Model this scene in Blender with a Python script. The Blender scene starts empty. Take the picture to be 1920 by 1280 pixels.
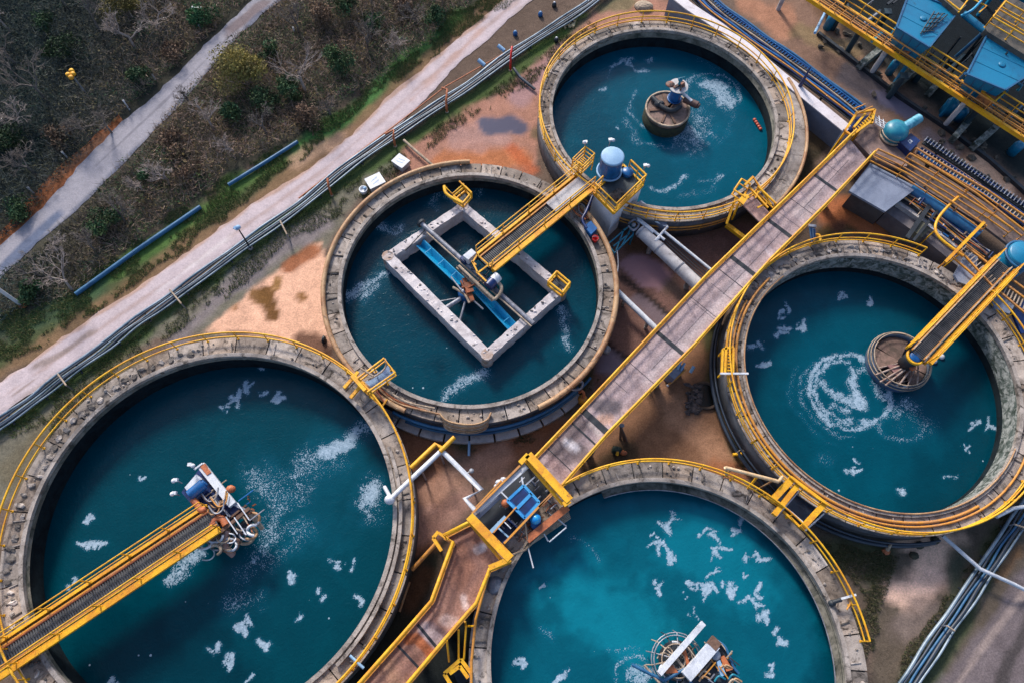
import bpy, math, random
import numpy as np
from mathutils import Vector, Matrix
random.seed(7); RNG = np.random.default_rng(11)
sc = bpy.context.scene; COL = sc.collection
PI = math.pi
# ------------------------------------------------------------------ camera
F, TILT, ROLL, H = 1300.0, math.radians(23), math.radians(3.5), 45.0
CR, SR, CT, ST = math.cos(ROLL), math.sin(ROLL), math.cos(TILT), math.sin(TILT)
def P(px, py, z=0.0):
    x, y = (px-960)/F, -(py-640)/F
    x, y = CR*x-SR*y, SR*x+CR*y
    k = (z-H)/(y*ST-CT)
    return Vector((x*k, (y*CT+ST)*k, z))
def proj(x, y, z):
    d = z-H
    yy = y*CT+d*ST; w = -(-y*ST+d*CT)
    a, b = x/w, yy/w
    u, v = CR*a+SR*b, -SR*a+CR*b
    return 960+F*u, 640-F*v
cam = bpy.data.cameras.new('camera'); cam.sensor_width = 36; cam.lens = 36*F/1920; cam.clip_end = 3000
co = bpy.data.objects.new('camera', cam); COL.objects.link(co)
co.matrix_world = Matrix.Translation((0, 0, H)) @ Matrix.Rotation(TILT, 4, 'X') @ Matrix.Rotation(ROLL, 4, 'Z')
sc.camera = co
# ------------------------------------------------------------------ light
SUN_EL, SUN_AZ = math.radians(35), math.radians(-24)   # from beyond the top of the picture, a little to the left
w = bpy.data.worlds.new('World'); sc.world = w; w.use_nodes = True
nt = w.node_tree; bg = nt.nodes['Background']; sky = nt.nodes.new('ShaderNodeTexSky')
sky.sky_type = 'NISHITA'; sky.sun_disc = False; sky.sun_elevation = SUN_EL; sky.sun_rotation = SUN_AZ
sky.air_density = 1.0; sky.dust_density = 2.5; sky.ozone_density = 1.6
nt.links.new(sky.outputs[0], bg.inputs[0]); bg.inputs[1].default_value = 0.145
sl = bpy.data.lights.new('sun', 'SUN'); sl.energy = 3.0; sl.angle = math.radians(11); sl.color = (1.0, 0.93, 0.84)
so = bpy.data.objects.new('sun', sl); COL.objects.link(so)
dirv = Vector((math.sin(SUN_AZ)*math.cos(SUN_EL), math.cos(SUN_AZ)*math.cos(SUN_EL), math.sin(SUN_EL)))
so.rotation_euler = dirv.to_track_quat('Z', 'Y').to_euler(); so.location = dirv*80
sc.view_settings.view_transform = 'Standard'; sc.view_settings.look = 'None'; sc.view_settings.gamma = 1
sc.view_settings.exposure = 0.62
# ------------------------------------------------------------------ colour, materials
KA = 0.74
def S(r, g, b, k=KA):
    f = lambda c: (c/255/12.92 if c <= 10 else ((c/255+.055)/1.055)**2.4)*k
    return (f(r), f(g), f(b), 1.0)
MATS = {}
class NB:
    def __init__(s, name):
        s.m = bpy.data.materials.new(name); s.m.use_nodes = True; s.t = s.m.node_tree
        s.b = s.t.nodes['Principled BSDF']; s.tc = s.t.nodes.new('ShaderNodeTexCoord')
    def n(s, typ, **kw):
        o = s.t.nodes.new(typ)
        for k, v in kw.items(): setattr(o, k, v)
        return o
    def l(s, a, b): s.t.links.new(a, b)
    def noise(s, scale, detail=6, rough=.6, dist=0., vec=None):
        o = s.n('ShaderNodeTexNoise'); o.inputs['Scale'].default_value = scale; o.inputs['Detail'].default_value = detail
        o.inputs['Roughness'].default_value = rough; o.inputs['Distortion'].default_value = dist
        s.l(vec or s.tc.outputs['Object'], o.inputs['Vector']); return o.outputs['Fac']
    def ramp(s, fac, a, b, ca=(0, 0, 0, 1), cb=(1, 1, 1, 1)):
        o = s.n('ShaderNodeValToRGB'); o.color_ramp.elements[0].position = a; o.color_ramp.elements[1].position = b
        o.color_ramp.elements[0].color = ca; o.color_ramp.elements[1].color = cb
        s.l(fac, o.inputs[0]); return o.outputs['Color']
    def mix(s, fac, a, b, mode='MIX'):
        o = s.n('ShaderNodeMix', data_type='RGBA', blend_type=mode)
        for v, i in ((fac, 0), (a, 6), (b, 7)):
            if hasattr(v, 'links'): s.l(v, o.inputs[i])
            else: o.inputs[i].default_value = v
        return o.outputs[2]
    def math(s, op, a, b=0.):
        o = s.n('ShaderNodeMath', operation=op)
        for v, i in ((a, 0), (b, 1)):
            if hasattr(v, 'links'): s.l(v, o.inputs[i])
            else: o.inputs[i].default_value = v
        return o.outputs[0]
    def bump(s, h, strength, dist=.05):
        o = s.n('ShaderNodeBump'); o.inputs['Strength'].default_value = strength; o.inputs['Distance'].default_value = dist
        s.l(h, o.inputs['Height']); s.l(o.outputs[0], s.b.inputs['Normal'])
def M(name, c1, c2=None, sc1=1.2, lo=.42, hi=.62, rough=.7, metal=0., bump=.3, bs=18, stain=None, ss=.7, slo=.55, shi=.68, attr=False, spec=.5):
    """surface of two colours broken by noise, an optional stain, fine grain and bump"""
    if name in MATS: return MATS[name]
    q = NB(name); c2 = c2 or tuple(v*.72 for v in c1[:3])+(1,)
    c = q.mix(q.ramp(q.noise(sc1, 8, .65, .6), lo, hi), c1, c2)
    if stain: c = q.mix(q.ramp(q.noise(ss, 9, .7, 1.2), slo, shi), c, stain)
    g = q.ramp(q.noise(bs, 4, .7), .25, .75, (.72, .72, .72, 1), (1.22, 1.22, 1.22, 1))
    c = q.mix(1., c, g, 'MULTIPLY')
    if attr:
        a = q.n('ShaderNodeAttribute', attribute_name='Col'); c = q.mix(1., c, a.outputs['Color'], 'MULTIPLY')
    q.l(c, q.b.inputs['Base Color']); q.b.inputs['Roughness'].default_value = rough; q.b.inputs['Metallic'].default_value = metal
    q.b.inputs['Specular IOR Level'].default_value = spec
    q.bump(q.noise(bs*.6, 8, .7), bump, .04); MATS[name] = q.m; return q.m
YEL = M('yellow_paint', S(250, 190, 22), S(226, 150, 30), sc1=.9, rough=.55, bump=.25, stain=S(140, 82, 42), ss=3.2, slo=.60, shi=.68)
ORG = M('weathered_yellow_paint', S(222, 150, 45), S(200, 140, 85), sc1=.8, rough=.55, bump=.2, stain=S(120, 70, 45), ss=1.3, slo=.56, shi=.7)
TAN = M('tan_pipe', S(196, 158, 118), S(160, 112, 75), sc1=.7, rough=.6, stain=S(90, 66, 52), ss=1.5)
RUST = M('rusty_steel', S(160, 85, 45), S(105, 62, 45), sc1=1.5, rough=.8)
CONC = M('weathered_concrete', S(188, 177, 170), S(130, 120, 114), sc1=.9, lo=.38, hi=.66, rough=.85, bump=.6, bs=14, stain=S(62, 54, 48), ss=1.3, slo=.52, shi=.66, attr=True)
WALL = M('tank_wall_concrete', S(140, 136, 126), S(92, 90, 80), sc1=.7, rough=.85, bump=.8, bs=9, stain=S(48, 55, 48), ss=.9, slo=.48, shi=.66)
ROCK = M('mossy_stone_wall', S(148, 152, 150), S(70, 82, 78), sc1=2.2, lo=.42, hi=.58, rough=.9, bump=1., bs=7, stain=S(38, 52, 46), ss=1.3, slo=.5, shi=.6)
OUTW = M('dark_outer_wall', S(96, 98, 106), S(58, 66, 76), sc1=.8, rough=.7, bump=.5, bs=10, stain=S(95, 85, 65), ss=.6)
LIGHTC = M('pale_concrete', S(205, 202, 204), S(170, 166, 170), sc1=1., rough=.8, stain=S(95, 88, 86), ss=.9, slo=.6, shi=.72)
TOWC = M('tower_concrete', S(246, 247, 252), S(214, 218, 232), sc1=.6, rough=.8, stain=S(110, 120, 146), ss=.5, slo=.55, shi=.75)
WHT = M('white_paint', S(228, 232, 240), S(196, 202, 214), sc1=1.4, rough=.5, bump=.1, stain=S(130, 120, 115), ss=1.7, slo=.6, shi=.75)
GREY = M('grey_steel', S(165, 168, 180), S(118, 120, 130), sc1=1.6, rough=.45, metal=.3, bump=.1)
SLATE = M('slate_grey_sheet', S(140, 150, 172), S(120, 130, 152), sc1=.7, rough=.6, bump=.15)
DARK = M('dark_steel', S(42, 50, 60), S(24, 32, 42), sc1=1.5, rough=.6, bump=.2)
GRATE = M('walkway_grating', S(96, 98, 102), S(66, 70, 76), sc1=1.2, rough=.6, metal=.2, bump=.3)
CYAN = M('cyan_paint', S(10, 165, 215), S(8, 140, 195), sc1=.7, rough=.4, bump=.1, stain=S(60, 150, 175), ss=1.5, slo=.62, shi=.7)
HOPB = M('blue_hopper_paint', S(10, 128, 172), S(14, 112, 156), sc1=.25, rough=.4, bump=.08, stain=S(24, 84, 112), ss=.7, slo=.56, shi=.75)
BLUE = M('blue_paint', S(22, 105, 175), S(16, 80, 140), sc1=1.1, rough=.35, bump=.1, stain=S(90, 140, 170), ss=2, slo=.63, shi=.72)
NAVY = M('navy_blue_paint', S(16, 50, 112), S(10, 34, 80), sc1=1.4, rough=.4, bump=.1)
TEAL = M('teal_paint', S(18, 120, 150), S(40, 145, 165), sc1=1.2, rough=.4, bump=.1, stain=S(180, 205, 215), ss=1.4, slo=.6, shi=.7)
LBLUE = M('pale_blue_paint', S(150, 190, 225), S(125, 168, 212), sc1=.8, rough=.5, bump=.05)
MBLUE = M('mid_blue_pipe_paint', S(45, 110, 155), S(30, 88, 132), sc1=.9, rough=.5, bump=.1)
PIPE = M('galvanised_pipe', S(150, 168, 184), S(92, 114, 132), sc1=.5, rough=.45, metal=.2, bump=.1)
PIPED = M('dark_pipe', S(52, 66, 84), S(36, 48, 64), sc1=.7, rough=.5, bump=.1)
RED = M('red_paint', S(225, 30, 25), rough=.45, bump=.05)
BROWN = M('brown_timber', S(130, 100, 84), S(95, 70, 58), sc1=1.6, rough=.85)
COP = M('copper_orange_paint', S(205, 118, 70), S(160, 86, 55), sc1=1.6, rough=.6)
STONE = M('pale_stone', S(196, 176, 155), S(150, 130, 112), sc1=1.3, rough=.9, bump=.6, bs=8)
BARK = M('grey_bark', S(186, 172, 166), S(146, 132, 128), sc1=2, rough=.9)
BARKD = M('dark_bark', S(128, 118, 112), S(96, 90, 90), sc1=2, rough=.9)
def leafmat(name, c1, c2):
    q = NB(name); a = q.n('ShaderNodeAttribute', attribute_name='Col')
    c = q.mix(1., q.mix(q.ramp(q.noise(1.1, 4), .4, .6), c1, c2), a.outputs['Color'], 'MULTIPLY')
    q.l(c, q.b.inputs['Base Color']); q.b.inputs['Roughness'].default_value = .8; q.b.inputs['Specular IOR Level'].default_value = .2
    return q.m
LEAFG = leafmat('dark_green_leaf', S(54, 86, 60), S(74, 92, 56))
LEAFY = leafmat('olive_yellow_leaf', S(150, 138, 74), S(124, 114, 72))
LEAFB = leafmat('brown_leaf', S(134, 108, 90), S(104, 90, 76))
PLAIN = leafmat('undergrowth_twig', (1, 1, 1, 1), (1, 1, 1, 1))
# ------------------------------------------------------------------ mesh building
class MB:
    def __init__(s): s.v = []; s.f = []; s.sm = []; s.c = []
    def add(s, vs, fs, smooth=False, col=1.0):
        o = len(s.v); s.v += [tuple(v) for v in vs]; s.f += [tuple(i+o for i in f) for f in fs]
        s.sm += [smooth]*len(fs); s.c += [col]*len(fs); return s
    def bar(s, a, b, w, h, col=1., up=None):
        a, b = Vector(a), Vector(b); d = (b-a).normalized()
        u = Vector((0, 0, 1)) if abs(d.z) < .95 else Vector((0, 1, 0))
        if up: u = Vector(up)
        x = d.cross(u).normalized(); y = x.cross(d).normalized(); x *= w/2; y *= h/2
        vs = [p+sx*x+sy*y for p in (a, b) for sx, sy in ((-1, -1), (1, -1), (1, 1), (-1, 1))]
        return s.add(vs, [(3, 2, 1, 0), (4, 5, 6, 7), (0, 1, 5, 4), (1, 2, 6, 5), (2, 3, 7, 6), (3, 0, 4, 7)], col=col)
    def tube(s, pts, r, n=8, col=1., cap=True, r2=None):
        pts = [Vector(p) for p in pts]; vs = []; m = len(pts)
        ref = None
        for i, p in enumerate(pts):
            d = (pts[min(i+1, m-1)]-pts[max(i-1, 0)]).normalized()
            if ref is None: ref = Vector((0, 0, 1)) if abs(d.z) < .9 else Vector((1, 0, 0))
            x = d.cross(ref).normalized(); y = x.cross(d).normalized(); ref = y
            rr = r if r2 is None else r+(r2-r)*i/(m-1)
            vs += [p+x*math.cos(2*PI*k/n)*rr+y*math.sin(2*PI*k/n)*rr for k in range(n)]
        fs = [(i*n+k, i*n+(k+1) % n, (i+1)*n+(k+1) % n, (i+1)*n+k) for i in range(m-1) for k in range(n)]
        fs = [f[::-1] for f in fs]
        s.add(vs, fs, True, col)
        if cap:
            s.add(vs[:n], [tuple(range(n))], False, col); s.add(vs[-n:], [tuple(range(n))[::-1]], False, col)
        return s
    def lathe(s, c, prof, n=24, a0=0, a1=2*PI, smooth=True, col=1., close=False):
        """profile of (radius, z) turned about the vertical through c"""
        c = Vector(c); full = abs(a1-a0-2*PI) < 1e-6; na = n if full else n+1; m = len(prof)
        vs = [(c.x+r*math.cos(a0+(a1-a0)*i/n), c.y+r*math.sin(a0+(a1-a0)*i/n), c.z+z) for i in range(na) for r, z in prof]
        fs = []
        for i in range(n):
            j = (i+1) % na
            for k in range(m-1+(1 if close else 0)):
                k2 = (k+1) % m
                fs.append((i*m+k, j*m+k, j*m+k2, i*m+k2))
        s.add(vs, fs, smooth, col)
        if close and not full:
            s.add([vs[k] for k in range(m)], [tuple(range(m))], False, col)
            s.add([vs[n*m+k] for k in range(m)], [tuple(range(m))[::-1]], False, col)
        return s
    def cyl(s, c, r, h, n=20, r2=None, col=1.):
        r2 = r if r2 is None else r2
        return s.lathe(c, [(0.001, 0), (r, 0), (r2, h), (0.001, h)], n, smooth=False, col=col)
    def prism(s, poly, z0, z1, col=1.):
        n = len(poly); vs = [(p[0], p[1], z0) for p in poly]+[(p[0], p[1], z1) for p in poly]
        ar = sum(poly[i][0]*poly[(i+1) % n][1]-poly[(i+1) % n][0]*poly[i][1] for i in range(n))
        fs = [tuple(range(n))[::-1], tuple(range(n, 2*n))]+[(i, (i+1) % n, (i+1) % n+n, i+n) for i in range(n)]
        if ar < 0: fs = [f[::-1] for f in fs]
        return s.add(vs, fs, col=col)
    def blob(s, c, rx, ry=None, rz=None, n=8, m=6, jit=0., col=1.):
        ry = ry or rx; rz = rz or rx; vs = []
        for j in range(m+1):
            for i in range(n):
                t, p = PI*j/m, 2*PI*i/n; k = 1+random.uniform(-jit, jit) if 0 < j < m else 1
                vs.append((c[0]+rx*k*math.sin(t)*math.cos(p), c[1]+ry*k*math.sin(t)*math.sin(p), c[2]+rz*k*math.cos(t)))
        fs = [(j*n+i, (j+1)*n+i, (j+1)*n+(i+1) % n, j*n+(i+1) % n) for j in range(m) for i in range(n)]
        return s.add(vs, fs, jit == 0, col)
    def build(s, name, mat, parent=None, label=None, origin=None):
        me = bpy.data.meshes.new(name)
        v = np.array(s.v, dtype=np.float64)
        o = bpy.data.objects.new(name, me)
        if parent is not None: off = Vector(parent['_o']); o.parent = parent
        else:
            off = Vector(origin) if origin is not None else Vector(((v[:, 0].min()+v[:, 0].max())/2, (v[:, 1].min()+v[:, 1].max())/2, v[:, 2].min()))
            o.location = off
        v -= np.array(off)
        me.from_pydata(v.tolist(), [], s.f)
        me.polygons.foreach_set('use_smooth', s.sm)
        a = me.attributes.new('Col', 'FLOAT_COLOR', 'FACE')
        cc = np.ones((len(s.f), 4)); cc[:, :3] = [c if isinstance(c, tuple) else (c, c, c) for c in s.c]
        a.data.foreach_set('color', cc.ravel()); me.update()
        me.materials.append(mat); COL.objects.link(o)
        o['_o'] = tuple(off)
        if label: o['label'] = label
        return o
def tag(o, label, cat, group=None):
    o['label'] = label; o['category'] = cat
    if group: o['group'] = group
    return o
def T(name, label, cat, loc, group=None):
    o = bpy.data.objects.new(name, None); COL.objects.link(o); o.location = loc; o['_o'] = tuple(loc); o.empty_display_size = .3
    return tag(o, label, cat, group)
def copy_tree(o, parent=None):
    c = o.copy(); COL.objects.link(c)
    if parent is not None: c.parent = parent
    for ch in [x for x in o.children]: copy_tree(ch, c)
    return c
def at(pts, z): return [P(p[0], p[1], z) for p in pts]
def smooth_path(pts, k=6):
    pts = [Vector(p) for p in pts]; out = []
    for i in range(len(pts)-1):
        p0, p1, p2, p3 = pts[max(i-1, 0)], pts[i], pts[i+1], pts[min(i+2, len(pts)-1)]
        for j in range(k):
            t = j/k
            out.append(.5*((2*p1)+(-p0+p2)*t+(2*p0-5*p1+4*p2-p3)*t*t+(-p0+3*p1-3*p2+p3)*t**3))
    out.append(pts[-1]); return out
def resample(pts, step):
    pts = [Vector(p) for p in pts]; L = [0]
    for a, b in zip(pts, pts[1:]): L.append(L[-1]+(b-a).length)
    n = max(1, round(L[-1]/step)); out = []; i = 0
    for k in range(n+1):
        s = L[-1]*k/n
        while i < len(pts)-2 and L[i+1] < s: i += 1
        out.append(pts[i].lerp(pts[i+1], min(1, (s-L[i])/max(1e-9, L[i+1]-L[i]))))
    return out
POSTM = {}
def railing(root, pts, h=1.1, mids=(.55,), r=.055, step=1.8, mat=None, closed=False, posts=True, pr=.04, kick=0., name='railing', label=None):
    mat = mat or YEL; pts = [Vector(p) for p in pts]; pp = pts+[pts[0]] if closed else pts
    b = MB(); b.tube([p+Vector((0, 0, h)) for p in pp], r)
    for m in mids: b.tube([p+Vector((0, 0, m)) for p in pp], r*.8, 6)
    if kick:
        for a, c in zip(pp, pp[1:]): b.bar(a+Vector((0, 0, kick/2+.02)), c+Vector((0, 0, kick/2+.02)), .03, kick)
    ro = b.build(name, mat, root, label)
    if posts:
        key = (round(h, 2), pr, mat.name)
        q = resample(pp, step)
        if closed: q = q[:-1]
        for p in q:
            if key not in POSTM:
                POSTM[key] = None
                me = MB().tube([(0, 0, 0), (0, 0, h)], pr, 6).bar((0, 0, .01), (0, 0, .05), pr*3.4, pr*3.4)
                o = me.build('post', mat, None, origin=(0, 0, 0)); POSTM[key] = o
            else:
                o = bpy.data.objects.new('post', POSTM[key].data); COL.objects.link(o)
            o.parent = ro; o.location = p-Vector(root['_o']); o['_o'] = tuple(p)
    return ro
# ------------------------------------------------------------------ painted sheets (ground, decks): soil colours laid on real positions
def vnoise(x, y, s, seed=0):
    x = x/s+seed*17.3; y = y/s+seed*9.7
    xi = np.floor(x); yi = np.floor(y); fx = x-xi; fy = y-yi
    def h(a, b): v = np.sin(a*127.1+b*311.7+seed*74.7)*43758.5453; return v-np.floor(v)
    u = fx*fx*(3-2*fx); v = fy*fy*(3-2*fy)
    return (h(xi, yi)*(1-u)+h(xi+1, yi)*u)*(1-v)+(h(xi, yi+1)*(1-u)+h(xi+1, yi+1)*u)*v
def fbm(x, y, s, seed=0, o=4):
    t = 0; a = .5; n = 0
    for i in range(o): t = t+a*vnoise(x, y, s/2**i, seed+i*3); n += a; a *= .55
    return t/n
def pdist(X, Y, pts, closed=False):
    D = np.full(X.shape, 1e9); n = len(pts)
    if n == 1: return np.hypot(X-pts[0][0], Y-pts[0][1])
    for i in range(n if closed else n-1):
        (ax, ay), (bx, by) = pts[i], pts[(i+1) % n]; dx, dy = bx-ax, by-ay
        t = np.clip(((X-ax)*dx+(Y-ay)*dy)/(dx*dx+dy*dy+1e-9), 0, 1)
        D = np.minimum(D, np.hypot(X-ax-t*dx, Y-ay-t*dy))
    return D
def inside(X, Y, poly):
    r = np.zeros(X.shape, bool); n = len(poly)
    for i in range(n):
        (ax, ay), (bx, by) = poly[i], poly[(i+1) % n]
        c = ((ay > Y) != (by > Y)) & (X < (bx-ax)*(Y-ay)/(by-ay+1e-12)+ax); r ^= c
    return r
def sdpoly(X, Y, poly):
    d = pdist(X, Y, poly, True); return np.where(inside(X, Y, poly), d, -d)
def sstep(a, b, x): t = np.clip((x-a)/(b-a), 0, 1); return t*t*(3-2*t)
def paint(X, Y, Z, base, dabs):
    PX, PY = proj(X, Y, Z)
    n1 = fbm(X, Y, 2.2, 1)-.5; n2 = fbm(X, Y, 5, 5)-.5; n3 = fbm(X, Y, .8, 9)-.5
    C = np.tile(np.array(S(*base)[:3]), (X.size, 1)); W = np.zeros(X.size)
    for kind, pts, wd, soft, col, st, wet in dabs:
        if kind == 'l': d = wd-pdist(PX, PY, pts)
        else: d = sdpoly(PX, PY, pts)
        d = d+(n1*2.2+n3*1.2)*soft+n2*soft*.8
        m = sstep(-soft*.6, soft*.6, d)*st
        C = C*(1-m[:, None])+np.array(S(*col)[:3])*m[:, None]
        W = W*(1-m)+wet*m
    return C, W
def sheet_mat(name, rough=.9, bump=.6, speck=.28):
    q = NB(name); a = q.n('ShaderNodeAttribute', attribute_name='Col'); wt = q.n('ShaderNodeAttribute', attribute_name='Wet')
    pos = q.tc.outputs['Object']
    g1 = q.ramp(q.noise(.9, 10, .72, .5, pos), .3, .7, (.62, .62, .62, 1), (1.4, 1.4, 1.4, 1))
    g2 = q.ramp(q.noise(9, 6, .8, 0, pos), .3, .7, (.5, .5, .5, 1), (1.5, 1.5, 1.5, 1))
    c = q.mix(speck*2.2, a.outputs['Color'], q.mix(1., a.outputs['Color'], g1, 'MULTIPLY'))
    dry = q.math('SUBTRACT', 1., wt.outputs['Fac'])
    c2 = q.mix(speck*2.6, c, q.mix(1., c, g2, 'MULTIPLY'))
    c = q.mix(dry, a.outputs['Color'], c2)
    q.l(c, q.b.inputs['Base Color'])
    q.l(q.math('ADD', q.math('MULTIPLY', dry, rough-.3), .3), q.b.inputs['Roughness'])
    q.b.inputs['Specular IOR Level'].default_value = .08
    bp = q.n('ShaderNodeBump'); bp.inputs['Distance'].default_value = .12
    q.l(q.math('MULTIPLY', dry, bump), bp.inputs['Strength'])
    q.l(q.math('ADD', q.noise(1.5, 12, .7, 0, pos), q.math('MULTIPLY', q.noise(14, 5, .8, 0, pos), .4)), bp.inputs['Height'])
    q.l(bp.outputs[0], q.b.inputs['Normal']); return q.m
def np_mesh(name, V, Fq, attrs, mat, smooth=False, origin=None):
    me = bpy.data.meshes.new(name); V = np.asarray(V, float)
    k = Fq.shape[1]
    if origin is None: origin = (0, 0, 0)
    V = V-np.array(origin)
    me.vertices.add(len(V)); me.vertices.foreach_set('co', V.ravel())
    me.loops.add(Fq.size); me.loops.foreach_set('vertex_index', Fq.ravel().astype(np.int32))
    me.polygons.add(len(Fq)); me.polygons.foreach_set('loop_start', np.arange(0, Fq.size, k, dtype=np.int32))
    try: me.polygons.foreach_set('loop_total', np.full(len(Fq), k, np.int32))
    except Exception: pass
    if smooth: me.polygons.foreach_set('use_smooth', np.ones(len(Fq), bool))
    me.update(calc_edges=True)
    for nm, (dom, arr) in attrs.items():
        if arr.ndim == 2:
            a = me.attributes.new(nm, 'FLOAT_COLOR', dom); A = np.ones((len(arr), 4)); A[:, :3] = arr; a.data.foreach_set('color', A.ravel())
        else:
            a = me.attributes.new(nm, 'FLOAT', dom); a.data.foreach_set('value', arr)
    me.materials.append(mat); o = bpy.data.objects.new(name, me); COL.objects.link(o); o.location = origin; o['_o'] = tuple(origin); return o
def gridfaces(nx, ny, mask=None):
    i, j = np.meshgrid(np.arange(nx-1), np.arange(ny-1)); a = (j*nx+i).ravel()
    F_ = np.stack([a, a+1, a+nx+1, a+nx], 1)
    return F_ if mask is None else F_[mask[a]]
SHEET = sheet_mat('ground_soil'); DECKM = sheet_mat('deck_concrete', .8, .45, .36); ROADM = sheet_mat('gravel', .95, .5, .16)
ROAD_UP = [(-300, 915), (0, 717), (107, 640), (250, 545), (350, 475), (475, 382), (575, 320), (655, 257), (720, 190), (805, 117), (885, 50), (942, 0), (1060, -110)]
ROAD_LO = [(-300, 985), (0, 780), (105, 702), (192, 640), (312, 557), (375, 507), (475, 437), (640, 317), (730, 250), (800, 185), (830, 150), (870, 110), (925, 67), (960, 30), (1000, 0), (1120, -110)]
PATH_UP = [(-200, 640), (0, 462), (75, 395), (140, 320), (225, 232), (300, 170), (375, 95), (432, 37), (475, 0), (580, -90)]
PATH_LO = [(-200, 690), (0, 522), (68, 460), (132, 406), (214, 324), (269, 266), (332, 204), (397, 125), (452, 65), (487, 30), (522, 4), (626, -88)]
TK = {'A': (-17.172, 5.19, 10.747, 12.08), 'B': (-3.088, 22.362, 8.912, 10.1), 'C': (10.768, 38.244, 8.755, 9.85), 'D': (24.588, 17.338, 9.048, 10.4), 'E': (9.893, -0.677, 10.034, 11.25)}
RZ = 2.2
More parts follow.
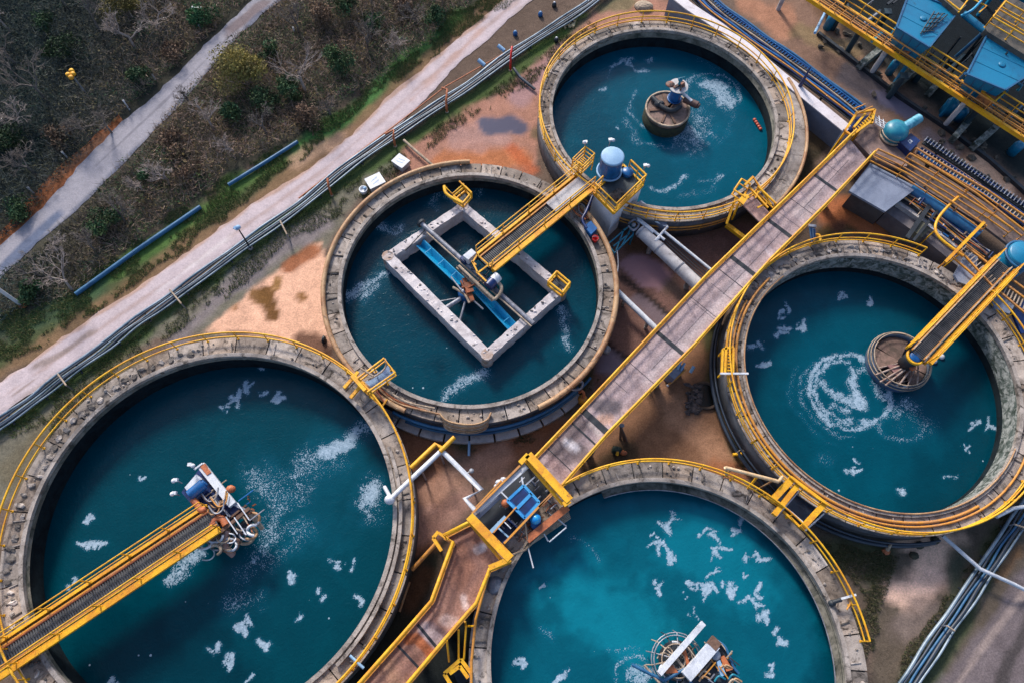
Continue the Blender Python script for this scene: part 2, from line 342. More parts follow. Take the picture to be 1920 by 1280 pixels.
dabs = [
 ('p', [(-400, -400), (960, -400), (930, -20), (850, 40), (760, 110), (700, 165), (600, 235), (520, 285), (450, 320), (370, 385), (270, 455), (150, 545), (60, 590), (-60, 650), (-400, 900)], 0, 26, (78, 76, 66), 1, 0),
 ('p', [(-400, -400), (330, -400), (330, 60), (260, 180), (150, 290), (20, 400), (-400, 700)], 0, 40, (44, 56, 58), .85, 0),  # upper-left floor darkened, corner vignette put into the ground colour
 ('l', [(900, 0), (780, 110), (690, 180)], 22, 16, (84, 78, 72), .8, 0),
 ('p', [(-200, 800), (-60, 690), (60, 600), (150, 545), (290, 440), (400, 365), (560, 262), (600, 245), (700, 170), (800, 90), (900, 0), (960, -60), (1000, -60), (900, 30), (820, 100), (700, 200), (590, 300), (470, 385), (350, 470), (230, 560), (90, 655), (-200, 840)], 0, 18, (82, 90, 60), .95, 0),
 ('l', [(140, 560), (330, 430), (520, 300)], 13, 14, (84, 116, 60), .85, 0),
 ('l', [(560, 280), (660, 215), (760, 120), (860, 30)], 15, 12, (78, 124, 66), .85, 0),
 ('l', [(0, 625), (90, 590), (180, 535)], 22, 20, (64, 88, 66), .7, 0),
 ('l', [(-100, 765), (60, 662), (240, 545), (350, 468), (480, 375), (585, 310), (660, 250), (800, 115), (930, 5)], 15, 14, (142, 112, 86), .85, 0),
 ('l', [(560, 300), (640, 262)], 14, 14, (185, 150, 125), .8, 0),
 ('p', [(-40, 900), (-40, 820), (110, 705), (330, 560), (480, 440), (640, 330), (745, 260), (770, 300), (700, 350), (640, 400), (600, 480), (590, 560), (400, 630), (280, 640), (120, 760), (0, 950)], 0, 14, (108, 104, 92), 1, 0),
 ('l', [(0, 810), (130, 715), (330, 575), (470, 465), (560, 395), (640, 340), (740, 285), (860, 205), (980, 120), (1090, 30)], 15, 14, (66, 86, 46), .9, 0),
 ('l', [(30, 880), (130, 770), (260, 680)], 26, 22, (100, 92, 74), .7, 0),
 ('l', [(330, 640), (430, 540), (540, 450), (600, 420)], 16, 14, (128, 118, 122), .7, 0),
 ('p', [(380, 622), (440, 572), (520, 510), (600, 455), (612, 500), (608, 560), (625, 640), (600, 660), (520, 640), (450, 622)], 0, 7, (214, 168, 142), 1, 0),
 ('l', [(540, 500), (570, 480), (590, 470)], 10, 7, (140, 84, 54), .9, 0),
 ('l', [(500, 555), (512, 590)], 15, 5, (104, 72, 40), .97, 0), ('l', [(480, 555), (495, 560)], 12, 6, (112, 80, 46), .95, 0),
 ('l', [(521, 528), (519, 536)], 7, 5, (130, 95, 50), .9, 0), ('l', [(565, 557)], 10, 4, (126, 88, 50), .95, 0), ('l', [(440, 577)], 6, 5, (140, 100, 66), .9, 0),
 ('l', [(560, 640), (600, 650), (625, 690)], 14, 12, (84, 58, 48), .9, 0),
 # red mud between the upper tanks and the rack
 ('p', [(740, 330), (760, 280), (860, 215), (960, 160), (1030, 95), (1120, 20), (1200, -20), (1270, 10), (1240, 40), (1120, 70), (1040, 130), (1010, 200), (1012, 300), (1000, 330), (900, 310)], 0, 10, (158, 116, 100), 1, 0),
 ('l', [(820, 300), (900, 292), (985, 300)], 18, 18, (172, 108, 70), .85, 0), ('l', [(960, 280), (1000, 320)], 12, 10, (170, 92, 60), .8, 0),
 ('l', [(860, 262), (940, 250)], 22, 20, (160, 128, 122), .7, 0), ('l', [(975, 185), (1000, 150), (1060, 90)], 16, 14, (152, 122, 124), .8, 0.2),
 ('l', [(912, 236), (958, 230), (975, 240)], 15, 9, (66, 70, 92), .95, .9),
 ('l', [(1010, 250)], 15, 9, (90, 82, 62), .8, 0), ('l', [(1130, 15), (1180, 5)], 14, 10, (96, 100, 72), .7, 0),
 ('l', [(1000, 95), (1060, 60)], 9, 9, (76, 96, 50), .9, 0),
 # yard between the tanks
 ('l', [(1010, 830), (900, 800), (800, 800), (770, 880), (780, 1000)], 60, 30, (124, 86, 66), 1, 0),
 ('l', [(800, 930), (860, 900), (940, 850)], 26, 26, (166, 128, 110), .8, 0), ('l', [(790, 985), (850, 960), (870, 930)], 24, 20, (160, 124, 112), .8, 0),
 ('l', [(750, 790), (900, 820), (1060, 760), (1110, 700)], 13, 12, (52, 58, 38), .85, 0), ('l', [(870, 820)], 30, 16, (30, 62, 44), .8, 0),
 ('l', [(960, 800), (1040, 800)], 14, 16, (134, 86, 58), .8, 0),
 ('p', [(1150, 440), (1240, 400), (1420, 380), (1500, 420), (1300, 620), (1100, 760), (1120, 640), (1150, 560)], 0, 12, (112, 84, 76), 1, 0),
 ('l', [(1260, 420), (1420, 400)], 24, 20, (74, 66, 50), .8, 0), ('l', [(1190, 460), (1240, 470)], 14, 12, (96, 68, 48), .9, 0),
 ('p', [(1162, 495), (1185, 478), (1205, 478), (1240, 495), (1262, 520), (1240, 545), (1200, 535)], 0, 6, (146, 112, 118), .95, .85),
 ('l', [(1260, 540), (1290, 560)], 16, 14, (116, 96, 82), .8, 0),
 ('p', [(1175, 560), (1200, 548), (1250, 580), (1275, 610), (1240, 620)], 0, 6, (112, 98, 104), .9, .6),
 ('p', [(1120, 660), (1150, 650), (1180, 668), (1150, 705), (1118, 700)], 0, 6, (118, 106, 118), .9, .7),
 ('l', [(1165, 520), (1220, 560), (1260, 595)], 6, 4, (40, 36, 34), .9, 0), ('l', [(1140, 645), (1175, 672)], 5, 4, (45, 38, 36), .9, 0),
 # between the bridge and the lower tanks
 ('p', [(1060, 900), (1140, 800), (1260, 680), (1330, 600), (1350, 700), (1400, 820), (1480, 920), (1400, 900), (1250, 865)], 0, 14, (128, 94, 72), 1, 0),
 ('l', [(1240, 740), (1300, 800), (1340, 850)], 20, 24, (164, 124, 98), .8, 0), ('l', [(1330, 620), (1345, 740), (1400, 860)], 14, 14, (58, 66, 42), .85, 0),
 ('l', [(1110, 880), (1180, 850)], 20, 18, (62, 54, 42), .8, 0), ('l', [(1340, 880), (1400, 890)], 14, 14, (142, 88, 58), .7, 0),
 # strip left of the lower walkway
 ('p', [(770, 1060), (840, 1010), (800, 1140), (680, 1290), (560, 1400), (620, 1290)], 0, 14, (44, 44, 38), 1, 0), ('l', [(800, 1080), (770, 1130)], 14, 16, (86, 60, 44), .8, 0),
 ('p', [(900, 1100), (850, 1170), (760, 1290), (900, 1300)], 0, 10, (36, 40, 40), 1, 0),
 # right of main bridge at the top
 ('p', [(1500, 470), (1640, 330), (1760, 470), (1700, 440), (1560, 440)], 0, 14, (96, 78, 54), 1, 0),
 ('l', [(1550, 400), (1590, 395), (1640, 430)], 20, 14, (176, 108, 72), .9, 0), ('l', [(1620, 385), (1660, 420)], 9, 10, (66, 66, 40), .8, 0), ('l', [(1575, 425)], 12, 10, (100, 66, 56), .8, 0),
 ('p', [(1380, 330), (1560, 240), (1520, 330), (1400, 400)], 0, 10, (62, 56, 46), 1, 0), ('l', [(1530, 260)], 16, 10, (86, 72, 56), .8, 0),
 # yard at the top right
 ('p', [(1330, -60), (1500, -60), (1560, 20), (1640, 100), (1760, 220), (1960, 380), (1960, 460), (1620, 230), (1500, 130)], 0, 10, (124, 98, 84), 1, 0),
 ('l', [(1400, 5), (1470, 45), (1440, 30)], 22, 16, (162, 116, 92), .8, 0), ('l', [(1600, 140), (1660, 190)], 26, 14, (96, 88, 90), .9, .2),
 ('p', [(1630, 170), (1670, 168), (1740, 210), (1700, 225), (1650, 195)], 0, 5, (112, 106, 124), .9, .6),
 ('p', [(1810, 290), (1835, 285), (1900, 345), (1905, 385), (1860, 370), (1800, 320)], 0, 5, (206, 166, 138), 1, 0),
 ('l', [(1740, 255), (1790, 290)], 12, 10, (128, 114, 116), .8, 0), ('l', [(1500, 60), (1600, 100)], 16, 10, (130, 112, 82), .7, 0),
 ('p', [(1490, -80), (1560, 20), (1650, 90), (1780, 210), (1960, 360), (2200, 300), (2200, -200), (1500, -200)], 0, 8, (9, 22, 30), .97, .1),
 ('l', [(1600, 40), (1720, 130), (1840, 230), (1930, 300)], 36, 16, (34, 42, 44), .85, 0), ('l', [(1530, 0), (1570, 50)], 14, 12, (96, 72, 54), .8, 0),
 # bottom right
 ('p', [(1540, 1000), (1700, 1020), (1960, 900), (1960, 1400), (1600, 1400), (1640, 1220)], 0, 14, (92, 82, 72), 1, 0),
 ('l', [(1560, 1040), (1660, 1030), (1640, 1130)], 24, 22, (70, 76, 52), .8, 0), ('l', [(1700, 1000), (1760, 1020), (1730, 1060), (1700, 1110)], 30, 24, (232, 190, 164), .95, 0),
 ('l', [(1670, 1115), (1740, 1090)], 30, 24, (222, 184, 164), .9, 0), ('l', [(1690, 1170), (1740, 1150)], 26, 26, (120, 106, 100), .8, 0),
 ('l', [(1790, 1040), (1800, 1120), (1740, 1230), (1690, 1290)], 16, 18, (60, 72, 60), .7, 0), ('l', [(1880, 1000), (1840, 1100), (1770, 1220), (1740, 1290)], 20, 16, (66, 74, 52), .9, 0),
 ('p', [(1960, 1000), (1880, 1120), (1800, 1230), (1740, 1300), (1980, 1400)], 0, 16, (108, 98, 100), 1, 0),
 ('l', [(1930, 1100), (1850, 1200), (1790, 1290)], 5, 6, (150, 134, 128), .8, 0), ('l', [(1930, 1170), (1870, 1290)], 12, 10, (64, 60, 60), .8, 0),
 ('l', [(1870, 1080), (1910, 1030)], 10, 10, (128, 92, 60), .6, 0),
]
xs = np.concatenate([[-900, -400, -200, -120], np.arange(-78, 78.1, .3), [120, 200, 400, 900]])
ys = np.concatenate([[-900, -300, -100, -50], np.arange(-22, 92.1, .3), [110, 180, 400, 1200]])
X, Y = np.meshgrid(xs, ys); X = X.ravel(); Y = Y.ravel()
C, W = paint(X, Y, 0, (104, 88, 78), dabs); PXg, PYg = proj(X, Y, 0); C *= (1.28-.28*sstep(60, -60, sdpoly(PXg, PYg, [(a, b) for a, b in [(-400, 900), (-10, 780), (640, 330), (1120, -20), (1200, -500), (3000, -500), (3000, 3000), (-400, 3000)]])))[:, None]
far = (np.abs(X) > 79) | (Y > 93) | (Y < -23); C[far] = np.array(S(60, 66, 52)[:3]); W[far] = 0
Zg = (fbm(X, Y, 3, 2)-.5)*.05*(1-W)
Zg -= .02
GF = gridfaces(len(xs), len(ys)); hole = np.zeros(X.size, bool)
for k_ in TK.values(): hole |= np.hypot(X-k_[0], Y-k_[1]) < k_[2]+.2
GF = GF[~hole[GF].any(1)]
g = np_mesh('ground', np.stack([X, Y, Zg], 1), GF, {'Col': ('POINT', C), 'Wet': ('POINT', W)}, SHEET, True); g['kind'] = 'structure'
def ribbon(name, up, lo, z, base, dabs, mat, jag=.35, nl=420, nw=26):
    U = resample(at(up, z), 200/nl*1.2); n = len(U)-1
    L0 = [Vector(p) for p in at(lo, z)]
    tot = sum((b-a).length for a, b in zip(L0, L0[1:])); L = resample(L0, tot/n)
    m = min(len(U), len(L)); V = []
    for i in range(m):
        a, b = U[i], L[min(i, len(L)-1)]
        for j in range(nw): V.append(tuple(a.lerp(b, j/(nw-1))))
    V = np.array(V); e = np.tile(np.linspace(-1, 1, nw), m)
    d = V.reshape(m, nw, 3); dirn = (d[:, -1]-d[:, 0]); dirn /= np.linalg.norm(dirn, axis=1)[:, None]
    k = (fbm(V[:, 0], V[:, 1], 2.0, 21)-.5)*jag*.8*np.abs(e)**3+(fbm(V[:, 0], V[:, 1], .5, 25)-.5)*jag*np.abs(e)**3
    V[:, :2] += np.repeat(dirn, nw, 0)[:, :2]*k[:, None]
    Cc, Ww = paint(V[:, 0], V[:, 1], z, base, dabs)
    V[:, 2] += .045+.015*(fbm(V[:, 0], V[:, 1], 1.5, 31)-.5)-.03*np.abs(e)**8
    o = np_mesh(name, V, gridfaces(nw, m), {'Col': ('POINT', Cc), 'Wet': ('POINT', Ww)}, mat, True); o['kind'] = 'structure'; return o
mid = [((a[0]+b[0])/2, (a[1]+b[1])/2) for a, b in ((ROAD_UP[1], ROAD_LO[1]), (ROAD_UP[3], (270, 590)), (ROAD_UP[6], (650, 310)), (ROAD_UP[8], (745, 235)), (ROAD_UP[10], (910, 80)), (ROAD_UP[11], (1000, 0)))]
ribbon('road', ROAD_UP, ROAD_LO, .0, (206, 190, 194), [
 ('l', mid, 3, 6, (176, 150, 140), .55, 0), ('l', [(-50, 800), (190, 655), (480, 445), (800, 190), (1000, 0)], 4, 7, (178, 158, 148), .6, 0),
 ('l', ROAD_UP, 5, 6, (180, 146, 126), .8, 0), ('l', [(60, 690), (110, 668), (180, 618)], 5, 5, (140, 122, 112), .7, 0), ('l', [(20, 745), (60, 715)], 3, 3, (150, 130, 118), .7, 0),
 ('l', [(770, 190), (850, 110), (900, 60)], 5, 8, (196, 160, 146), .6, 0), ('l', [(430, 445), (300, 545)], 4, 7, (226, 216, 218), .8, 0)], ROADM, .45)
ribbon('path', PATH_UP, PATH_LO, .0, (166, 163, 172), [
 ('l', [(180, 312), (300, 200), (400, 100), (480, 20)], 1.5, 2, (120, 118, 128), .6, 0), ('l', [(430, 60), (500, 5)], 7, 6, (128, 112, 112), .8, 0),
 ('l', PATH_LO, 4, 5, (100, 108, 130), .7, 0), ('l', [(0, 505), (60, 450), (110, 405)], 7, 6, (74, 96, 130), .7, 0)], ROADM, .4)
MS = [('l', [(-60, 515), (60, 400), (130, 318)], 22, 10, (152, 96, 66), 1, 0)]
# ------------------------------------------------------------------ water with foam
def water_mat(name):
    q = NB(name); a = q.n('ShaderNodeAttribute', attribute_name='Col'); fo = q.n('ShaderNodeAttribute', attribute_name='Foam').outputs['Fac']
    v = q.n('ShaderNodeTexVoronoi'); v.inputs['Scale'].default_value = 6.5; q.l(q.tc.outputs['Object'], v.inputs['Vector'])
    v2 = q.n('ShaderNodeTexVoronoi'); v2.inputs['Scale'].default_value = 1.5; q.l(q.tc.outputs['Object'], v2.inputs['Vector'])
    lace = q.noise(3.4, 9, .78, 1.4); fine = q.noise(11, 4, .7)
    # dots whose size follows the foam density
    lim = q.math('MULTIPLY', q.math('MULTIPLY', fo, q.math('ADD', lace, -.16)), 1.45)
    v3 = q.n('ShaderNodeTexVoronoi'); v3.inputs['Scale'].default_value = 12.5; q.l(q.tc.outputs['Object'], v3.inputs['Vector'])
    tiny = q.math('LESS_THAN', q.math('ADD', v3.outputs['Distance'], q.math('MULTIPLY', fine, .1)), q.math('MULTIPLY', q.math('MULTIPLY', fo, q.math('ADD', q.noise(1.9, 7, .7, 1.), -.2)), 2.3))
    dots = q.math('LESS_THAN', q.math('ADD', v.outputs['Distance'], q.math('MULTIPLY', fine, .12)), lim)
    solid = q.ramp(q.math('ADD', q.math('ADD', q.math('MULTIPLY', fo, .72), q.math('MULTIPLY', q.math('ADD', lace, -.5), 2.3)), q.math('MULTIPLY', q.math('ADD', fine, -.55), 1.5)), .50, .80)
    sep = q.n('ShaderNodeSeparateColor'); q.l(v2.outputs['Color'], sep.inputs[0])
    rare = q.math('MULTIPLY', q.math('GREATER_THAN', sep.outputs[0], .93), q.math('LESS_THAN', v2.outputs['Distance'], q.math('MULTIPLY', sep.outputs[1], .11)))
    m = q.math('MAXIMUM', q.math('MAXIMUM', q.math('MULTIPLY', tiny, .55), 0.), q.math('MULTIPLY', dots, q.ramp(q.noise(9, 3), .3, .6, (.35, .35, .35, 1), (.85, .85, .85, 1)))); m = q.math('MAXIMUM', m, q.math('MAXIMUM', q.math('MULTIPLY', solid, q.ramp(q.noise(5, 6, .8), .3, .62, (.45, .45, .45, 1), (1, 1, 1, 1))), q.math('MULTIPLY', rare, .7)))
    halo = q.math('MULTIPLY', fo, .34)
    base = q.mix(halo, a.outputs['Color'], S(26, 112, 146))
    base = q.mix(.55, base, q.mix(1., base, q.ramp(q.noise(.35, 6, .6, 1.), .3, .7, (.75, .78, .8, 1), (1.3, 1.25, 1.22, 1)), 'MULTIPLY'))
    q.l(q.mix(m, base, S(186, 208, 228)), q.b.inputs['Base Color'])
    q.l(q.math('ADD', q.math('MULTIPLY', m, .6), .16), q.b.inputs['Roughness'])
    q.b.inputs['IOR'].default_value = 1.33; q.b.inputs['Specular IOR Level'].default_value = .22
    bp = q.n('ShaderNodeBump'); bp.inputs['Strength'].default_value = .5; bp.inputs['Distance'].default_value = .06
    q.l(q.math('ADD', q.math('ADD', q.math('MULTIPLY', q.noise(2.6, 5, .6, 1.2), .8), q.math('MULTIPLY', q.noise(7, 3, .5), .3)), q.math('MULTIPLY', m, .6)), bp.inputs['Height'])
    q.l(bp.outputs[0], q.b.inputs['Normal']); return q.m
WATER = water_mat('teal_water')
def water(key, z, base, dabs, foam):
    dm = lambda c: (c[0]*.9, c[1]*.77, c[2]*.78)
    base = dm(base); dabs = [d_[:4]+(dm(d_[4]),)+d_[5:] for d_ in dabs]
    cx, cy, R, _ = TK[key]; st = .12
    ax = np.arange(-R-.3, R+.3+st, st); X, Y = np.meshgrid(ax+cx, ax+cy); X = X.ravel(); Y = Y.ravel()
    ok = np.hypot(X-cx, Y-cy) < R+.2
    Cc, _w = paint(X, Y, z, base, dabs)
    PX, PY = proj(X, Y, z); n = fbm(X, Y, 1.2, 40)-.5; n2 = fbm(X, Y, .5, 44)-.5
    fo = np.zeros(X.size); PX = PX+(fbm(X, Y, 1.6, 50)-.5)*26+(fbm(X, Y, .6, 57)-.5)*10; PY = PY+(fbm(X, Y, 1.6, 53)-.5)*26+(fbm(X, Y, .6, 59)-.5)*10
    for pts, wd, den in foam:
        if isinstance(pts[0], str):       # ring of foam: centre, radii, turn, first and last angle
            _, c0, c1, rx, ry, rot, t0, t1 = pts; tt = np.linspace(math.radians(t0), math.radians(t1), 26); rot = math.radians(rot)
            pts = [(c0+rx*math.cos(t)*math.cos(rot)-ry*math.sin(t)*math.sin(rot), c1+rx*math.cos(t)*math.sin(rot)+ry*math.sin(t)*math.cos(rot)) for t in tt]
        d = pdist(PX, PY, pts)+(n*1.1+n2)*wd
        fo = np.maximum(fo, den*np.exp(-np.clip(d/wd, 0, 9)**2*1.1))
    F_ = gridfaces(len(ax), len(ax)); F_ = F_[ok[F_].all(1)]
    used = np.unique(F_); mp = np.zeros(X.size, int); mp[used] = np.arange(len(used))
    o = np_mesh('water', np.stack([X, Y, np.full(X.size, z)], 1)[used], mp[F_], {'Col': ('POINT', Cc[used]), 'Foam': ('POINT', fo[used])}, WATER, True, (cx, cy, z))
    o['kind'] = 'structure'; return o
def patch(x, y, r=9, d=1.25, n=3, sp=13):     # scum clump: a few merged strokes
    rr = random.Random(int(x*7+y)); return [([(x+rr.uniform(-sp, sp), y+rr.uniform(-sp, sp)), (x+rr.uniform(-sp, sp), y+rr.uniform(-sp, sp))], r*rr.uniform(.3, .68), d) for _ in range(n)]
fa = [([(688, 800), (640, 835), (610, 850)], 17, 1.15), ([(640, 840), (600, 850), (560, 880)], 26, .62), ([(640, 860), (560, 890), (500, 880)], 30, .42), ([(700, 925), (690, 940)], 24, 1.15), ([(700, 940)], 40, .5),
      ([(480, 900), (520, 930), (510, 980), (480, 1040)], 34, .62), ([(500, 920), (560, 920)], 40, .5), ([(500, 1000), (560, 990)], 32, .5), ([(440, 1080), (500, 1060), (560, 1000)], 26, .4),
      ([(378, 1035), (350, 1065), (315, 1090)], 13, .95), ([(430, 1130), (480, 1120)], 26, .52)]
for x, y, r, n in ((440, 745, 10, 4), (468, 728, 11, 3), (425, 765, 7, 3), (500, 730, 7, 2), (520, 745, 9, 3), (175, 975, 9, 3), (160, 1020, 9, 3), (185, 1015, 7, 3), (490, 690, 6, 2), (450, 1180, 13, 4), (480, 1165, 10, 3), (405, 1215, 9, 3), (427, 1245, 8, 3), (625, 1060, 8, 3), (655, 1058, 7, 2), (598, 1115, 9, 2), (490, 1210, 9, 3), (555, 1165, 8, 2), (210, 1275, 9, 2), (130, 1090, 9, 3), (265, 900, 6, 2), (470, 1275, 9, 2), (545, 1085, 6, 2), (665, 1130, 8, 3)): fa += patch(x, y, r, 1.3, n)
water('A', .3, (0, 82, 100), [('l', [(520, 930), (560, 990), (620, 860)], 70, 60, (4, 98, 120), .7, 0), ('l', [(200, 1200), (400, 1260)], 80, 60, (0, 62, 80), .7, 0)], fa)
fb = [([(720, 515), (690, 530), (655, 548)], 12, .85), ([(715, 540), (680, 555)], 11, .75), ([(700, 418), (745, 430)], 13, .72), ([(1052, 580), (1058, 610), (1058, 650)], 12, .8), ([(908, 696), (870, 715), (830, 742)], 14, .85), ([(815, 385), (830, 350), (850, 380)], 13, .55), ([(890, 360), (900, 345)], 10, .5)]
water('B', .8, (0, 74, 96), [('l', [(700, 620), (900, 720), (1060, 640)], 60, 50, (0, 84, 106), .6, 0), ('l', [(860, 560)], 90, 60, (0, 50, 70), .6, 0)], fb)
fc = [([(1320, 160), (1350, 165), (1360, 190)], 22, .95), ([(1330, 175)], 42, .55), ([(1290, 240), (1310, 265), (1270, 262)], 24, .72), ([(1310, 215), (1320, 250)], 26, .6), (('e', 1335, 175, 50, 38, 0, 150, 400), 5, .7),
      (('e', 1250, 205, 68, 50, 0, 60, 220), 6, .62), (('e', 1250, 215, 84, 66, 0, 30, 170), 7, .5), ([(1145, 125), (1190, 110), (1175, 125), (1215, 132)], 5, .85), ([(1142, 140), (1150, 120)], 5, .75), ([(1215, 112), (1220, 105)], 5, .8), ([(1125, 165), (1135, 168)], 5, .8),
      ([(1220, 352), (1250, 358), (1285, 335)], 6, .8), ([(1310, 340), (1350, 332), (1335, 345)], 5, .75), ([(1150, 240), (1155, 245)], 4, .9), ([(1285, 290), (1330, 275)], 8, .5), ([(1280, 370), (1340, 350)], 8, .4), (('e', 1250, 200, 130, 105, 0, 300, 400), 8, .35)]
water('C', .5, (0, 98, 124), [('l', [(1180, 120), (1320, 110), (1400, 240), (1330, 330)], 70, 50, (0, 110, 138), .6, 0), ('l', [(1100, 200), (1120, 290)], 40, 40, (0, 84, 110), .6, 0)], fc)
fd = [(('e', 1590, 735, 78, 66, 25, 0, 360), 7, 1.0), (('e', 1590, 735, 66, 54, 25, 60, 250), 7, .9), (('e', 1588, 740, 92, 74, 25, 60, 200), 6, .55), ([(1595, 690), (1600, 730), (1620, 770)], 9, 1.15), ([(1545, 715), (1575, 745), (1600, 760)], 12, .95), ([(1560, 760), (1590, 775)], 9, .8), ([(1635, 700), (1650, 740)], 14, .7), ([(1600, 700), (1640, 690)], 10, .7),
      (('e', 1692, 795, 40, 26, 0, 0, 360), 8, .55), ([(1690, 765), (1710, 770)], 22, .66), (('e', 1600, 745, 120, 92, 20, 90, 190), 6, .35), ([(1545, 855), (1560, 860)], 16, .45), ([(1700, 780), (1740, 800)], 26, .4)]
for x, y, r, n in ((1468, 628, 10, 4), (1495, 608, 8, 3), (1460, 590, 7, 2), (1430, 675, 9, 3), (1415, 645, 8, 3), (1580, 560, 8, 3), (1615, 565, 8, 2), (1602, 880, 8, 3), (1690, 914, 8, 2), (1785, 897, 7, 2), (1832, 800, 7, 3), (1862, 795, 8, 2), (1812, 842, 6, 2), (1605, 868, 5, 2), (1470, 580, 6, 2)): fd += patch(x, y, r, 1.25, n)
water('D', .02, (0, 90, 112), [('l', [(1560, 640), (1600, 860)], 90, 70, (0, 100, 124), .7, 0), ('l', [(1800, 600), (1880, 780), (1760, 950)], 60, 60, (0, 70, 90), .6, 0)], fd)
fe = [([(1180, 1265), (1210, 1255), (1195, 1280)], 14, .85), (('e', 1190, 1270, 40, 40, 0, 130, 300), 6, .7), ([(1070, 1010), (1110, 1025), (1120, 1045)], 8, .5), ([(1015, 1180), (1030, 1200)], 7, .5), ([(1140, 1215), (1200, 1215)], 7, .45)]
for x, y, r, n in ((1265, 968, 10, 4), (1247, 990, 10, 4), (1225, 1015, 6, 2), (1222, 1032, 8, 3), (1243, 1027, 7, 2), (1252, 1045, 8, 3), (1325, 1000, 9, 3), (1345, 1010, 8, 3), (1388, 998, 10, 3), (1395, 970, 7, 2), (1350, 1040, 9, 4), (1364, 1040, 7, 2), (1342, 1070, 5, 2), (1232, 1102, 8, 3), (1298, 1095, 10, 4), (1325, 1100, 8, 3), (1345, 1100, 8, 2), (1375, 1105, 10, 4), (1395, 1120, 9, 3), (1410, 1127, 7, 2), (1332, 1118, 7, 2), (1425, 1110, 8, 3), (1420, 1135, 7, 2), (1428, 1160, 11, 4), (1435, 1050, 9, 3), (1398, 1082, 6, 2), (1050, 1268, 12, 4), (975, 1240, 9, 3), (1285, 1122, 6, 2), (1300, 1150, 6, 2), (1458, 1178, 8, 3), (1467, 1200, 10, 4), (1450, 1255, 9, 4), (1020, 1100, 5, 2), (1430, 985, 6, 2), (1400, 1045, 6, 2), (1415, 1050, 6, 2)): fe += patch(x, y, r, 1.3, n)
water('E', 1.0, (6, 116, 140), [('l', [(1100, 1080), (1180, 1180), (1090, 1150)], 60, 60, (14, 162, 188), .8, 0), ('l', [(1300, 1030), (1400, 1120), (1340, 1000)], 50, 60, (12, 154, 180), .75, 0), ('l', [(1120, 1000)], 50, 50, (4, 120, 146), .6, 0), ('l', [(1150, 1060)], 26, 40, (2, 96, 120), .6, 0), ('l', [(1540, 1100), (1570, 1200), (1560, 1280)], 40, 40, (0, 70, 92), .7, 0), ('l', [(940, 1180), (960, 1280)], 30, 40, (0, 92, 116), .6, 0)], fe)
